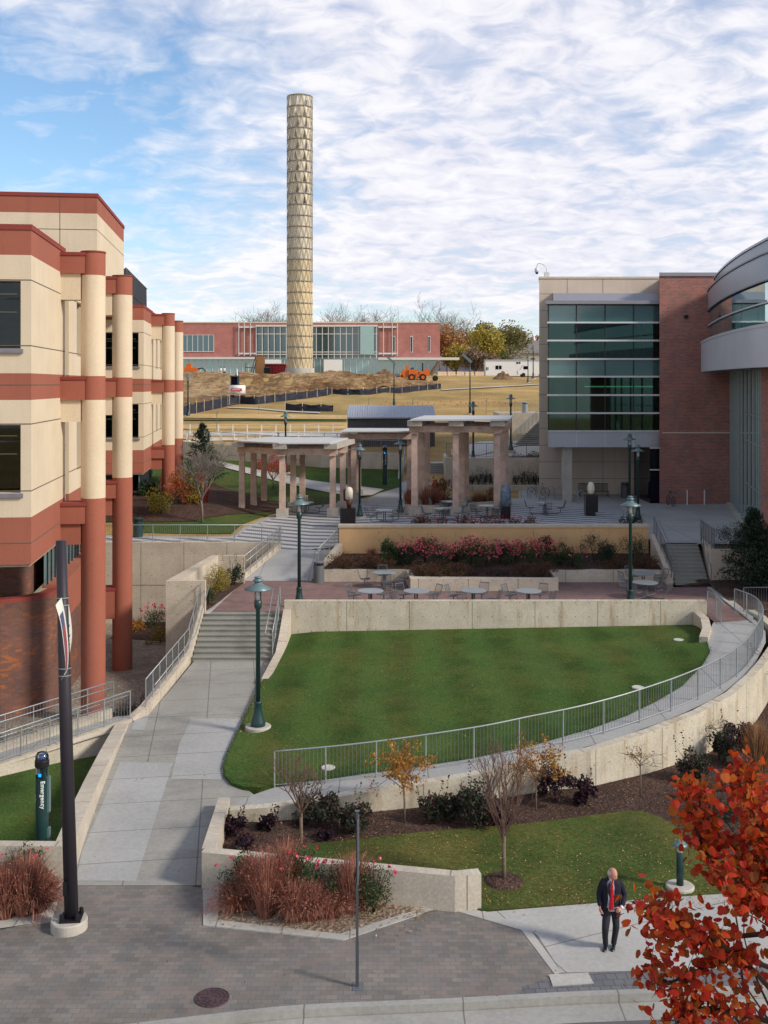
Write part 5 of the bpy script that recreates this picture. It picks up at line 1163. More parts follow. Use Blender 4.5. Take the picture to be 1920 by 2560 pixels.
MAN = thing('person', 'balding man in a dark suit and red tie walking on the sidewalk', 'person', (PX, PY, 0.004))
kw_ = dict(parent=MAN, world=False)
# joints (x right, y towards the camera is negative)
SH_R, EL_R, WR_R = (-.105, .0, 1.43), (-.19, .03, 1.14), (-.185, -.06, .90)
SH_L, EL_L, WR_L = (.25, .02, 1.41), (.36, .02, 1.12), (.235, -.20, .955)
HIP_R, KN_R, AN_R = (-.015, 0, .88), (-.09, -.16, .49), (-.045, .04, .10)
HIP_L, KN_L, AN_L = (.15, .02, .88), (.165, -.05, .49), (.135, .06, .09)
NK = (.07, .0, 1.47); HD = (.088, -.045, 1.60)
body = [[(.07, .01, .92, (.14, .1)), (.07, .01, 1.1, (.13, .1)), (.07, .01, 1.30, (.12, .085)), (*NK, .06), (.08, -.02, 1.53, .055)],
        [(.07, .01, 1.30, (.12, .085)), (*SH_R, .04), (*EL_R, .036), (*WR_R, .027)], [(.07, .01, 1.30, (.12, .085)), (*SH_L, .04), (*EL_L, .036), (*WR_L, .027)],
        [(.07, .01, .92, (.14, .1)), (*HIP_R[:2], .80, .06), (-.055, -.085, .66, .052), (*KN_R, .045), (-.075, -.06, .30, .04), (*AN_R, .034)], [(.07, .01, .92, (.14, .1)), (*HIP_L[:2], .80, .06), (.158, -.02, .66, .052), (*KN_L, .045), (.152, .0, .30, .04), (*AN_L, .034)]]
bm_ = MB(); bm_.add(*skinmesh(body, 1))
# head with brow, nose, jaw, ears; face turned to the man's left (image right) and down
hm = MB()
def headpt(u, v):   # u around (0 = face), v from chin (-1) to crown (1)
    ph = v*pi/2; r = cos(ph); x = sin(u)*r*.076; y = -cos(u)*r*.096; z = sin(ph)*.118
    if z < 0: k = 1-.30*(-z/.118)**1.2; x *= k; y *= .92+.08*k
    if cos(u) > .3 and z < -.02: y -= .012*cos(u)
    if cos(u) < 0: y *= 1.06; 
    f = math.exp(-(u/.22)**2); 
    if abs(u) < 1: y -= f*.024*math.exp(-((z+.012)/.022)**2)*(1 if z < .01 else .6)   # nose
    y -= .006*math.exp(-((z-.028)/.012)**2)*math.exp(-(u/.8)**2)                       # brow
    y += .008*math.exp(-((z-.010)/.010)**2)*(math.exp(-((abs(u)-.42)/.18)**2))          # eye sockets
    y -= .005*math.exp(-((z+.058)/.008)**2)*math.exp(-(u/.4)**2)                       # lips
    y += .005*math.exp(-((z+.048)/.005)**2)*math.exp(-(u/.4)**2)
    return x, y, z
nu, nv = 40, 30; vs = []
for j in range(nv+1):
    for i in range(nu): u = 2*pi*i/nu; u = u if u <= pi else u-2*pi; vs.append(headpt(u, -1+2*j/nv))
hm.add(vs, [(j*nu+i, j*nu+(i+1) % nu, (j+1)*nu+(i+1) % nu, (j+1)*nu+i) for j in range(nv) for i in range(nu)])
for s_ in (-1, 1): hm.ell((s_*.078, .005, -.005), (.012, .022, .032), 8, 6)
HM = Matrix.Translation(HD) @ Matrix.Scale(1.12, 4) @ Matrix.Rotation(radians(38), 4, 'Z') @ Matrix.Rotation(radians(14), 4, 'X')
hv = [tuple(HM @ Vector(v)) for v in hm.v]; bm_.add(hv, hm.f)
# hands: palm plus thumb and four fingers, each a bent tapered chain
def hand(wr, d, nrm, side, curl):
    wr, d, nrm = Vector(wr), Vector(d).normalized(), Vector(nrm).normalized(); sx = d.cross(nrm).normalized()*side
    p = wr+d*.045; M = Matrix((sx, d, nrm)).transposed().to_4x4()
    n0 = len(bm_.v); bm_.ell((0, 0, 0), (.040, .052, .018), 10, 6); 
    for i in range(n0, len(bm_.v)): bm_.v[i] = tuple(p+M.to_3x3() @ Vector(bm_.v[i]))
    for k, (o, L) in enumerate(((-.029, .072), (-.010, .082), (.010, .076), (.028, .060))):
        b = wr+d*.085+sx*o; pts = [b-d*.02]; dd = d.copy(); seg = L/3
        for j in range(3): dd = (dd+nrm*-1*curl*(.45+.25*j)).normalized(); pts.append(pts[-1]+dd*seg*(1.3 if j == 0 else 1))
        bm_.tube(pts, [.0105, .010, .0088, .0065], 7)
    b = wr+d*.03-sx*.034; td = (d*.7-sx*.75-nrm*.25).normalized(); bm_.tube([b, b+td*.035, b+td*.055+d*.02-nrm*.01, b+td*.058+d*.045-nrm*.02], [.014, .0125, .011, .007], 7)
hand(WR_R, (.03, -.05, -1), (-1, -.3, 0), 1, .55); hand(WR_L, (-.75, -.55, -.25), (.1, -.6, .75), -1, .9)
bo = obj('body', bm_, 'skin', smooth=True, **kw_)
m = MB()    # fringe of grey hair round the back and sides
vs = []
for j in range(9):
    for i in range(21):
        u = radians(85+i*9.5); v = -.18+.5*j/8; x, y, z = headpt(u if u <= pi else u-2*pi, v); k = 1.05; vs.append(tuple(HM @ Vector((x*k, y*k, z*1.02))))
m.add(vs, [(j*21+i, j*21+i+1, (j+1)*21+i+1, (j+1)*21+i) for j in range(8) for i in range(20)]); obj('hair', m, 'hair_grey', smooth=True, **kw_)
m = MB()
for s_ in (-1, 1): x, y, z = headpt(.40*s_, .10); m.ell(tuple(HM @ Vector((x, y+.001, z))), (.011, .006, .005), 8, 5)
x, y, z = headpt(0, -.36); m.obox(tuple(HM @ Vector((x, y+.002, z))), (.034, .006, .003), radians(38)); obj('eyes_and_mouth', m, 'brown_stone', smooth=True, **kw_)
# trousers: two tapered legs with folds plus seat
def leg(m, pts, rad, n=14):
    P3 = curve_pts(pts, 18); rg = random.Random(3); L = len(P3)
    rr = []
    for i in range(L): t_ = i/(L-1)*(len(rad)-1); k = min(int(t_), len(rad)-2); r = lerp(rad[k], rad[k+1], t_-k); rr.append(r*(1+.035*sin(i*1.9)+rg.uniform(-.02, .02)))
    m.tube(P3, rr, n)
tr_ = [[(.065, .01, 1.0, .125), (.065, .01, .92, .13), (*HIP_R[:2], .80, .098), (-.055, -.085, .66, .094), (*KN_R, .08), (-.075, -.06, .30, .068), (AN_R[0], AN_R[1], .10, .062), (AN_R[0], AN_R[1]-.01, .05, .066)],
       [(.065, .01, .92, .13), (*HIP_L[:2], .80, .098), (.158, -.02, .66, .09), (*KN_L, .077), (.152, .0, .30, .068), (AN_L[0], AN_L[1], .10, .062), (AN_L[0], AN_L[1]-.01, .05, .066)]]
m = MB(); m.add(*skinmesh(tr_, 2)); obj('trousers', m, 'trousers_grey', smooth=True, **kw_)
m = MB(); m.rings([(.065, .0, .84, .155, .115), (.065, .0, 1.0, .150, .110), (.07, -.012, 1.15, .155, .118), (.075, -.008, 1.32, .165, .112), (.078, -.002, 1.42, .12, .09), (.078, -.0, 1.485, .064, .064), (.079, -.002, 1.505, .062, .062)], 24); obj('shirt', m, 'shirt_white', smooth=True, **kw_)
# jacket: open front shell
JR = [(.70, .058, .208, .150, .70), (.79, .058, .212, .152, .60), (.88, .06, .212, .148, .50), (.98, .065, .205, .142, .40), (1.10, .068, .200, .136, .34), (1.22, .072, .208, .138, .36), (1.33, .074, .222, .134, .40), (1.40, .075, .222, .124, .42), (1.455, .076, .185, .105, .45), (1.485, .077, .115, .085, .5), (1.505, .078, .085, .076, .55)]
m = MB(); na = 30; vs = []
for z, cx, rx, ry, gap in JR:
    for i in range(na+1):
        a = -pi/2-.12+gap*.85+(2*pi-gap*1.9)*i/na+.0; f = 1+.02*sin(i*2.1+z*20); vs.append((cx+rx*cos(a)*f, .01+ry*sin(a)*f, z))
inn = [(x*.96+.07*.04, y*.94, z) for x, y, z in vs]; n_ = na+1; k = len(vs)
fs = [(j*n_+i, j*n_+i+1, (j+1)*n_+i+1, (j+1)*n_+i) for j in range(len(JR)-1) for i in range(na)]
fi = [tuple(reversed([k+q for q in f])) for f in fs]
ed = [(j*n_, (j+1)*n_, k+(j+1)*n_, k+j*n_) for j in range(len(JR)-1)]+[((j+1)*n_+na, j*n_+na, k+j*n_+na, k+(j+1)*n_+na) for j in range(len(JR)-1)]+[(i+1, i, k+i, k+i+1) for i in range(na)]
m.add(vs+inn, fs+fi+ed); jk = obj('jacket', m, 'suit_navy', smooth=True, **kw_)
m = MB(); m.add(*skinmesh([[(-.05, .01, 1.435, .07), (*SH_R, .074), (-.155, .015, 1.28, .069), (*EL_R, .062), (-.192, -.01, 1.04, .056), (WR_R[0], WR_R[1], WR_R[2]+.02, .050)]], 2)); obj('sleeve', m, 'suit_navy', jk, world=False, smooth=True)
m = MB(); m.add(*skinmesh([[(.19, .01, 1.425, .07), (*SH_L, .074), (.31, .02, 1.26, .069), (*EL_L, .064), (.315, -.08, 1.05, .056), (WR_L[0]+.03, WR_L[1]+.03, WR_L[2]+.015, .048)]], 2)); obj('sleeve', m, 'suit_navy', jk, world=False, smooth=True)
for s_ in (-1, 1):    # lapels
    m = MB(); xc = .075; m.add([(xc+s_*.035, -.085, 1.485), (xc+s_*.10, -.105, 1.40), (xc+s_*.125, -.135, 1.30), (xc+s_*.06, -.150, 1.12), (xc+s_*.045, -.146, 1.14), (xc+s_*.055, -.140, 1.30)], [(0, 1, 2, 5), (5, 2, 3, 4)] if s_ > 0 else [(5, 2, 1, 0), (4, 3, 2, 5)]); obj('lapel', m, 'suit_navy', jk, world=False)
m = MB()    # tie, a thin folded blade over the shirt
tp2 = [(1.492, .020, -.070), (1.455, .017, -.092), (1.44, .020, -.096), (1.30, .034, -.130), (1.15, .042, -.138), (.98, .050, -.134), (.90, .047, -.132), (.865, .0, -.130)]
vs = []
for i, (z, w_, y) in enumerate(tp2):
    cx = .078-.055*(i/7)**1.3; vs += [(cx-w_, y, z), (cx, y-.012, z), (cx+w_, y, z)]
n_ = len(vs); fs = [(3*i+q, 3*i+3+q, 3*i+4+q, 3*i+1+q) for i in range(7) for q in (0, 1)]
m.add(vs+[(x, y+.01, z) for x, y, z in vs], fs+[tuple(reversed([n_+q for q in f])) for f in fs]); obj('tie', m, 'tie_red', **kw_)
m = MB()
for s_ in (-1, 1): m.add([(.078+s_*.004, -.070, 1.505), (.078+s_*.05, -.045, 1.52), (.078+s_*.058, -.06, 1.485), (.078+s_*.02, -.094, 1.465)], [(0, 1, 2, 3)])
m.add(*(lambda r_: (r_.v, r_.f))(MB().rings([(.079, 0, 1.49, .066, .066), (.079, 0, 1.515, .060, .060)], 20, False))); obj('collar', m, 'shirt_white', **kw_)
for an, toe, nm in ((AN_R, (-.135, -.20), 'shoe'), (AN_L, (.045, -.17), 'shoe')):
    a = Vector((an[0], an[1], 0)); d = (Vector((toe[0], toe[1], 0))-a); L = .29; d.normalize(); s2 = Vector((-d.y, d.x, 0)); m = MB(); rs = []
    prof = [(-.075, .030, .07), (-.06, .038, .085), (0, .042, .092), (.06, .046, .066), (.12, .050, .052), (.17, .046, .042), (.205, .028, .032), (.215, .010, .022)]
    vs = []; nn = 12
    for t_, w_, h_ in prof:
        for k in range(nn): q = 2*pi*k/nn; z = max(.002, h_*.5+h_*.5*sin(q)); vs.append(tuple(a+d*t_+s2*w_*cos(q)*(1.1 if sin(q) < 0 else .9)+Vector((0, 0, z))))
    m.add(vs, [(i*nn+k, i*nn+(k+1) % nn, (i+1)*nn+(k+1) % nn, (i+1)*nn+k) for i in range(len(prof)-1) for k in range(nn)]+[tuple(range(nn)), tuple(reversed(range((len(prof)-1)*nn, len(prof)*nn)))]); obj(nm, m, 'shoe_black', smooth=True, **kw_)
m = MB(); wv, ev_ = Vector(WR_L), Vector((WR_L[0]+.03, WR_L[1]+.03, WR_L[2]+.015)); m.tube([ev_, wv], [.040, .036], 10); obj('shirt_cuff', m, 'shirt_white', **kw_)
MAN.scale = (1.0, 1.0, 1.01)
# two workers far away on the bank
for px, nm_, c in ((552, 'left one of two workers in white standing at the top of the dirt bank', 0), (561, 'right one of two workers in white standing at the top of the dirt bank', 1)):
    w0 = (XA(px, 188), 188.0, 13.35); t = thing('person', nm_, 'person', w0)
    m = MB(); m.add(*skinmesh([[(0, 0, .95, (.13, .1)), (0, 0, 1.35, (.16, .1)), (0, 0, 1.5, .06), (0, -.01, 1.6, .085), (0, -.01, 1.72, .07)], [(0, 0, 1.35, (.16, .1)), (-.2, 0, 1.4, .06), (-.26, -.05, 1.1, .05), (-.2, -.2, .95, .04)], [(0, 0, 1.35, (.16, .1)), (.2, 0, 1.4, .06), (.26, -.05, 1.1, .05), (.24, -.1, .85, .04)],
        [(0, 0, .95, (.13, .1)), (-.09, 0, .85, .09), (-.1, -.02, .45, .07), (-.1, 0, .05, .06)], [(0, 0, .95, (.13, .1)), (.09, 0, .85, .09), (.11, -.04, .45, .07), (.11, 0, .05, .06)]], 1)); obj('body', m, 'skin', t, world=False, smooth=True)
    m = MB(); m.rings([(0, 0, .85, .20, .15), (0, 0, 1.2, .20, .15), (0, 0, 1.42, .24, .15), (0, 0, 1.5, .1, .09)], 14); obj('jacket', m, 'white_paint', t, world=False, smooth=True)
    for s_ in (-.1, .1): m = MB(); m.tube([(s_, 0, .9), (s_, -.02, .45), (s_, 0, .04)], [.115, .095, .085], 8); obj('trouser_leg', m, 'trousers_grey' if c else 'shirt_white', t, world=False)
    m = MB(); m.ell((0, -.01, 1.72), (.12, .13, .09), 10, 6); obj('helmet', m, 'black_paint', t, world=False)
# ------------------------------------------------------------------ pergolas
def pergola(label, cols, zt, beams, roofs, h=.42):
    t = thing('pergola', label, 'pergola', (cols[0][0], cols[0][1], cols[0][2]))
    for X, Y, z, pl in cols:
        m = MB(); m.rings([(X, Y, z-.3, .29, .29, pi/4), (X, Y, zt, .27, .27, pi/4)], 4); c = obj('column', m, 'pergola_stone', t)
        if pl: m = MB(); m.box(X-.38, X+.38, Y-.38, Y+.38, z-.3, z+.55); obj('plinth', m, 'plinth_stone', c)
        m = MB(); m.box(X-.23, X+.23, Y-.42, Y+.42, zt-.01, zt+.06); obj('column_cap', m, 'pergola_stone', c)
    for (a, b), (c_, d) in beams:
        v = Vector((c_-a, d-b)); L = v.length; an = atan2(v.y, v.x); m = MB(); m.obox(((a+c_)/2, (b+d)/2, zt+.06+h/2), (L+.7, .3, h), an); obj('beam', m, 'pergola_stone', t)
    return t
zc = 8.55
rows_ = [(70, (1036, 1139, 1242)), (73.2, (1052, 1153, 1256)), (76.4, (1068, 1165, 1264))]
cols_ = [(XA(p, Y), Y, 3.6, True) for Y, ps in rows_ for p in ps]
bm_ = [((XA(ps[0], Y), Y), (XA(ps[2], Y), Y)) for Y, ps in rows_]
t = pergola('tall right hand pergola of three by three square columns above the stone wall', cols_, zc+.36, bm_, None)
zt_ = zc+.36+.06+.42
for p0, p1 in ((1036, 1068), (1139, 1165), (1242, 1264)):
    a = (XA(p0, 69.6), 69.2); b = (XA(p1, 76.4), 77.2); v = Vector((b[0]-a[0], b[1]-a[1])); m = MB(); m.obox(((a[0]+b[0])/2, (a[1]+b[1])/2, zt_+.18), (v.length, .95, .36), atan2(v.y, v.x)); obj('rafter', m, 'plinth_stone', t)
m = MB(); a0, a1 = XA(1026, 69), XA(1272, 69); b0_, b1_ = XA(1062, 77.5), XA(1285, 77.5)
q = [(a0, 69), (a1, 69), (b1_, 77.5), (b0_, 77.5)]; m.prism(q, zt_+.36, zt_+.46); obj('roof_slab', m, 'pergola_roof', t)
LC = [(598+7, 74.8, 0), (634, 76.6, 0), (660, 79, 0), (706, 72.4, 1), (733, 75.0, 1), (756, 78, 1), (832, 72.5, 1), (857, 75.2, 1), (876, 79.2, 1)]
lc = [(XA(p, Y), Y, (zplaza(XA(p, Y), Y) if pl else zterr(XA(p, Y), Y)+.1), bool(pl)) for p, Y, pl in LC]
zl = 7.3
t = pergola('long low pergola curving over the left of the striped plaza', lc, zl, [((lc[a][0], lc[a][1]), (lc[b][0], lc[b][1])) for a, b in ((0, 3), (3, 6), (1, 4), (4, 7), (2, 5), (5, 8))], None)
zq = zl+.06+.42
for i, j in ((0, 2), (3, 5), (6, 8)):
    a, b = Vector(lc[i][:2]), Vector(lc[j][:2]); v = (b-a).normalized(); a = a-v*.8; b = b+v*.8; m = MB(); m.obox(((a.x+b.x)/2, (a.y+b.y)/2, zq+.17), ((b-a).length, .9, .34), atan2(v.y, v.x)); obj('rafter', m, 'plinth_stone', t)
for i, j in ((0, 3), (3, 6)):
    def ex_(k, l, s): 
        a, b = Vector(lc[k][:2]), Vector(lc[l][:2]); v = (b-a).normalized(); return a-v*.9, b+v*.9
    a, a2 = ex_(i, i+2, 0); b, b2 = ex_(j, j+2, 0)
    m = MB(); m.prism([(a.x, a.y), (b.x, b.y), (b2.x, b2.y), (a2.x, a2.y)], zq+.34, zq+.43); obj('roof_slab', m, 'pergola_roof', t)
Ym = 79.0
mc = [(XA(p, Y), Y, 3.6, True) for p, Y in ((884, Ym), (896, 82), (1024, 79.5))]
t = pergola('middle pergola bay linking the low and the tall pergola', mc, 8.0, [((XA(862, Ym), Ym), (XA(1035, Ym), Ym)), ((XA(880, 82), 82), (XA(1040, 82), 82))], None)
m = MB(); m.prism([(XA(853, 78), 78), (XA(1030, 78), 78), (XA(1040, 83), 83), (XA(868, 83), 83)], 8.62, 8.72); obj('roof_slab', m, 'pergola_roof', t)
for p in (866, 884): m = MB(); m.box(XA(p, Ym)-.3, XA(p, Ym)+.3, 78.2, 82.8, 8.48, 8.62); obj('rafter', m, 'plinth_stone', t)
# ------------------------------------------------------------------ lamps
def make_lamp(label, disc=True):
    t = thing('lamp_post', label, 'lamp post', (0, 0, 0), 'green lamp posts with wide flat shades')
    kw_ = dict(parent=t, world=False)
    if disc: m = MB(); m.lathe([(.44, -.3), (.44, .09), (.42, .11)], n=28); obj('footing', m, 'plinth_stone', **kw_)
    m = MB(); m.lathe([(.25, .1), (.25, .2), (.235, .26), (.17, .45), (.135, .65), (.125, .85), (.135, .87), (.135, .92), (.1, .94)], n=20); obj('base', m, 'green_paint', smooth=True, **kw_)
    m = MB(); m.lathe([(.082, .9), (.072, 4.0), (.09, 4.03), (.125, 4.1), (.13, 4.32), (.1, 4.34)], n=14); obj('pole', m, 'green_paint', smooth=True, **kw_)
    m = MB(); m.lathe([(.085, 4.34), (.1, 4.72)], n=14); obj('lens', m, 'lens_glass', smooth=True, **kw_)
    m = MB()
    for k in range(4): a = pi/4+k*pi/2; m.tube([(.125*cos(a), .125*sin(a), 4.32), (.125*cos(a), .125*sin(a), 4.78)], .012, 4)
    obj('cage', m, 'green_paint', **kw_)
    m = MB(); m.lathe([(.455, 4.70), (.46, 4.72), (.2, 4.84), (.12, 4.93), (.1, 4.96)], n=28); obj('lamp_shade', m, 'shade_green', smooth=True, **kw_)
    m = MB(); m.lathe([(.09, 4.94), (.17, 4.98), (.17, 5.02), (.1, 5.05), (.1, 5.08), (.15, 5.1), (.04, 5.14)], n=18); obj('finial_cap', m, 'shade_green', smooth=True, **kw_)
    return t
lamp = make_lamp('green lamp post on a round pale footing at the left edge of the big lawn')
lamp.location = S(645, 1822, zlawn)
G = 'green lamp posts with wide flat shades'
LP = [(748, 49.0, 1.95, 1, 'green lamp post between the lower stairs and the upper ramp on the brick plaza'), (1576, 48.4, 1.95, 1, 'tall dark lamp post beside the right pair of round tables'), (1574, 73.4, 3.6, 1, 'lamp post in front of the glass bay, left one of the two side by side'),
      (1595, 67, 3.6, .92, 'lamp post in front of the glass bay, right one of the two side by side'), (899, 71, 3.3, .95, 'lamp post just right of the black and white statue'), (1001, 70.6, 3.6, .97, 'lamp post touching the left columns of the tall pergola'),
      (1277, 97, 6.05, 1, 'lamp post standing between the tall pergola and the distant upper steps'), (1183, 91.5, 5.5, 1, 'lamp post seen behind the roof of the tall pergola')]
for px, Y, z, sc, lb in LP: dup(lamp, (XA(px, Y), Y, z), 0, lb, sc)
for px, py, sc, lb in ((714, 1186, 1, 'dark lamp post behind the low pergola on the grass slope'), (470, 1042, .98, 'lamp post beside the silt fence at the foot of the dirt bank on the left'), (1320, 957, .9, 'distant lamp post in front of the white van'), (1333, 947, 1.15, 'distant taller lamp post right of the white van')):
    dup(lamp, SF(px, py, zterr, 84), 0, lb, sc)
def area_lamp(px, py, h, label):
    p = SF(px, py, zterr, 84); t = thing('area_light', label, 'floodlight post', p, 'tall green posts with tilted lamp heads')
    m = MB(); m.lathe([(.16, 0), (.14, 1.5), (.11, 1.55)], p, 10); m.lathe([(.08, 1.5), (.07, h)], p, 10); obj('pole', m, 'green_paint', t, smooth=True)
    m = MB(); m.lathe([(.35, -.2), (.35, .12)], p, 16); obj('footing', m, 'plinth_stone', t)
    m = MB(); m.obox((p[0]-.35, p[1], p[2]+h+.05), (1.45, .5, .26), 0, radians(42)); obj('lamp_head', m, 'shade_green', t)
area_lamp(985, 1028, 6.2, 'tall green post with a tilted lamp head above the shed'); area_lamp(1175, 1036, 6.6, 'tall green post with a tilted lamp head above the tall pergola')
def bollard(p, label, sc=1):
    t = thing('bollard_light', label, 'bollard light', (0, 0, 0), 'green bollard lights'); kw_ = dict(parent=t, world=False)
    m = MB(); m.lathe([(.32, -.2), (.32, .05), (.30, .07)], n=24, sx=1.05); obj('footing', m, 'plinth_stone', **kw_)
    m = MB(); m.lathe([(.085, .05), (.085, .85), (.078, .86)], n=16); obj('post', m, 'green_paint', smooth=True, **kw_)
    m = MB(); m.lathe([(.07, .86), (.07, 1.02)], n=14); obj('lens', m, 'lens_glass', smooth=True, **kw_)
    m = MB(); m.lathe([(.175, 1.0), (.175, 1.03), (.13, 1.08), (.07, 1.10), (.07, 1.13), (.02, 1.14)], n=20); obj('lamp_shade', m, 'shade_green', smooth=True, **kw_)
    t.location = p; t.scale = (sc,)*3; return t
bl = bollard(P(1700, 2219, .04), 'green bollard light on a white footing at the edge of the small lawn')
dup(bl, SF(696, 1112, zterr, 84), 0, 'bollard light beyond the low pergola roof'); dup(bl, SF(521, 1108, zterr, 84), 0, 'bollard light among the white fence posts near the columns')
# ------------------------------------------------------------------ banner pole, thin post, lids
bpX, bpY = XA(173, 24.0), 24.0
t = thing('banner_pole', 'leaning dark bronze pole with two small banners on a round pale footing', 'pole', (bpX, bpY, 0))
m = MB(); m.lathe([(.40, -.2), (.40, .20), (.385, .225)], (bpX, bpY, 0), 36); obj('footing', m, 'plinth_stone', t)
m = MB(); m.tube([(XA(179, 24), 24, .25), (XA(165, 24), 24, 4.4), (XA(152.5, 24), 24, 8.62)], [.155, .138, .112], 20); obj('shaft', m, 'bronze_paint', t, smooth=True)
m = MB(); m.obox((XA(179, 24), 24, .25), (.46, .46, .05), .1)
for a, b in ((-.17, -.17), (.17, -.17), (.17, .17), (-.17, .17)): m.lathe([(.05, .27), (.05, .38), (.02, .4)], (XA(179, 24)+a, 24+b, 0), 8)
obj('base_plate', m, 'black_paint', t); m = MB(); m.obox((XA(170, 24)-.02, 23.86, .95), (.09, .06, .3)); obj('access_hatch', m, 'black_paint', t)
for zc_ in (7.28, 5.72):
    xx = lerp(XA(179, 24), XA(152.5, 24), (zc_-.25)/8.37)
    for d in (-.08, .08): m = MB(); m.lathe([(.142, -.012), (.142, .012)], (xx, 24, zc_+d), 20, cap=False); obj('clamp', m, 'galvanised', t)
def banner(Lp, Rp, yl, yr, nm, inset=None):
    n = 24; a = curve_pts([(XA(x, yl), yl, ZA(y, yl)) for x, y in Lp], n); b = curve_pts([(XA(x, yr), yr, ZA(y, yr)) for x, y in Rp], n)
    m = MB(); mm = 6; vs = []
    for i in range(n):
        for j in range(mm+1): p = a[i].lerp(b[i], j/mm); vs.append((p.x, p.y-.05*sin(pi*j/mm), p.z))
    w_ = mm+1; F_ = [(i*w_+j, i*w_+j+1, (i+1)*w_+j+1, (i+1)*w_+j) for i in range(n-1) for j in range(mm)]
    m.add(vs, F_)
    if inset:
        for k, f in enumerate(F_):
            i, j = divmod(k, mm); m.mi[k] = inset(i, j)
    o = obj(nm, m, ['banner_white', 'banner_blue', 'banner_red'], t)
    return o
banner([(139, 1513), (152, 1560), (160, 1620), (164, 1665), (160, 1688), (152, 1702)], [(154, 1494), (163, 1540), (170, 1600), (171, 1650), (167, 1678), (158, 1692)], 23.4, 23.75, 'banner', lambda i, j: (0 if j in (0, 5) or i < 3 or i > 17 else (1 if j == 1 or i < 6 or i > 15 else 2)))
banner([(168.5, 1500), (170, 1560), (171, 1610), (172, 1640)], [(169.5, 1500), (177, 1545), (180, 1590), (174, 1640)], 24.1, 24.5, 'banner', lambda i, j: 2 if (i % 4 == 1 and j in (1, 2, 3) and 5 < i < 20) else 0)
tp_ = P(893, 2467, 0); t = thing('sign_post', 'thin dark steel sign post standing on the grey pavers, sign seen edge on', 'post', tp_)
m = MB(); m.obox((tp_[0], tp_[1], 1.76), (.05, .05, 3.52)); m.obox((tp_[0]-.0, tp_[1], .45), (.066, .066, .9)); obj('post', m, 'steel_post', t)
m = MB(); m.obox((tp_[0]+.018, tp_[1]+.02, 2.75), (.03, .42, 1.25)); m.obox((tp_[0], tp_[1], 3.53), (.09, .06, .02)); obj('sign_blade', m, 'galv_dark', t)
m = MB(); m.obox((tp_[0]+.02, tp_[1], .006), (.22, .3, .012)); obj('base_plate', m, 'galv_dark', t)
mh = P(530, 2495, 0); t = thing('manhole_cover', 'round brown iron manhole cover in the grey pavers', 'manhole cover', (mh[0], mh[1], 0))
m = MB(); m.lathe([(.345, -.02), (.345, .008), (.335, .012)], mh, 40); obj('lid', m, 'iron_lid', t)
m = MB()
for rr in (.09, .17, .25, .32): m.lathe([(rr, .012), (rr, .02), (rr+.018, .02), (rr+.018, .012)], mh, 36, cap=False)
for rr, nn in ((.13, 8), (.21, 12), (.285, 18)):
    for k in range(nn): a = 2*pi*k/nn; m.obox((mh[0]+rr*cos(a), mh[1]+rr*sin(a), .016), (.05, .014, .01), a)
obj('raised_pattern', m, 'iron_lid', t)
for px, py, lb in ((820, 1922, 'pale round utility lid in the grass behind the curved railing'), (1595, 1721, 'pale round utility lid in the right part of the big lawn'), (1697, 1602, 'small pale lid in the far right corner of the big lawn')):
    p = S(px, py, zlawn); m = MB(); m.lathe([(.22, -.1), (.22, .05), (.20, .06), (.17, .06), (.165, .052), (0.01, .055)], p, 28); obj('drain_cover', m, 'pale_lid', label=lb, cat='drain cover', group='round lids in the lawn')
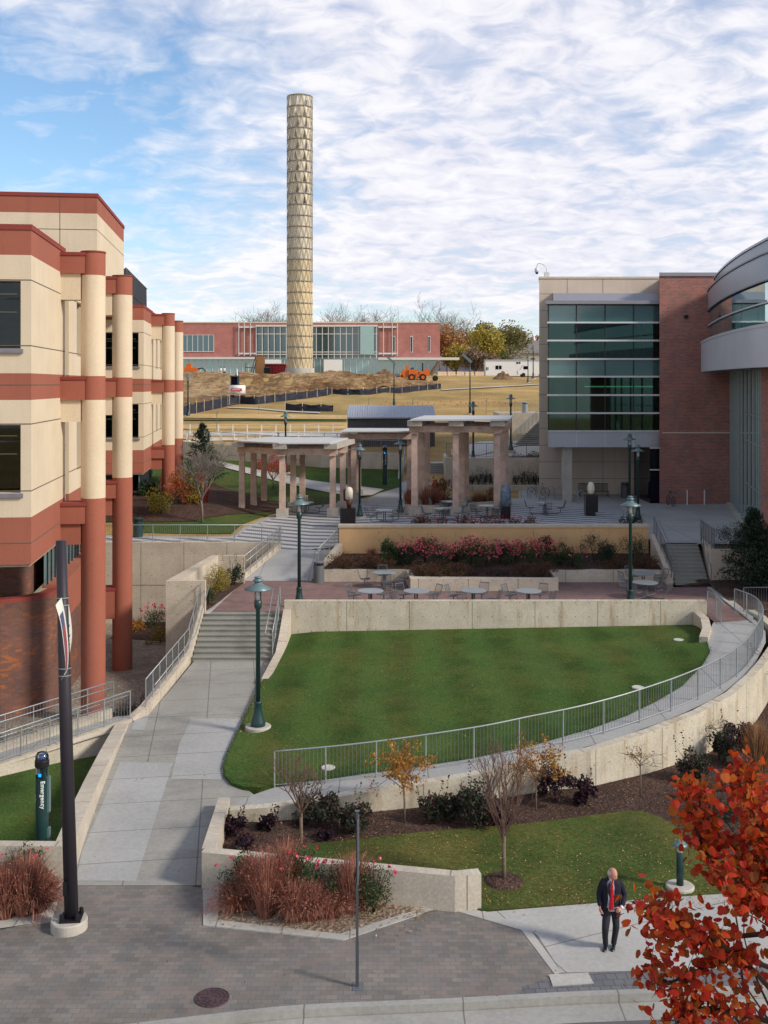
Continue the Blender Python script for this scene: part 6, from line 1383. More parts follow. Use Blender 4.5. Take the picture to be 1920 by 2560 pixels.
# ------------------------------------------------------------------ emergency phones
def ephone(label, text=True):
    t = thing('emergency_phone', label, 'emergency phone', (0, 0, 0)); kw_ = dict(parent=t, world=False)
    m = MB(); m.lathe([(.16, -.3), (.16, 2.22)], n=28); obj('column', m, 'green_paint', **kw_).data.polygons.foreach_set('use_smooth', [False]*30)
    m = MB(); m.box(.10, .20, -.06, .08, -.3, .95); m.box(.10, .20, -.06, .08, 1.35, 2.25); obj('side_panel', m, 'shade_green', **kw_)
    m = MB(); m.lathe([(.11, 2.22), (.11, 2.46)], n=20); obj('lamp_core', m, 'blue_lens', smooth=True, **kw_)
    m = MB(); m.lathe([(.07, 0), (.07, .07)], (-.0, -.07, 2.28), 14); obj('blue_lamp', m, 'blue_light', smooth=True, **kw_)
    m = MB(); m.box(-.105, -.02, -.125, -.10, 2.34, 2.5); obj('label_plate', m, 'plinth_stone', **kw_)
    m = MB(); m.box(.02, .12, -.135, .1, 2.2, 2.5); obj('back_post', m, 'green_paint', **kw_)
    m = MB(); m.lathe([(.155, 2.22), (.155, 2.5)], n=24, cap=False); obj('lower_sleeve', m, 'clear_glass', smooth=True, **kw_)
    m = MB(); m.lathe([(.165, 2.5), (.18, 2.52), (.18, 2.66), (.165, 2.68)], n=28); obj('crown', m, 'black_paint', **kw_)
    m = MB(); m.lathe([(.075, 2.68), (.075, 2.80)], n=16); obj('beacon', m, 'blue_lens', smooth=True, **kw_)
    m = MB(); m.lathe([(.165, 2.68), (.165, 2.78), (.12, 2.86), (.02, 2.89)], n=24, cap=False); obj('dome', m, 'clear_glass', smooth=True, **kw_)
    m = MB(); m.add([(-.162, -.02, 1.62), (-.155, -.05, 1.60), (-.10, -.128, 1.71), (-.155, -.05, 1.83), (-.162, -.02, 1.81)], [(0, 1, 2, 3, 4)]); obj('direction_mark', m, 'white_paint', **kw_)
    if text:
        cu = bpy.data.curves.new('tmp', 'FONT'); cu.body = 'Emergency'; cu.size = .148; cu.extrude = .0; cu.offset = .0035; cu.space_character = 1.08; cu.resolution_u = 3
        o = bpy.data.objects.new('tmp', cu); COL.objects.link(o); dg_ = bpy.context.evaluated_depsgraph_get(); me = bpy.data.meshes.new_from_object(o.evaluated_get(dg_)); bpy.data.objects.remove(o)
        bm = bmesh.new(); bm.from_mesh(me); bmesh.ops.subdivide_edges(bm, edges=[e for e in bm.edges if e.calc_length() > .04], cuts=1)
        for v in bm.verts:
            x, y = v.co.x, v.co.y; a = (y-.055+.075)/.163; v.co = (.1635*sin(a), -.1635*cos(a), 2.18-x)
        bm.to_mesh(me); bm.free(); me.materials.clear(); me.materials.append(MATS['white_paint']); lo_ = bpy.data.objects.new('lettering', me); COL.objects.link(lo_); lo_.parent = t
    return t
e1 = ephone('dark blue emergency phone column with white lettering behind the left low wall'); e1.location = (XA(105, 27.5), 27.5, -.14)
p = SF(962, 1213, zterr, 80); e2 = dup(e1, (p[0], p[1], p[2]), .1, 'distant emergency phone column with a blue light on the grass slope', 1.1)
# ------------------------------------------------------------------ tables with attached seats
def make_seat(t, ang, R0=.98):
    m = MB(); w = .23; prof = [(-.24, .47), (-.2, .44), (.0, .425), (.17, .43), (.24, .50), (.29, .66), (.35, .86), (.37, .90)]
    def TR(x, r, z): r = R0+r; return (x*cos(ang)*1-0+r*sin(ang)*-1*-1, -x*sin(ang)+r*cos(ang), z)
    for s_ in (-w, w): m.tube([TR(s_, r, z) for r, z in prof], .016, 5)
    for r, z in (prof[0], prof[-1]): m.tube([TR(-w, r, z), TR(w, r, z)], .016, 5)
    for k in range(9):
        x = -w+2*w*(k+1)/10; m.tube([TR(x, r, z) for r, z in prof], .0055, 3, False)
    for i in range(len(prof)-1):
        for f in (0, .5):
            r = lerp(prof[i][0], prof[i+1][0], f); z = lerp(prof[i][1], prof[i+1][1], f); m.tube([TR(-w, r, z), TR(w, r, z)], .0045, 3, False)
    m.tube([TR(0, .0, .41), TR(0, .02, .12), TR(0, -.2, .06), TR(0, -.9, .08)], .028, 6)
    obj('seat', m, 'galv_dark', t, world=False)
def make_table(label, seats=(0, 90, 180, 270), group='round metal tables with attached chairs'):
    t = thing('picnic_table', label, 'table', (0, 0, 0), group)
    m = MB(); m.lathe([(.59, .725), (.60, .735), (.60, .755), (.585, .765), (.02, .765)], n=36); obj('table_top', m, 'galvanised', t, world=False)
    m = MB()
    for k in range(3): a = 2*pi*k/3+.5; m.tube([(.07*cos(a), .07*sin(a), .02), (.07*cos(a), .07*sin(a), .73)], .03, 8)
    m.lathe([(.24, 0), (.24, .03), (.1, .05)], n=20); obj('pedestal', m, 'galv_dark', t, world=False)
    for a in seats: make_seat(t, radians(a))
    return t
tb1 = make_table('leftmost of the row of four round tables behind the long lawn wall'); tb1.location = (XA(926, 49.1), 49.1, 1.95); tb1.rotation_euler.z = radians(52)
TB = [(1041, 49.1, 1.95, 35, 'second round table from the left in the row behind the long lawn wall'), (1183, 49.2, 1.95, 62, 'third round table from the left in the row behind the long lawn wall'), (1321, 49.1, 1.95, 50, 'rightmost table of the row of four behind the long lawn wall'),
      (961, 53.9, 1.95, 4, 'round table standing alone in front of the brown shrubs'), (1609, 53.7, 1.95, 20, 'back table of the right hand pair near the narrow steps'), (1613, 51.2, 1.95, 48, 'front table of the right hand pair near the narrow steps'),
      (962, 66.9, 3.55, 30, 'round table on the upper plaza right of the black and white statue'), (1107, 67.3, 3.6, 8, 'front table under the tall pergola, with a pale top'), (1122, 71.2, 3.6, 70, 'back table under the tall pergola beside the red roses'),
      (1218, 68.8, 3.6, 40, 'table behind the front right column of the tall pergola'), (1363, 70.5, 3.6, 0, 'round table between the blue grey sculpture and the white egg'), (763, 73.8, 3.25, 80, 'round table under the low pergola behind the green lamp shade')]
for px, Y, z, a, lb in TB:
    dup(tb1, (XA(px, Y), Y, z), radians(a), lb)
# ------------------------------------------------------------------ sculptures
t = thing('sculpture', 'white and brown bullet shaped sculpture on a black cube', 'sculpture', (XA(870, 68), 68, 3.4)); X = XA(870, 68)
m = MB(); m.box(X-.48, X+.48, 67.52, 68.48, 3.3, 4.33); obj('pedestal', m, 'dark_granite', t)
m = MB(); m.lathe([(.13, 4.33), (.22, 4.85)], (X+.07, 68, 0), 20); obj('brown_cup', m, 'brown_stone', t, smooth=True)
m = MB(); m.lathe([(.235, 4.85), (.24, 5.35), (.2, 5.52), (.12, 5.6), (.02, 5.63)], (X+.07, 68, 0), 24); obj('white_cap', m, 'white_marble', t, smooth=True)
m = MB(); m.rings([(X-.13, 68.12, 4.75, .16, .16), (X-.13, 68.12, 5.4, .18, .18), (X-.13, 68.12, 5.5, .1, .1)], 16); obj('dark_back', m, 'dark_granite', t, smooth=True)
X = XA(1264, 68); t = thing('sculpture', 'blue grey granite sculpture with a rounded top on a fluted dark base', 'sculpture', (X, 68, 3.6))
m = MB(); m.rings([(X, 68, 4.42, .34, .26), (X, 68, 5.4, .33, .26), (X, 68, 5.62, .29, .22), (X, 68, 5.76, .18, .14), (X, 68, 5.79, .04, .03)], 18); obj('head', m, 'blue_granite', t, smooth=True)
m = MB(); vs = []; m.lathe([(.27, 3.5), (.28, 4.42)], (X, 68, 0), 16)
for k in range(14): a = 2*pi*k/14; m.tube([(X+.28*cos(a), 68+.25*sin(a), 3.5), (X+.29*cos(a), 68+.25*sin(a), 4.42)], .035, 5)
obj('fluted_base', m, 'dark_granite', t)
X, Y = XA(1477.5, 69.8), 69.8; t = thing('sculpture', 'white egg shaped stone on a tall black pedestal', 'sculpture', (X, Y, 3.6))
m = MB(); m.box(X-.4, X+.22, Y-.35, Y+.35, 3.6, 4.95); m.box(X+.22, X+.40, Y-.3, Y+.35, 3.85, 4.949); obj('pedestal', m, 'dark_granite', t)
m = MB(); m.lathe([(.1, 4.95), (.2, 5.05), (.235, 5.3), (.225, 5.5), (.17, 5.68), (.08, 5.76), (.01, 5.78)], (X, Y, 0), 24); obj('egg', m, 'white_marble', t, smooth=True)
# ------------------------------------------------------------------ bins, bench, racks, bicycle, posts
def litter(loc, label, r=.28, h=1.1, mat='galv_dark', open_=True):
    t = thing('litter_bin', label, 'litter bin', loc)
    m = MB(); m.lathe([(r, 0), (r, h*.80)], n=24); obj('body', m, mat, t, world=False)
    m = MB(); m.lathe([(r*.86, h*.80), (r*.86, h*.92)], n=24); obj('opening', m, 'black_paint', t, world=False)
    m = MB(); m.lathe([(r*1.04, h*.92), (r*1.04, h*.97), (r*.5, h), (.01, h)], n=24); obj('lid', m, mat, t, world=False)
    m = MB()
    for k in range(3): a = 2*pi*k/3; m.box(r*.9*cos(a)-.02, r*.9*cos(a)+.02, r*.9*sin(a)-.02, r*.9*sin(a)+.02, h*.8, h*.93)
    obj('lid_post', m, mat, t, world=False); return t
litter((XA(797, 55.3), 55.25, 1.95), 'grey cylindrical litter bin at the left end of the flower bed wall')
litter((XA(1563, 80.4), 80.4, 3.6), 'dark litter bin beside the bench under the glass bay', .32, 1.2, 'steel_post')
litter((XA(345, 65.5), 65.5, 2.85), 'dark green litter bin on the striped walkway beside the red column', .3, 1.15, 'green_paint')
litter((XA(1312, 109), 109, 9.2), 'distant litter bin on the terrace block', .3, 1.1, 'galvanised')
t = thing('bench', 'dark slatted metal bench under the glass bay', 'bench', (XA(1484, 81.2), 81.2, 3.6)); X = XA(1484, 81.2)
m = MB(); 
for k in range(5): m.box(X-1.1, X+1.1, 80.9+.09*k, 80.96+.09*k, 4.02, 4.05)
obj('seat', m, 'steel_post', t)
m = MB()
for k in range(28): m.box(X-1.1+k*.0805, X-1.07+k*.0805, 81.38, 81.41, 4.05, 4.6)
m.box(X-1.1, X+1.1, 81.37, 81.42, 4.56, 4.62); obj('backrest', m, 'steel_post', t)
for s_ in (-1.05, 0, 1.05): m = MB(); m.tube([(X+s_, 80.9, 3.6), (X+s_, 80.95, 4.02), (X+s_, 81.38, 4.02), (X+s_, 81.42, 3.6)], .03, 6); obj('leg', m, 'steel_post', t)
for k, (px, Y) in enumerate(((1311, 80.6), (1333, 80.4), (1355, 80.2), (1377, 80.0), (1396, 79.6), (1416, 79.2), (1434, 78.2), (1453, 77.0))):
    X = XA(px, Y); m = MB(); m.tube(curve_pts([(X-.24, Y-.05, 3.5), (X-.24, Y-.05, 4.2), (X-.18, Y-.03, 4.42), (X, Y, 4.52), (X+.18, Y+.03, 4.42), (X+.24, Y+.05, 4.2), (X+.24, Y+.05, 3.5)], 26), .03, 6)
    obj('bike_rack', m, 'galvanised', smooth=True, label='inverted U shaped grey steel bike rack hoop before the low planter wall', cat='bike rack', group='row of bike rack hoops')
def make_bike(label):
    t = thing('bicycle', label, 'bicycle', (0, 0, 0), 'parked bicycles'); kw_ = dict(parent=t, world=False)
    for y in (-.52, .52):
        m = MB(); m.tube([(0, y+.33*cos(2*pi*k/20), .34+.33*sin(2*pi*k/20)) for k in range(21)], .02, 5, False)
        for k in range(8): a = pi*k/8; m.tube([(0, y+.31*cos(a), .34+.31*sin(a)), (0, y-.31*cos(a), .34-.31*sin(a))], .004, 3, False)
        obj('wheel', m, 'tyre', **kw_)
    m = MB(); m.tube([(0, .52, .34), (0, .05, .32), (0, .2, .85), (0, -.32, .8), (0, .05, .32)], .02, 6); m.tube([(0, .52, .34), (0, .18, .78)], .014, 5); m.tube([(0, -.52, .34), (0, -.32, .82), (0, -.3, .98)], .02, 6); obj('frame', m, 'galv_dark', **kw_)
    m = MB(); m.tube([(-.3, -.34, 1.0), (-.1, -.28, 1.0), (.1, -.28, 1.0), (.3, -.34, 1.0)], .018, 5); obj('handlebar', m, 'black_paint', **kw_)
    m = MB(); m.ell((0, .22, .92), (.08, .14, .04)); obj('saddle', m, 'black_paint', **kw_)
    return t
bk = make_bike('bicycle seen from the front leaning near the red brick wall'); bk.location = (XA(1674, 75.6), 75.4, 3.6); bk.rotation_euler = (0, .08, .08)
dup(bk, (XA(1340, 91), 91, 5.5), 1.45, 'bicycle behind the dark picket railing left of the glass building'); dup(bk, (XA(1345, 81.8), 81.6, 3.6), 1.3, 'bicycle standing at the bike rack hoops against the low planter wall')
for px in (1717, 1760): m = MB(); X = XA(px, 76.2); m.lathe([(.04, 0), (.04, 1.05), (.025, 1.08)], (X, 76.1, 3.55), 10); obj('white_bollard', m, 'white_paint', label='thin white post standing in front of the red brick wall', cat='post', group='thin white posts by the brick wall')
# ------------------------------------------------------------------ vegetation
def bushmesh(w, d, h, n, ls, rg, asp=.55, clumps=14, hollow=.55, flat=.0, spike=0.0, lowest=.04):
    """leaf cards gathered in clumps through an uneven dome"""
    m = MB(); cl = []
    for k in range(clumps):
        a = rg.uniform(0, 2*pi); rr = sqrt(rg.random())*.72; zz = rg.random()**.8*(1-rr*.55)
        cl.append((cos(a)*rr, sin(a)*rr, zz, rg.uniform(.22, .42)))
    for i in range(n):
        c = cl[rg.randrange(clumps)]; v = Vector((rg.gauss(0, 1), rg.gauss(0, 1), rg.gauss(0, 1))).normalized()*c[3]*(hollow+(1-hollow)*rg.random())
        x, y, z = (c[0]+v.x)*w/2, (c[1]+v.y)*d/2, max(lowest, (c[2]*.78+v.z*.7+.12))*h
        m.leaf((x, y, z), ls, rg, asp)
    if spike:
        for k in range(int(spike)):
            a = rg.uniform(0, 2*pi); rr = sqrt(rg.random())*.4; p = Vector((cos(a)*rr*w, sin(a)*rr*d, h*.3)); q = p*1.25+Vector((0, 0, h*rg.uniform(.6, .95)))
            for j in range(14): m.leaf(tuple(p.lerp(q, j/13)+Vector((rg.gauss(0, .02), rg.gauss(0, .02), 0))), ls, rg, asp)
    return m
def stems(w, h, n, rg, r=.012):
    m = MB()
    for k in range(n):
        a = 2*pi*k/n+rg.random(); rr = rg.uniform(.3, .8)*w/2; m.tube([(0, 0, -.05), (cos(a)*rr*.4, sin(a)*rr*.4, h*.4), (cos(a)*rr, sin(a)*rr, h*.8)], [r, r*.8, r*.4], 4)
    return m
def bush(name, label, cat, loc, w, h, n, ls, mat, seed=0, flowers=0, fm='petals_pink', fs=.08, d=None, group=None, asp=.55, clumps=14, stem='dark_bark', spike=0, flower_top=.35):
    rg = random.Random(seed*7+3); t = thing(name, label, cat, loc, group); d = d or w
    obj('foliage', bushmesh(w, d, h, n, ls, rg, asp, clumps, spike=spike), mat, t, world=False)
    obj('stems', stems(w, h, 7, rg), stem, t, world=False)
    if flowers:
        m = MB()
        for k in range(flowers):
            a = rg.uniform(0, 2*pi); rr = sqrt(rg.random())*.5; z = h*(flower_top+(1-flower_top)*rg.random())*(1-rr*.35)+.03; p = (cos(a)*rr*w, sin(a)*rr*d-.02, z)
            for j in range(6): m.leaf((p[0]+rg.gauss(0, fs*.25), p[1]+rg.gauss(0, fs*.25), p[2]+rg.gauss(0, fs*.2)), fs, rg, .8)
        obj('blossoms', m, fm, t, world=False)
    return t
def grassclump(name, label, loc, w, h, n, mat, seed=0, lean=(0, 0), group=None, bw=.008, cat='ornamental grass'):
    rg = random.Random(seed+11); t = thing(name, label, cat, loc, group); m = MB()
    for i in range(n):
        a = rg.uniform(0, 2*pi); r0 = sqrt(rg.random())*w*.16; L = h*rg.uniform(.55, 1.08); sp = rg.random()**1.3*w*.52
        b = Vector((cos(a)*r0, sin(a)*r0, 0)); dx, dy = cos(a)*sp+lean[0]*rg.uniform(.4, 1.2), sin(a)*sp+lean[1]*rg.uniform(.4, 1.2)
        drop = (dx*dx+dy*dy)/max(.05, L)*.35; p1 = b+Vector((dx*.22, dy*.22, L*.42)); p2 = b+Vector((dx*.58, dy*.58, L*.80-drop*.3)); p3 = b+Vector((dx, dy, L-drop))
        s_ = Vector((-sin(a+rg.random()), cos(a+rg.random()), 0))*bw*rg.uniform(.7, 1.3)
        m.add([b-s_, b+s_, p1+s_, p1-s_, p2+s_*.8, p2-s_*.8, p3], [(0, 1, 2, 3), (3, 2, 4, 5), (5, 4, 6)])
        if i % 3 == 0:
            for j in range(3): m.leaf(tuple(p2.lerp(p3, rg.random())), .05, rg, .3)
    obj('blades', m, mat, t, world=False); return t
# foreground rust grasses
GG = 'rust red ornamental grasses in the foreground planter'
gl = [((592, 2275), .6, (-.15, -.1), 'leftmost low rust red grass clump, sprawling over the concrete edging'), ((632, 2268), 1.05, (-.1, 0), 'tall rust red grass clump near the left end of the foreground planter'), ((664, 2290), 1.3, (.02, -.1), 'tall upright rust red grass clump in the left centre of the foreground planter'),
      ((712, 2262), 1.3, (.05, .05), 'tall pinkish grass clump in the middle of the foreground planter below the roses'), ((735, 2300), .8, (.1, -.15), 'low bent grass clump at the front edge of the foreground planter'), ((778, 2296), .75, (.08, -.1), 'feathery mid height grass clump right of the middle of the foreground planter'),
      ((828, 2290), .6, (.1, -.1), 'short pale grass clump before the thin steel post'), ((878, 2280), 1.15, (.05, 0), 'upright orange tinted grass clump just left of the thin steel post'), ((905, 2262), .6, (.1, 0), 'small rust grass tuft just right of the thin steel post')]
for k, ((px, py), h, ln, lb) in enumerate(gl):
    p = P(px, py, 0); grassclump('ornamental_grass', lb, (p[0], p[1], .02), 1.15 if h > 1 else 1.35, h*1.1, 1000 if h > .9 else 900, 'blades_rust', k, ln, GG, bw=.0045)
for k, (px, py, h, lb) in enumerate(((14, 2292, 1.1, 'rust grass clump cut by the left edge of the picture'), (62, 2285, 1.15, 'upright rust grass clump in the left corner bed'), (92, 2278, .7, 'rust grass clump leaning right over the edging by the leaning pole'))):
    p = P(px, py, 0); grassclump('ornamental_grass', lb, (p[0], p[1], .02), 1.35, h*1.1, 1200, 'blades_rust', 30+k, (.25 if k == 2 else 0, -.1), GG)
RB = 'rose bushes with pink blossoms in the foreground beds'
for k, (px, py, w, h, fl, lb) in enumerate(((612, 2218, 1.1, 1.1, 9, 'pink rose bush behind the left end of the foreground grasses'), (745, 2216, 1.3, 1.3, 18, 'pink rose bush rising over the middle of the planter wall'), (825, 2232, 1.2, 1.1, 6, 'leafy rose bush left of the thin steel post behind the grasses'), (935, 2252, 1.15, 1.15, 6, 'green rose bush right of the thin steel post'), (60, 2215, 1.1, .95, 6, 'rose bush behind the grasses in the left corner bed'), (102, 2250, .7, .75, 3, 'small rose bush beside the left corner edging'))):
    p = P(px, py, 0); p = (XA(px, 25.3), 25.88-.188*(XA(px, 25.3)+4.38)-.42-.1*(k == 2), 0) if px > 300 else p; bush('rose_bush', lb, 'rose bush', (p[0], p[1], .0), w*1.15, h*1.15, 2000, .06, 'leaves_green', k, fl, fs=.075, group=RB, d=w*.8, flower_top=.75, clumps=26)
# trees -------------------------------------------------------------
def skeleton(rg, h, trunk, spread, levels=4, kids=4, up=.35, r0=.04, twist=.5, minr=.004, first=7, l0=.42):
    segs = []; tips = []
    def grow(p, d, L, r, lv):
        n = 4; pts = [p]; dd = d.copy()
        for i in range(n):
            dd = (dd+Vector((rg.gauss(0, 1), rg.gauss(0, 1), rg.gauss(0, .6)))*twist*.16+Vector((0, 0, up*.12))).normalized(); pts.append(pts[-1]+dd*L/n)
        segs.append((pts, r, max(minr, r*.45)))
        if lv <= 1: tips.extend(pts[2:]); return
        for k in range(kids):
            i = rg.uniform(.35, 1)*n; j = min(int(i), n-1); q = pts[j].lerp(pts[j+1], i-j)
            nd = (dd+Vector((rg.gauss(0, 1), rg.gauss(0, 1), rg.gauss(0, .5))).normalized()*spread).normalized(); grow(q, nd, L*rg.uniform(.5, .75), max(minr, r*.5), lv-1)
    t0 = Vector((0, 0, 0)); t1 = Vector((rg.gauss(0, .01)*h, rg.gauss(0, .01)*h, trunk))
    for k in range(first):
        a = 2*pi*k/first+rg.uniform(-.4, .4); e = rg.uniform(.35, 1.0)*spread
        grow(t1.lerp(Vector((0, 0, trunk*.8)), rg.random()), Vector((cos(a)*e, sin(a)*e, 1)).normalized(), (h-trunk)*rg.uniform(.75, 1)*l0/.42*.62, r0*.5, levels)
    return segs, tips, t1
def tree(name, label, loc, h, trunk, spread, seed, bark='bark', leafmat=None, nleaf=0, ls=.06, levels=3, kids=4, first=7, r0=.04, up=.35, minr=.004, group=None, cat='tree', l0=.42, lsp=.05, twig=None):
    rg = random.Random(seed); t = thing(name, label, cat, loc, group); segs, tips, t1 = skeleton(rg, h, trunk, spread, levels, kids, up, r0, .5, minr, first, l0)
    m = MB(); m.tube([(0, 0, -.1), (r0*.2, 0, trunk*.5), tuple(t1)], [r0*1.2, r0, r0*.85], 8); obj('trunk', m, bark, t, world=False, smooth=True)
    m = MB()
    for pts, a, b in segs: m.tube(pts, [lerp(a, b, i/(len(pts)-1)) for i in range(len(pts))], 4 if a < .02 else 5, False)
    obj('branches', m, twig or bark, t, world=False)
    if leafmat:
        m = MB()
        for i in range(nleaf):
            p = tips[rg.randrange(len(tips))]; m.leaf((p.x+rg.gauss(0, lsp), p.y+rg.gauss(0, lsp), p.z+rg.gauss(0, lsp)), ls, rg, .6)
        obj('leaves', m, leafmat, t, world=False)
    return t
p = P(752, 2122, 0); tree('bare_tree', 'young bare tree with thin twigs at the left of the mulch bed', (p[0], p[1], .02), 2.75, 1.0, .75, 3, 'bark', levels=4, kids=3, first=9, r0=.045, up=.6, minr=.0035, twig='twig_red')
p = P(1259, 2206, 0); tree('bare_tree', 'larger bare tree with upright reddish twigs standing on the small lawn', (p[0], p[1], .04), 3.3, 1.15, .62, 8, 'bark', levels=4, kids=3, first=11, r0=.05, up=.8, minr=.0035, twig='twig_red')
m = MB(); m.lathe([(.5, 0), (.42, .05), (.2, .09), (.02, .10)], (p[0], p[1], .03), 20); obj('mulch_ring', m, 'mulch', label='round ring of brown mulch at the foot of the bare lawn tree', cat='mulch ring')
p = P(1011, 2056, 0); tree('small_tree', 'small golden leaved tree in front of the curved wall, left of centre', (p[0], p[1], .02), 1.9, 1.05, 1.5, 12, 'bark', 'leaves_yellow', 1500, .085, 3, 4, 7, .028, .1, l0=.66, lsp=.06)
p = P(1340, 2026, 0); tree('small_tree', 'small yellow tree with dark red shrub beneath it against the curved wall', (p[0], p[1], .02), 1.7, .85, 1.4, 15, 'bark', 'leaves_yellow', 1100, .085, 3, 4, 6, .022, .1, l0=.66, lsp=.06)
p = P(1601, 1990, 0); tree('small_tree', 'thin sapling with a flat crown and few leaves before the curved wall', (p[0], p[1], .02), 1.6, 1.0, 1.9, 19, 'bark', 'leaves_yellow', 90, .06, 3, 3, 6, .022, .0, l0=.6, twig='dark_bark')
p = S(1798, 1893, zmulch); tree('small_tree', 'tiny bare sapling high on the mulch slope near the right edge', (p[0], p[1], p[2]), 1.35, .85, 1.9, 23, 'bark', 'leaves_oak', 30, .06, 3, 3, 6, .02, .0, l0=.6, twig='dark_bark')
tree('bare_tree', 'spreading bare shrubby tree at the right edge below the railing', (15.4, 40.2, .3), 2.2, .5, 1.6, 29, 'dark_bark', 'leaves_purple', 160, .05, 4, 3, 7, .03, .1, l0=.6)
OK = 'low shrubs in the curved mulch bed'
sh_ = [(545+45, 2090, .75, .5, 'leaves_purple', 'dark purple shrub in the left corner of the mulch bed'), (672, 2076, .6, .4, 'leaves_purple', 'small purple shrub next to the larger purple one at the wall'), (605, 2128, .7, .35, 'leaves_purple', 'low purple shrub at the front left corner of the mulch bed'), (815, 2098, .42, .22, 'leaves_purple', 'very small purple plant between the bare tree and the steel post'),
       (795, 2060, 1.15, .95, 'leaves_oak', 'green and bronze shrub right of the left bare tree'), (878, 2085, 1.05, .9, 'leaves_oak', 'green shrub directly behind the thin steel post'), (1085, 2048, .95, .75, 'leaves_oak', 'dark green shrub right of the golden tree, left one of the pair'), (1135, 2050, .9, .7, 'leaves_oak', 'dark green shrub right of the golden tree, right one of the pair'), (1190, 2062, 1.2, 1.05, 'leaves_oak', 'large bronze green shrub left of the bare lawn tree'),
       (1232, 2060, .9, .8, 'leaves_purple', 'dull purple shrub directly behind the bare lawn tree'), (1392, 2005, 1.2, .95, 'leaves_purple', 'dark red shrub under the small yellow tree'), (1464, 2012, .65, .75, 'leaves_purple', 'narrow dark shrub standing alone before the curved wall'), (1733, 1950, 1.1, .9, 'leaves_oak', 'dark shrub at the foot of the wall in the right part of the bed'),
       (1802, 1900, 1.0, .85, 'leaves_oak', 'dark shrub around the tiny sapling near the right edge'), (1856, 1870, 1.3, .8, 'leaves_purple', 'dusky shrub below the wall near the right edge'), (1820, 2035, 1.3, .35, 'leaves_dark', 'low spreading juniper beside the scarlet tree'), (1905, 2008, 1.2, .4, 'leaves_dark', 'low spreading juniper at the right edge behind the scarlet tree')]
for k, (px, py, w, h, mt, lb) in enumerate(sh_):
    p = S(px, py, zmulch); bush('shrub', lb, 'shrub', (p[0], p[1], p[2]), w*1.2, h*1.2, int(700+1000*w*h), .095 if mt != 'leaves_dark' else .06, mt, 50+k, group=OK, clumps=12, spike=0 if mt == 'leaves_dark' else 3)
p = S(1893, 1925, zmulch); grassclump('ornamental_grass', 'large tawny ornamental grass at the right edge of the mulch slope', p, 1.3, 1.5, 700, 'blades_tan', 61)
p = S(1810, 1978, zmulch); grassclump('ornamental_grass', 'small reddish grass tuft in the middle of the mulch slope', p, .5, .55, 220, 'blades_rust', 62)
p = S(1700, 1995, zmulch); grassclump('ornamental_grass', 'faint short grass tuft low on the mulch slope', p, .35, .3, 120, 'blades_rust', 63)
# fallen leaves scattered over lawn, mulch and paving
def scatter(n, fn, zf, ls, rg, m):
    for i in range(n):
        x, y = fn(rg); z = zf(x, y); a = Vector((rg.gauss(0, 1), rg.gauss(0, 1), rg.gauss(0, .25))).normalized(); b = a.cross(Vector((rg.gauss(0, .3), rg.gauss(0, .3), 1))).normalized(); l = ls*rg.uniform(.6, 1.2)/2; c = Vector((x, y, z+.02))
        m.add([c-a*l, c+b*l*.7, c+a*l, c-b*l*.7], [(0, 1, 2, 3)])
rg = random.Random(5); m = MB()
scatter(1900, lambda r: (r.uniform(-1.5, 8.5), 25.0+4*r.random()**1.4), lambda x, y: .025, .05, rg, m)
scatter(900, lambda r: (r.uniform(-4, 14), r.uniform(28, 33)), lambda x, y: zmulch(x, y), .055, rg, m)
scatter(320, lambda r: (r.uniform(-4.5, 12), r.uniform(34, 46)), lambda x, y: zlawn(x, y)+.03, .06, rg, m)
scatter(160, lambda r: (-4.9+abs(r.gauss(0, .25)), r.uniform(36, 46)), lambda x, y: zlawn(x, y)+.03, .07, rg, m)
scatter(150, lambda r: (r.uniform(-.6, 1.0), r.uniform(24.3, 25.2)), lambda x, y: .03, .06, rg, m)
scatter(260, lambda r: (r.uniform(-3.8, 1.0), r.uniform(23.6, 25.6)), lambda x, y: .03, .05, rg, m)
scatter(50, lambda r: (r.uniform(-10, 4), r.uniform(21.2, 25.5)), lambda x, y: .0, .05, rg, m)
scatter(26, lambda r: (-7.45+abs(r.gauss(0, .1)), r.uniform(27, 36)), zpath, .05, rg, m)
scatter(24, lambda r: (r.uniform(-7.4, -4.5), r.uniform(26.5, 34)), zpath, .045, rg, m)
obj('fallen_leaves', m, 'fallen', kind='stuff', label='scattered small dry leaves on the grass, mulch and paving', cat='fallen leaves')
m = MB(); rg = random.Random(9)
def grow_blades(n, fn, zf, h, m):
    for i in range(n):
        x, y = fn(rg); z = zf(x, y); a = rg.uniform(0, 2*pi); w_ = .006; l = h*rg.uniform(.6, 1.3); m.add([(x-w_*cos(a), y-w_*sin(a), z), (x+w_*cos(a), y+w_*sin(a), z), (x+rg.gauss(0, .02), y+rg.gauss(0, .02), z+l)], [(0, 1, 2)])
pts_e = [Vector((a[0], a[1], 0)) for a in ll]
edge = resample(pts_e, .05)
for p in edge:
    for k in range(3): 
        x, y = p.x+rg.gauss(0, .04), p.y+rg.gauss(0, .04); z = zlawn(x, y)+.02; m.add([(x-.006, y, z), (x+.006, y, z), (x+rg.gauss(0, .03), y+rg.gauss(0, .03), z+rg.uniform(.04, .10))], [(0, 1, 2)])
obj('grass_fringe', m, 'leaves_green', kind='stuff', label='ragged grass blades along the edge of the big lawn', cat='grass')
m = MB()
scatter(7000, lambda r: (r.uniform(-4.3, 14.5), r.uniform(26.3, 38)), lambda x, y: zmulch(x, y)-.012, .06, rg, m)
obj('mulch_chips', m, leafm('mulch_chip', [(.06, .035, .026), (.10, .065, .05), (.045, .025, .02), (.14, .09, .065), (.08, .045, .035)], 0), kind='stuff', label='loose bark chips on the curved mulch bed', cat='bark chips')
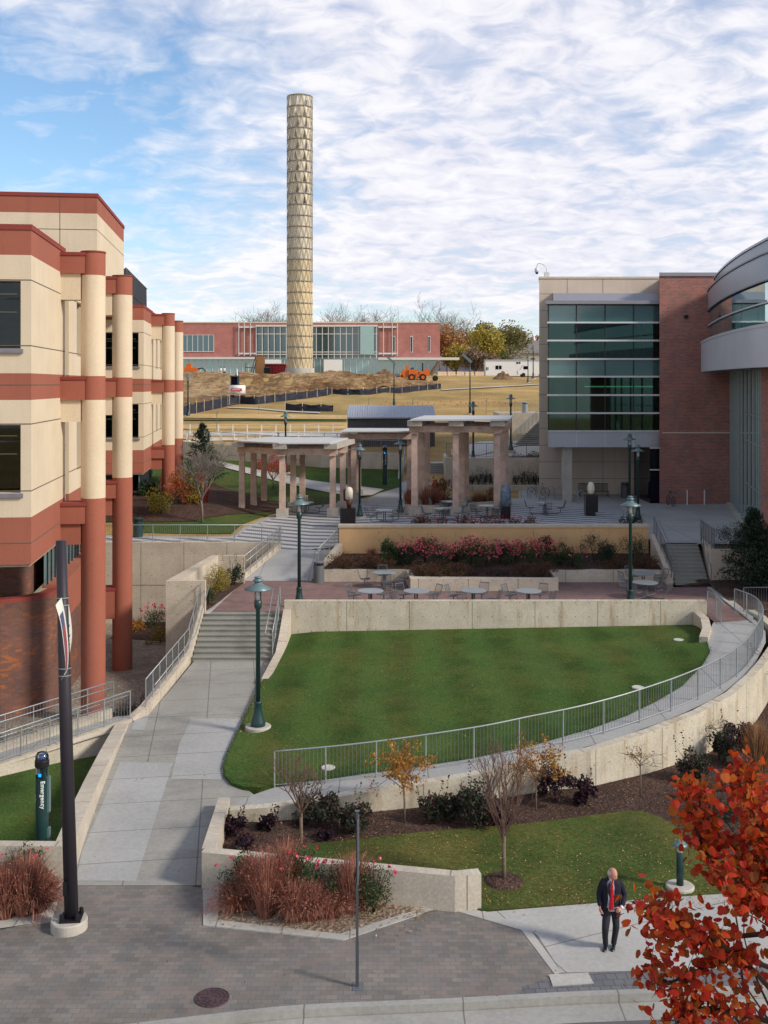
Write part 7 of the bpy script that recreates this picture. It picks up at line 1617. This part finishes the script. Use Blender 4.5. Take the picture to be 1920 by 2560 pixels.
# flower bed above the brick plaza
def zb_(x, y): return zbed(x, y)
fb_ = [(905, 1408, 1.5, .5, 'left end'), (858, 1418, 1.4, .5, 'far left corner'), (955, 1412, 1.3, .45, 'left, beside the rust tuft'), (1052, 1432, 1.4, .55, 'centre left'), (1100, 1436, 1.3, .55, 'centre'), (1145, 1436, 1.2, .5, 'centre right'), (1310, 1432, 1.4, .5, 'right of centre'), (1358, 1430, 1.2, .5, 'before the right planter step'), (1545, 1425, 1.4, .5, 'right, behind the paired tables'), (1610, 1425, 1.3, .45, 'right end beside the sloping wall')]
for k, (px, py, w, h, ps) in enumerate(fb_):
    Y = 55.4+(.6 if k < 3 or k > 7 else -1.2); X = XA(px, Y); Y = max(Y, 53.7); bush('sedum', 'low brown flowering sedum mound in the flower bed, '+ps, 'sedum', (X, Y, zb_(X, Y)), w*1.45, h*1.7, 2400, .06, 'sedum', 80+k, group='brown sedum mounds in the flower bed', clumps=22)
for k, (px, w, lb) in enumerate(((1190, 1.5, 'left one under the roses'), (1245, 1.4, 'right one under the roses'))):
    X = XA(px, 54.4); bush('heather', 'low dull purple groundcover mound in the flower bed, '+lb, 'groundcover', (X, 54.4, zb_(X, 54.4)), w, .4, 700, .05, 'leaves_purple', 95+k, group='purple groundcover mounds', clumps=16)
rs_ = [1028, 1062, 1100, 1140, 1178, 1214, 1250, 1288, 1325, 1362, 1400, 1432]
nm = ['first', 'second', 'third', 'fourth', 'fifth', 'sixth', 'seventh', 'eighth', 'ninth', 'tenth', 'eleventh', 'last']
for k, px in enumerate(rs_):
    Y = 56.6+.5*sin(k*2.2); X = XA(px, Y); bush('rose_bush', nm[k]+' pink rose bush from the left in the bed before the stone wall', 'rose bush', (X, Y, zb_(X, Y)), 1.6, 1.4+.15*sin(k*1.7), 2000, .07, 'leaves_green' if k % 3 else 'leaves_dark', 110+k, 75 if k < 10 else 20, fs=.085, group='pink rose bushes in the flower bed', clumps=16, flower_top=.4, spike=2)
for k, (px, w, h, lb) in enumerate(((970, 1.1, 1.15, 'dark green shrub left of the pink roses'), (1006, 1.0, 1.0, 'green shrub touching the left end of the pink roses'), (1485, 1.5, 1.35, 'dark spiky evergreen right of the pink roses'), (1530, 1.2, 1.0, 'low dark evergreen between the two spiky evergreens'), (1580, 1.4, 1.4, 'dark spiky evergreen behind the tall lamp post'))):
    Y = 57.0; X = XA(px, Y); bush('evergreen_shrub', lb, 'shrub', (X, Y, zb_(X, Y)), w*1.3, h*1.2, 2400, .085, 'leaves_green' if k < 2 else 'leaves_dark', 130+k, clumps=14, spike=8 if k > 1 else 3, asp=.3 if k > 1 else .55)
X = XA(930, 57.2); grassclump('ornamental_grass', 'small rust coloured tuft at the left end of the flower bed', (X, 57.2, zb_(X, 57.2)), .9, .75, 260, 'blades_rust', 70, bw=.012)
# corner planter
bush('shrub', 'yellow orange shrub inside the U shaped concrete wall', 'shrub', (XA(545, 52.8), 52.8, 2.0), 1.7, 1.35, 2200, .07, 'leaves_yellowgreen', 140, d=2.6, clumps=26)
bush('evergreen_shrub', 'dark evergreen behind the yellow shrub in the concrete corner', 'shrub', (XA(585, 54.3), 54.3, 2.0), 1.2, 1.35, 900, .09, 'leaves_dark', 141, spike=6)
bush('evergreen_shrub', 'narrow green plant at the front inside of the concrete corner', 'shrub', (XA(520, 49.3), 49.3, 2.0), .7, 1.0, 600, .07, 'leaves_green', 142)
# gravel bed plants below the big wall
for k, (px, py, w, h, mt, fl, lb) in enumerate(((385, 1570, 1.6, 1.5, 'leaves_green', 26, 'pink rose bush at the foot of the big retaining wall'), (400, 1608, 1.9, 1.1, 'leaves_yellowgreen', 0, 'yellow green shrub on the gravel beside the tall concrete corner'), (340, 1580, 1.2, 1.0, 'leaves_yellow', 0, 'yellow shrub on the gravel beside the second red column'))):
    p = S(px, py, zgravel); bush('rose_bush' if fl else 'shrub', lb, 'rose bush' if fl else 'shrub', (p[0], min(p[1], 60.2), p[2]), w, h, 1200, .08, mt, 150+k, fl, fs=.11, clumps=16)
m = MB(); m.prism([(-14.5, 57.0), (-10.5, 55.6), (-9.6, 55.4), (-9.2, 60), (-9.0, 61.2), (-14.5, 61.2)], -1.44, -1.38); obj('planting_bed', m, 'mulch', kind='structure')
bush('shrub', 'dark evergreen hedge plant behind the left entry ramp railing', 'shrub', (-9.6, 40.2, -.6), 1.4, 1.0, 900, .06, 'leaves_dark', 155); bush('shrub', 'dark juniper at the top end of the left entry ramp beside the kerb wall', 'shrub', (-9.0, 41.5, -.6), 1.0, 1.0, 900, .06, 'leaves_dark', 156)
for k in range(5): X, Y = -12.6+k*.62, 36.6+k*.58; bush('shrub', ['first', 'second', 'third', 'fourth', 'fifth'][k]+' from the left of the dark tufts along the left entry ramp railing', 'shrub', (X-.5, Y+.4, -.55), .6, .75, 300, .05, 'leaves_dark', 160+k, group='dark tufts along the entry ramp')
# slope shrubs
SL = [(402, 1288, 2.0, 2.1, 'leaves_yellowgreen', 'rounded yellow green shrub beside the far red columns'), (447, 1262, 2.6, 2.6, 'leaves_orange', 'orange and yellow shrub behind the rounded yellow green one'), (487, 1262, 1.6, 2.2, 'leaves_yellowgreen', 'yellow tinged shrub between the orange shrub and the red one'), (432, 1236, 2.4, 2.4, 'leaves_orange', 'rust coloured shrub at the foot of the last far column'), (372, 1240, 2.0, 1.4, 'leaves_green', 'green shrub in the shade under the far block'), (503, 1258, 1.4, 2.6, 'leaves_red', 'bright red shrub beside the bare tree on the left slope')]
for k, (px, py, w, h, mt, lb) in enumerate(SL):
    p = SF(px, py, zterr, 66); bush('shrub', lb, 'shrub', p, w, h, 1700, .13, mt, 170+k, clumps=18)
p = SF(505, 1310, zterr, 62); tree('bare_tree', 'pale bare tree with fine twigs on the left slope before the conifer', p, 5.2, 1.7, .75, 33, 'grey_bark', levels=4, kids=4, first=9, r0=.07, up=.5, minr=.009)
def conifer(label, loc, h, w, seed, n=7000, ls=.19, mat='leaves_dark', name='conifer'):
    rg = random.Random(seed); t = thing(name, label, 'conifer', loc); m = MB(); m.tube([(0, 0, -.1), (0, 0, h*.9)], [.07*h/3, .02], 6); obj('trunk', m, 'dark_bark', t, world=False); m = MB()
    nb = int(n/26)
    for b in range(nb):
        z = h*(.04+.94*rg.random()**1.15); rad = w/2*(1-z/h)**.85*rg.uniform(.75, 1.1)+.05; a = rg.uniform(0, 2*pi)
        for j in range(26):
            f = rg.random()**.6; m.leaf((cos(a)*rad*f+rg.gauss(0, .07), sin(a)*rad*f+rg.gauss(0, .07), z+f*rad*.28+rg.gauss(0, .06)), ls, rg, .28)
    obj('needles', m, mat, t, world=False); return t
conifer('dark green conifer on the left slope behind the bare tree', SF(505, 1215, zterr, 66), 5.0, 4.2, 5)
p = SF(683, 1222, zterr, 66); tree('small_tree', 'small red leaved tree behind the columns of the low pergola', p, 2.6, .8, 1.2, 41, 'bark', 'leaves_red', 1500, .12, 3, 4, 8, .05, .2, l0=.6, lsp=.12)
# upper plaza planting
for k, (px, Y, w, h, lb) in enumerate(((1024, 72, 1.0, 1.5, 'rust grass left of the front left column of the tall pergola'), (1072, 72.5, 1.8, 1.7, 'large rust grass between the left columns of the tall pergola'), (1100, 73.5, 1.2, 1.2, 'rust grass in front of the rose bush under the tall pergola'), (1200, 76, 2.2, .95, 'low arching tan grass between the middle and right columns'), (1232, 77, 1.5, 1.2, 'tan grass behind the front right column of the tall pergola'))):
    grassclump('ornamental_grass', lb, (XA(px, Y), Y, 3.6), w, h, 420, 'blades_rust' if k < 3 else 'blades_tan', 75+k, bw=.016, group='grasses under the tall pergola')
m = MB(); m.wall([(XA(1013, 71.5), 71.6, 3.5, 4.1), (XA(1080, 71), 71.0, 3.5, 4.1), (XA(1160, 71.8), 71.8, 3.5, 4.15), (XA(1240, 73.5), 73.5, 3.5, 4.1)], .3, 1); obj('seat_wall', m, 'planter_concrete', label='low pale curved seat wall between the columns of the tall pergola', cat='wall')
m = MB(); m.prism([(XA(1013, 71.5), 71.9), (XA(1080, 71), 71.3), (XA(1160, 71.8), 72.1), (XA(1240, 73.5), 73.8), (XA(1240, 77), 78.5), (XA(1100, 77), 78.5)], 3.5, 3.85); obj('planting_bed', m, 'mulch', kind='structure')
bush('rose_bush', 'tall rose bush with red blossoms under the tall pergola', 'rose bush', (XA(1108, 75.5), 75.5, 3.8), 2.0, 2.0, 1500, .09, 'leaves_green', 181, 30, 'leaves_red', .12, clumps=18)
bush('rose_bush', 'smaller dark red leaved bush beside the steps under the tall pergola', 'rose bush', (XA(1090, 77), 77, 3.8), 1.2, 1.6, 800, .1, 'leaves_red', 182)
for k, (px, ps) in enumerate(((1045, 'leftmost'), (1062, 'second'), (1092, 'third'), (1150, 'fourth'), (1172, 'fifth'), (1212, 'sixth'), (1240, 'seventh'), (1285, 'eighth'), (1330, 'rightmost'))):
    Y = 60.9; X = XA(px, Y); bush('rose_bush', ps+' of the small red flowered bushes just behind the stone wall coping', 'rose bush', (X, Y, 3.6), 1.3, 1.2, 900, .07, 'leaves_green', 190+k, 22, 'petals_pink' if k % 2 else 'leaves_red', .08, group='red flowered bushes behind the stone wall', flower_top=.55)
m = MB(); m.prism([(1.5, 60.2), (9.3, 59.9), (9.3, 61.5), (1.5, 61.7)], 3.5, 3.66); obj('planting_bed', m, 'mulch', kind='structure')
for k, px in enumerate((1180, 1196, 1212, 1225, 1290, 1306, 1322, 1338, 1352, 1385, 1398)):
    Y = 84.9; bush('evergreen_shrub', 'dark upright plant in the row behind the low planter wall', 'shrub', (XA(px, Y), Y, 4.1), .75, 1.0+.35*sin(k*2.3)**2, 420, .13, 'leaves_dark', 210+k, group='dark upright plants behind the low planter', asp=.22, spike=7)
for k, (px, Y, z, w, h, lb) in enumerate(((1578, 62.3, 3.6, 1.5, 1.1, 'spiky dark plant at the foot of the two lamp posts'), (1830, 55.9, 3.6, 2.2, 1.3, 'dark green shrub behind the railing of the right stair wall'), (1870, 56.5, 3.6, 2.2, 1.5, 'rounded dark shrub behind the evergreen on the stair wall'), (1300, 92, 5.4, 2.2, .9, 'low dark hedge behind the picket railing left of the glass building'), (1335, 92.5, 5.4, 2.2, 1.0, 'low dark hedge touching the left edge of the glass building'))):
    bush('evergreen_shrub', lb, 'shrub', (XA(px, Y), Y, z), w, h, 1400, .1, 'leaves_dark', 230+k, asp=.3, spike=7 if k == 0 else 0, clumps=16)
conifer('large dark pine in front of the brick pier at the right edge', (XA(1885, 52.6), 52.6, 2.0), 4.1, 3.7, 9, 9000, .17, name='pine_tree')
conifer('lower dark pine spreading behind the large one at the right edge', (XA(1935, 51.6), 51.6, 2.0), 3.0, 3.4, 10, 4500, .17, name='pine_tree')
# far trees
def fartree(label, px, Y, wpx, toppy, botpy, mat, seed, n=1800, ls=.75, bare=False):
    X = XA(px, Y); zt, zb = ZA(toppy, Y), zterr(X, Y); w = wpx*Y/F; h = zt-zb; rg = random.Random(seed)
    if bare: return tree('bare_tree', label, (X, Y, zb), h, h*.25, .9, seed, 'grey_bark', levels=4, kids=4, first=7, r0=h*.013, up=.45, minr=.022, l0=.5)
    t = thing('autumn_tree', label, 'tree', (X, Y, zb)); m = MB(); m.tube([(0, 0, -.3), (.2, 0, h*.35), (0, .1, h*.7)], [.35, .28, .12], 7)
    for k in range(7): a = 2*pi*k/7; m.tube([(0, 0, h*(.22+.05*k)), (cos(a)*w*.2, sin(a)*w*.2, h*(.42+.05*k)), (cos(a)*w*.36, sin(a)*w*.36, h*(.52+.05*k))], [.16, .1, .04], 5)
    obj('trunk', m, 'grey_bark', t, world=False)
    m = MB(); zl_ = h*.16; cl = []
    for k in range(34):
        v = Vector((rg.gauss(0, 1), rg.gauss(0, 1), rg.gauss(0, 1))).normalized()*rg.uniform(.35, .8); cl.append((v.x*w/2, v.y*w/2, zl_+(h-zl_)*(.5+v.z*.5), rg.uniform(.14, .26)*w))
    for i in range(n):
        c = cl[rg.randrange(34)]; v = Vector((rg.gauss(0, 1), rg.gauss(0, 1), rg.gauss(0, .8))).normalized()*c[3]*rg.uniform(.6, 1.05); m.leaf((c[0]+v.x, c[1]+v.y, min(h, c[2]+v.z)), ls, rg, .8)
    obj('crown', m, mat, t, world=False); return t
FT = [('orange autumn tree touching the right end of the arts centre', 1118, 262, 90, 808, 'far_orange', 1), ('yellow autumn tree in the middle of the far tree group', 1212, 268, 105, 808, 'far_yellow', 2), ('brown thinning tree left of the middle yellow tree', 1172, 285, 95, 822, 'far_brown', 3), ('olive brown tree at the right of the far tree group', 1275, 300, 110, 797, 'far_olive', 4), ('dark green tree top showing above the yellow tree', 1212, 330, 70, 793, 'far_green', 5),
      ('low yellow tree in front of the orange tree', 1140, 250, 80, 858, 'far_yellow', 6), ('low russet tree beneath the middle yellow tree', 1190, 245, 70, 868, 'far_brown', 7), ('yellow green tree beside the house roofs', 1240, 290, 70, 850, 'far_olive', 8), ('small orange tree far away at the edge of the glass building', 1345, 380, 40, 832, 'far_orange', 9), ('dark tree right of the far houses', 1325, 370, 70, 846, 'far_green', 10), ('russet tree low behind the straw bales', 1225, 240, 60, 885, 'far_brown', 11)]
for lb, px, Y, w, tp, mt, sd in FT: fartree(lb, px, Y, w, tp, 0, mt, 300+sd, 4200 if w > 80 else 2600, .55)
for k, (px, Y, tp, lb) in enumerate(((1100, 300, 782, 'bare tree rising behind the right end of the arts centre'), (1130, 310, 784, 'second bare tree right of the one behind the arts centre corner'), (640, 300, 792, 'leftmost bare tree showing above the arts centre roof'), (672, 305, 790, 'second bare tree above the arts centre roof, left of the tower'), (700, 300, 793, 'third bare tree above the roof, just left of the tower'), (845, 300, 790, 'bare tree above the roof right of the tower'), (880, 305, 788, 'wide bare tree above the middle of the arts centre'), (925, 300, 788, 'bare tree above the frosted glass box'), (958, 302, 796, 'low bare tree top above the right part of the roof'))):
    fartree(lb, px, Y, 60, tp, 0, '', 400+k, bare=True)
for k, (px, lb) in enumerate(((655, 'brown thinning tree crown low above the arts centre roof left of the tower'), (930, 'brown thinning tree crown above the roof near the frosted glass box'))):
    fartree(lb, px, 320, 90, 792, 0, 'far_brown', 500+k, 900, .45)
# scarlet tree close to the camera
def scarlet():
    rg = random.Random(21); X0, Y0 = 4.45, 8.7; t = thing('scarlet_tree', 'scarlet leaved tree close by, filling the lower right corner', 'tree', (X0, Y0, 0))
    m = MB(); m.tube([(0, 0, -.1), (.05, .0, 2.5), (-.03, .05, 5.0), (.0, 0, 7.4)], [.16, .13, .10, .05], 10); obj('trunk', m, 'dark_bark', t, world=False, smooth=True)
    segs = []; nodes = []
    def br(p, d, L, r, lv):
        n = 6; pts = [p]; dd = d
        for i in range(n): dd = (dd+Vector((rg.gauss(0, .13), rg.gauss(0, .13), rg.gauss(0, .10)+.05))).normalized(); pts.append(pts[-1]+dd*L/n)
        segs.append((pts, r))
        for i in range(1, n+1):
            if lv <= 1: nodes.append((pts[i], dd))
        if lv > 1:
            for k in range(5): i = rg.uniform(.25, 1)*n; j = min(int(i), n-1); nd = (dd*1.0+Vector((rg.gauss(0, .7), rg.gauss(0, .7), rg.gauss(0, .5)+.15))).normalized(); br(pts[j].lerp(pts[j+1], i-j), nd, L*rg.uniform(.42, .6), r*.5, lv-1)
    for k in range(60):
        z = 2.3+5.7*(k/60)**.8; a = k*2.4; rad = 2.3 if z < 6.8 else (1.1 if z < 7.35 else lerp(1.6, .95, (z-7.35)/.5)); up = .25+.45*max(0, (z-3)/5)
        br(Vector((0, 0, z)), Vector((cos(a), sin(a), up)).normalized(), rad, .03, 2)
    def W2(px, py, Y): return Vector((XA(px, Y)-X0, Y-Y0, ZA(py, Y)))
    # the limbs that show: read off their course in the picture and given real depth
    for pts_, Ya, Yb in (([(1960, 2330), (1760, 2345), (1700, 2310), (1640, 2285), (1580, 2255)], 8.8, 8.1), ([(1950, 2430), (1840, 2385), (1770, 2345), (1690, 2315), (1625, 2290)], 8.5, 8.0), ([(1950, 2560), (1760, 2520), (1690, 2560)], 8.6, 8.2), ([(1950, 2500), (1850, 2400), (1760, 2420), (1650, 2460), (1625, 2380)], 8.4, 8.3),
                        ([(1990, 2200), (1850, 2130), (1770, 2060), (1745, 1990), (1735, 1955)], 8.7, 8.3), ([(2010, 2330), (1950, 2290), (1905, 2265), (1860, 2235)], 8.6, 8.3), ([(2010, 2240), (1960, 2210), (1925, 2180), (1890, 2150)], 8.7, 8.4), ([(1990, 2250), (1830, 2200), (1760, 2120), (1720, 2010)], 8.7, 8.4), ([(1980, 2150), (1900, 2080), (1880, 2000), (1868, 1935), (1862, 1905)], 8.8, 8.6), ([(1980, 2200), (1920, 2120), (1890, 2050), (1850, 1960)], 8.5, 8.3), ([(1990, 2300), (1900, 2240), (1850, 2210), (1800, 2190)], 8.3, 8.1)):
        P3 = [W2(a, b, lerp(Ya, Yb, i/(len(pts_)-1))) for i, (a, b) in enumerate(pts_)]; P3 = curve_pts(P3, 16); segs.append((P3, .022)); 
        for i in range(3, 16):
            nodes.append((P3[i], Vector((0, 0, 1))))
            for q in range(2 if i > 12 else 4): 
                e = P3[i]+Vector((rg.gauss(0, .07), rg.gauss(0, .10), rg.gauss(.01, .06))); nodes.append((e, Vector((0, 0, 1)))); segs.append(([P3[i], P3[i].lerp(e, .5)+Vector((0, 0, .01)), e], .004))
    m = MB()
    for pts, r in segs: m.tube(pts, [lerp(r, r*.25, i/(len(pts)-1)) for i in range(len(pts))], 5, False)
    obj('branches', m, 'dark_bark', t, world=False)
    m = MB()
    shape = [(0, -.5), (.30, -.30), (.47, 0), (.44, .28), (.25, .46), (0, .40), (-.25, .46), (-.44, .28), (-.47, 0), (-.30, -.30)]
    def heart(c, s_):
        a = Vector((rg.gauss(0, .6), rg.gauss(0, .6), rg.gauss(.5, .5))).normalized(); n_ = a.cross(Vector((rg.gauss(0, 1), rg.gauss(0, 1), rg.gauss(0, .6)))).normalized(); b = a.cross(n_); c = Vector(c); cup = rg.uniform(.02, .18)
        vs = [c+b*x*s_+a*y*s_+n_*(cup*abs(x)*s_*1.4+.12*y*y*s_) for x, y in shape]; vs.append(c); k = len(shape); m.add(vs, [(i, (i+1) % k, k) for i in range(k)])
    rg2 = random.Random(4)
    for (p, d) in nodes:
        for q in range(rg.choice((3, 4, 5))): heart(p+Vector((rg.gauss(0, .055), rg.gauss(0, .055), rg.gauss(-.01, .05))), rg.uniform(.048, .084))
    o = obj('leaves', m, 'leaves_scarlet', t, world=False, smooth=False)
    m = MB()
    for i in range(120): p = nodes[rg.randrange(len(nodes))][0]; m.ell(tuple(p+Vector((rg.gauss(0, .03), rg.gauss(0, .03), rg.gauss(0, .03)))), .008, 5, 4)
    obj('berries', m, 'dark_bark', t, world=False)
scarlet()
# ------------------------------------------------------------------ camera, light, sky
cam = bpy.data.cameras.new('camera'); co = bpy.data.objects.new('camera', cam); COL.objects.link(co); SC.camera = co
co.location = (0, 0, H); co.rotation_euler = (pi/2, 0, 0)
cam.sensor_fit = 'HORIZONTAL'; cam.sensor_width = 24; cam.lens = 24*F/1920; cam.shift_x = 0; cam.shift_y = -320/1920; cam.clip_end = 9000; cam.clip_start = .2
AZ, EL = radians(-24), radians(33)
sdir = Vector((cos(AZ)*cos(EL), sin(AZ)*cos(EL), sin(EL)))
sl_ = bpy.data.lights.new('sun', 'SUN'); sl_.energy = 3.0; sl_.angle = radians(9); sl_.color = (1.0, .90, .77)
so = bpy.data.objects.new('sun', sl_); COL.objects.link(so); so.rotation_euler = sdir.to_track_quat('Z', 'Y').to_euler()
w = bpy.data.worlds.new('World'); SC.world = w; w.use_nodes = True; t = w.node_tree; n = t.nodes; L = t.links.new
bg = n['Background']; sk = n.new('ShaderNodeTexSky'); sk.sky_type = 'NISHITA'; sk.sun_disc = False; sk.sun_elevation = EL; sk.sun_rotation = pi/2-AZ
sk.air_density = 1.0; sk.dust_density = .4; sk.ozone_density = 1.5
tc = n.new('ShaderNodeTexCoord'); sp_ = n.new('ShaderNodeSeparateXYZ'); L(tc.outputs['Generated'], sp_.inputs[0])
def M(op, a, b=0., c=0., clamp=False):
    q = n.new('ShaderNodeMath'); q.operation = op; q.use_clamp = clamp
    for i, v in enumerate((a, b, c)):
        if isinstance(v, bpy.types.NodeSocket): L(v, q.inputs[i])
        else: q.inputs[i].default_value = v
    return q.outputs[0]
zc = M('MAXIMUM', sp_.outputs[2], 0.0); dn = M('ADD', zc, .17)
cb = n.new('ShaderNodeCombineXYZ'); L(M('DIVIDE', sp_.outputs[0], dn), cb.inputs[0]); L(M('DIVIDE', sp_.outputs[1], dn), cb.inputs[1])
def NZ(sc, det, rg, dist=0, off=0, st=(1, 1, 1), lac=2.0):
    mp = n.new('ShaderNodeMapping'); L(cb.outputs[0], mp.inputs[0]); mp.inputs['Location'].default_value = (off, off*.7, off*.3); mp.inputs['Scale'].default_value = st; mp.inputs['Rotation'].default_value = (0, 0, radians(-12))
    q = n.new('ShaderNodeTexNoise'); L(mp.outputs[0], q.inputs['Vector']); q.inputs['Scale'].default_value = sc; q.inputs['Detail'].default_value = det; q.inputs['Roughness'].default_value = rg; q.inputs['Distortion'].default_value = dist
    return q.outputs[0]
big = NZ(.6, 3, .5, .3, 3.1, (.8, 1, 1)); mid = NZ(2.6, 5, .6, .5, 7.3, (.9, 1.0, 1)); fine = NZ(10.0, 4, .55, .6, 1.7, (1, 1.0, 1))
# clear patch of sky towards the upper left
dx = M('MULTIPLY', M('SUBTRACT', sp_.outputs[0], -.37), 2.6); dz = M('MULTIPLY', M('SUBTRACT', sp_.outputs[2], .215), 5.8)
hole = M('SUBTRACT', 1.0, M('SQRT', M('ADD', M('MULTIPLY', dx, dx), M('MULTIPLY', dz, dz))), clamp=True)
low = M('MULTIPLY', M('SUBTRACT', .105, sp_.outputs[2]), 1.5, clamp=True)
d = M('ADD', M('MULTIPLY', big, .40), M('ADD', M('MULTIPLY', mid, .55), M('MULTIPLY', fine, .42)))
high = M('MULTIPLY', M('SUBTRACT', sp_.outputs[2], .40), .45, clamp=True)
d = M('SUBTRACT', M('SUBTRACT', M('SUBTRACT', d, high), M('MULTIPLY', hole, .42)), M('MULTIPLY', low, .8))
rp = n.new('ShaderNodeValToRGB'); L(d, rp.inputs[0]); rp.color_ramp.elements[0].position = .41; rp.color_ramp.elements[0].color = (0, 0, 0, 1); rp.color_ramp.elements[1].position = .70; rp.color_ramp.elements[1].color = (1, 1, 1, 1)
rc = n.new('ShaderNodeValToRGB'); L(M('ADD', M('MULTIPLY', fine, .5), M('MULTIPLY', mid, .5)), rc.inputs[0])
rc.color_ramp.elements[0].position = .40; rc.color_ramp.elements[0].color = (5.0, 5.05, 5.9, 1); rc.color_ramp.elements[1].position = .58; rc.color_ramp.elements[1].color = (6.8, 6.65, 6.9, 1)
tint = n.new('ShaderNodeMix'); tint.data_type = 'RGBA'; tint.blend_type = 'MULTIPLY'; tint.inputs[0].default_value = 1; L(sk.outputs[0], tint.inputs[6]); tint.inputs[7].default_value = (.95, 1.08, 1.16, 1)
mx = n.new('ShaderNodeMix'); mx.data_type = 'RGBA'; L(M('MULTIPLY', rp.outputs[0], .95), mx.inputs[0]); L(tint.outputs[2], mx.inputs[6]); L(rc.outputs[0], mx.inputs[7])
L(mx.outputs[2], bg.inputs[0]); bg.inputs[1].default_value = .12
SC.view_settings.view_transform = 'Standard'; SC.view_settings.look = 'None'; SC.view_settings.exposure = 0.31; SC.view_settings.gamma = 1.0
SC.render.engine = 'CYCLES'
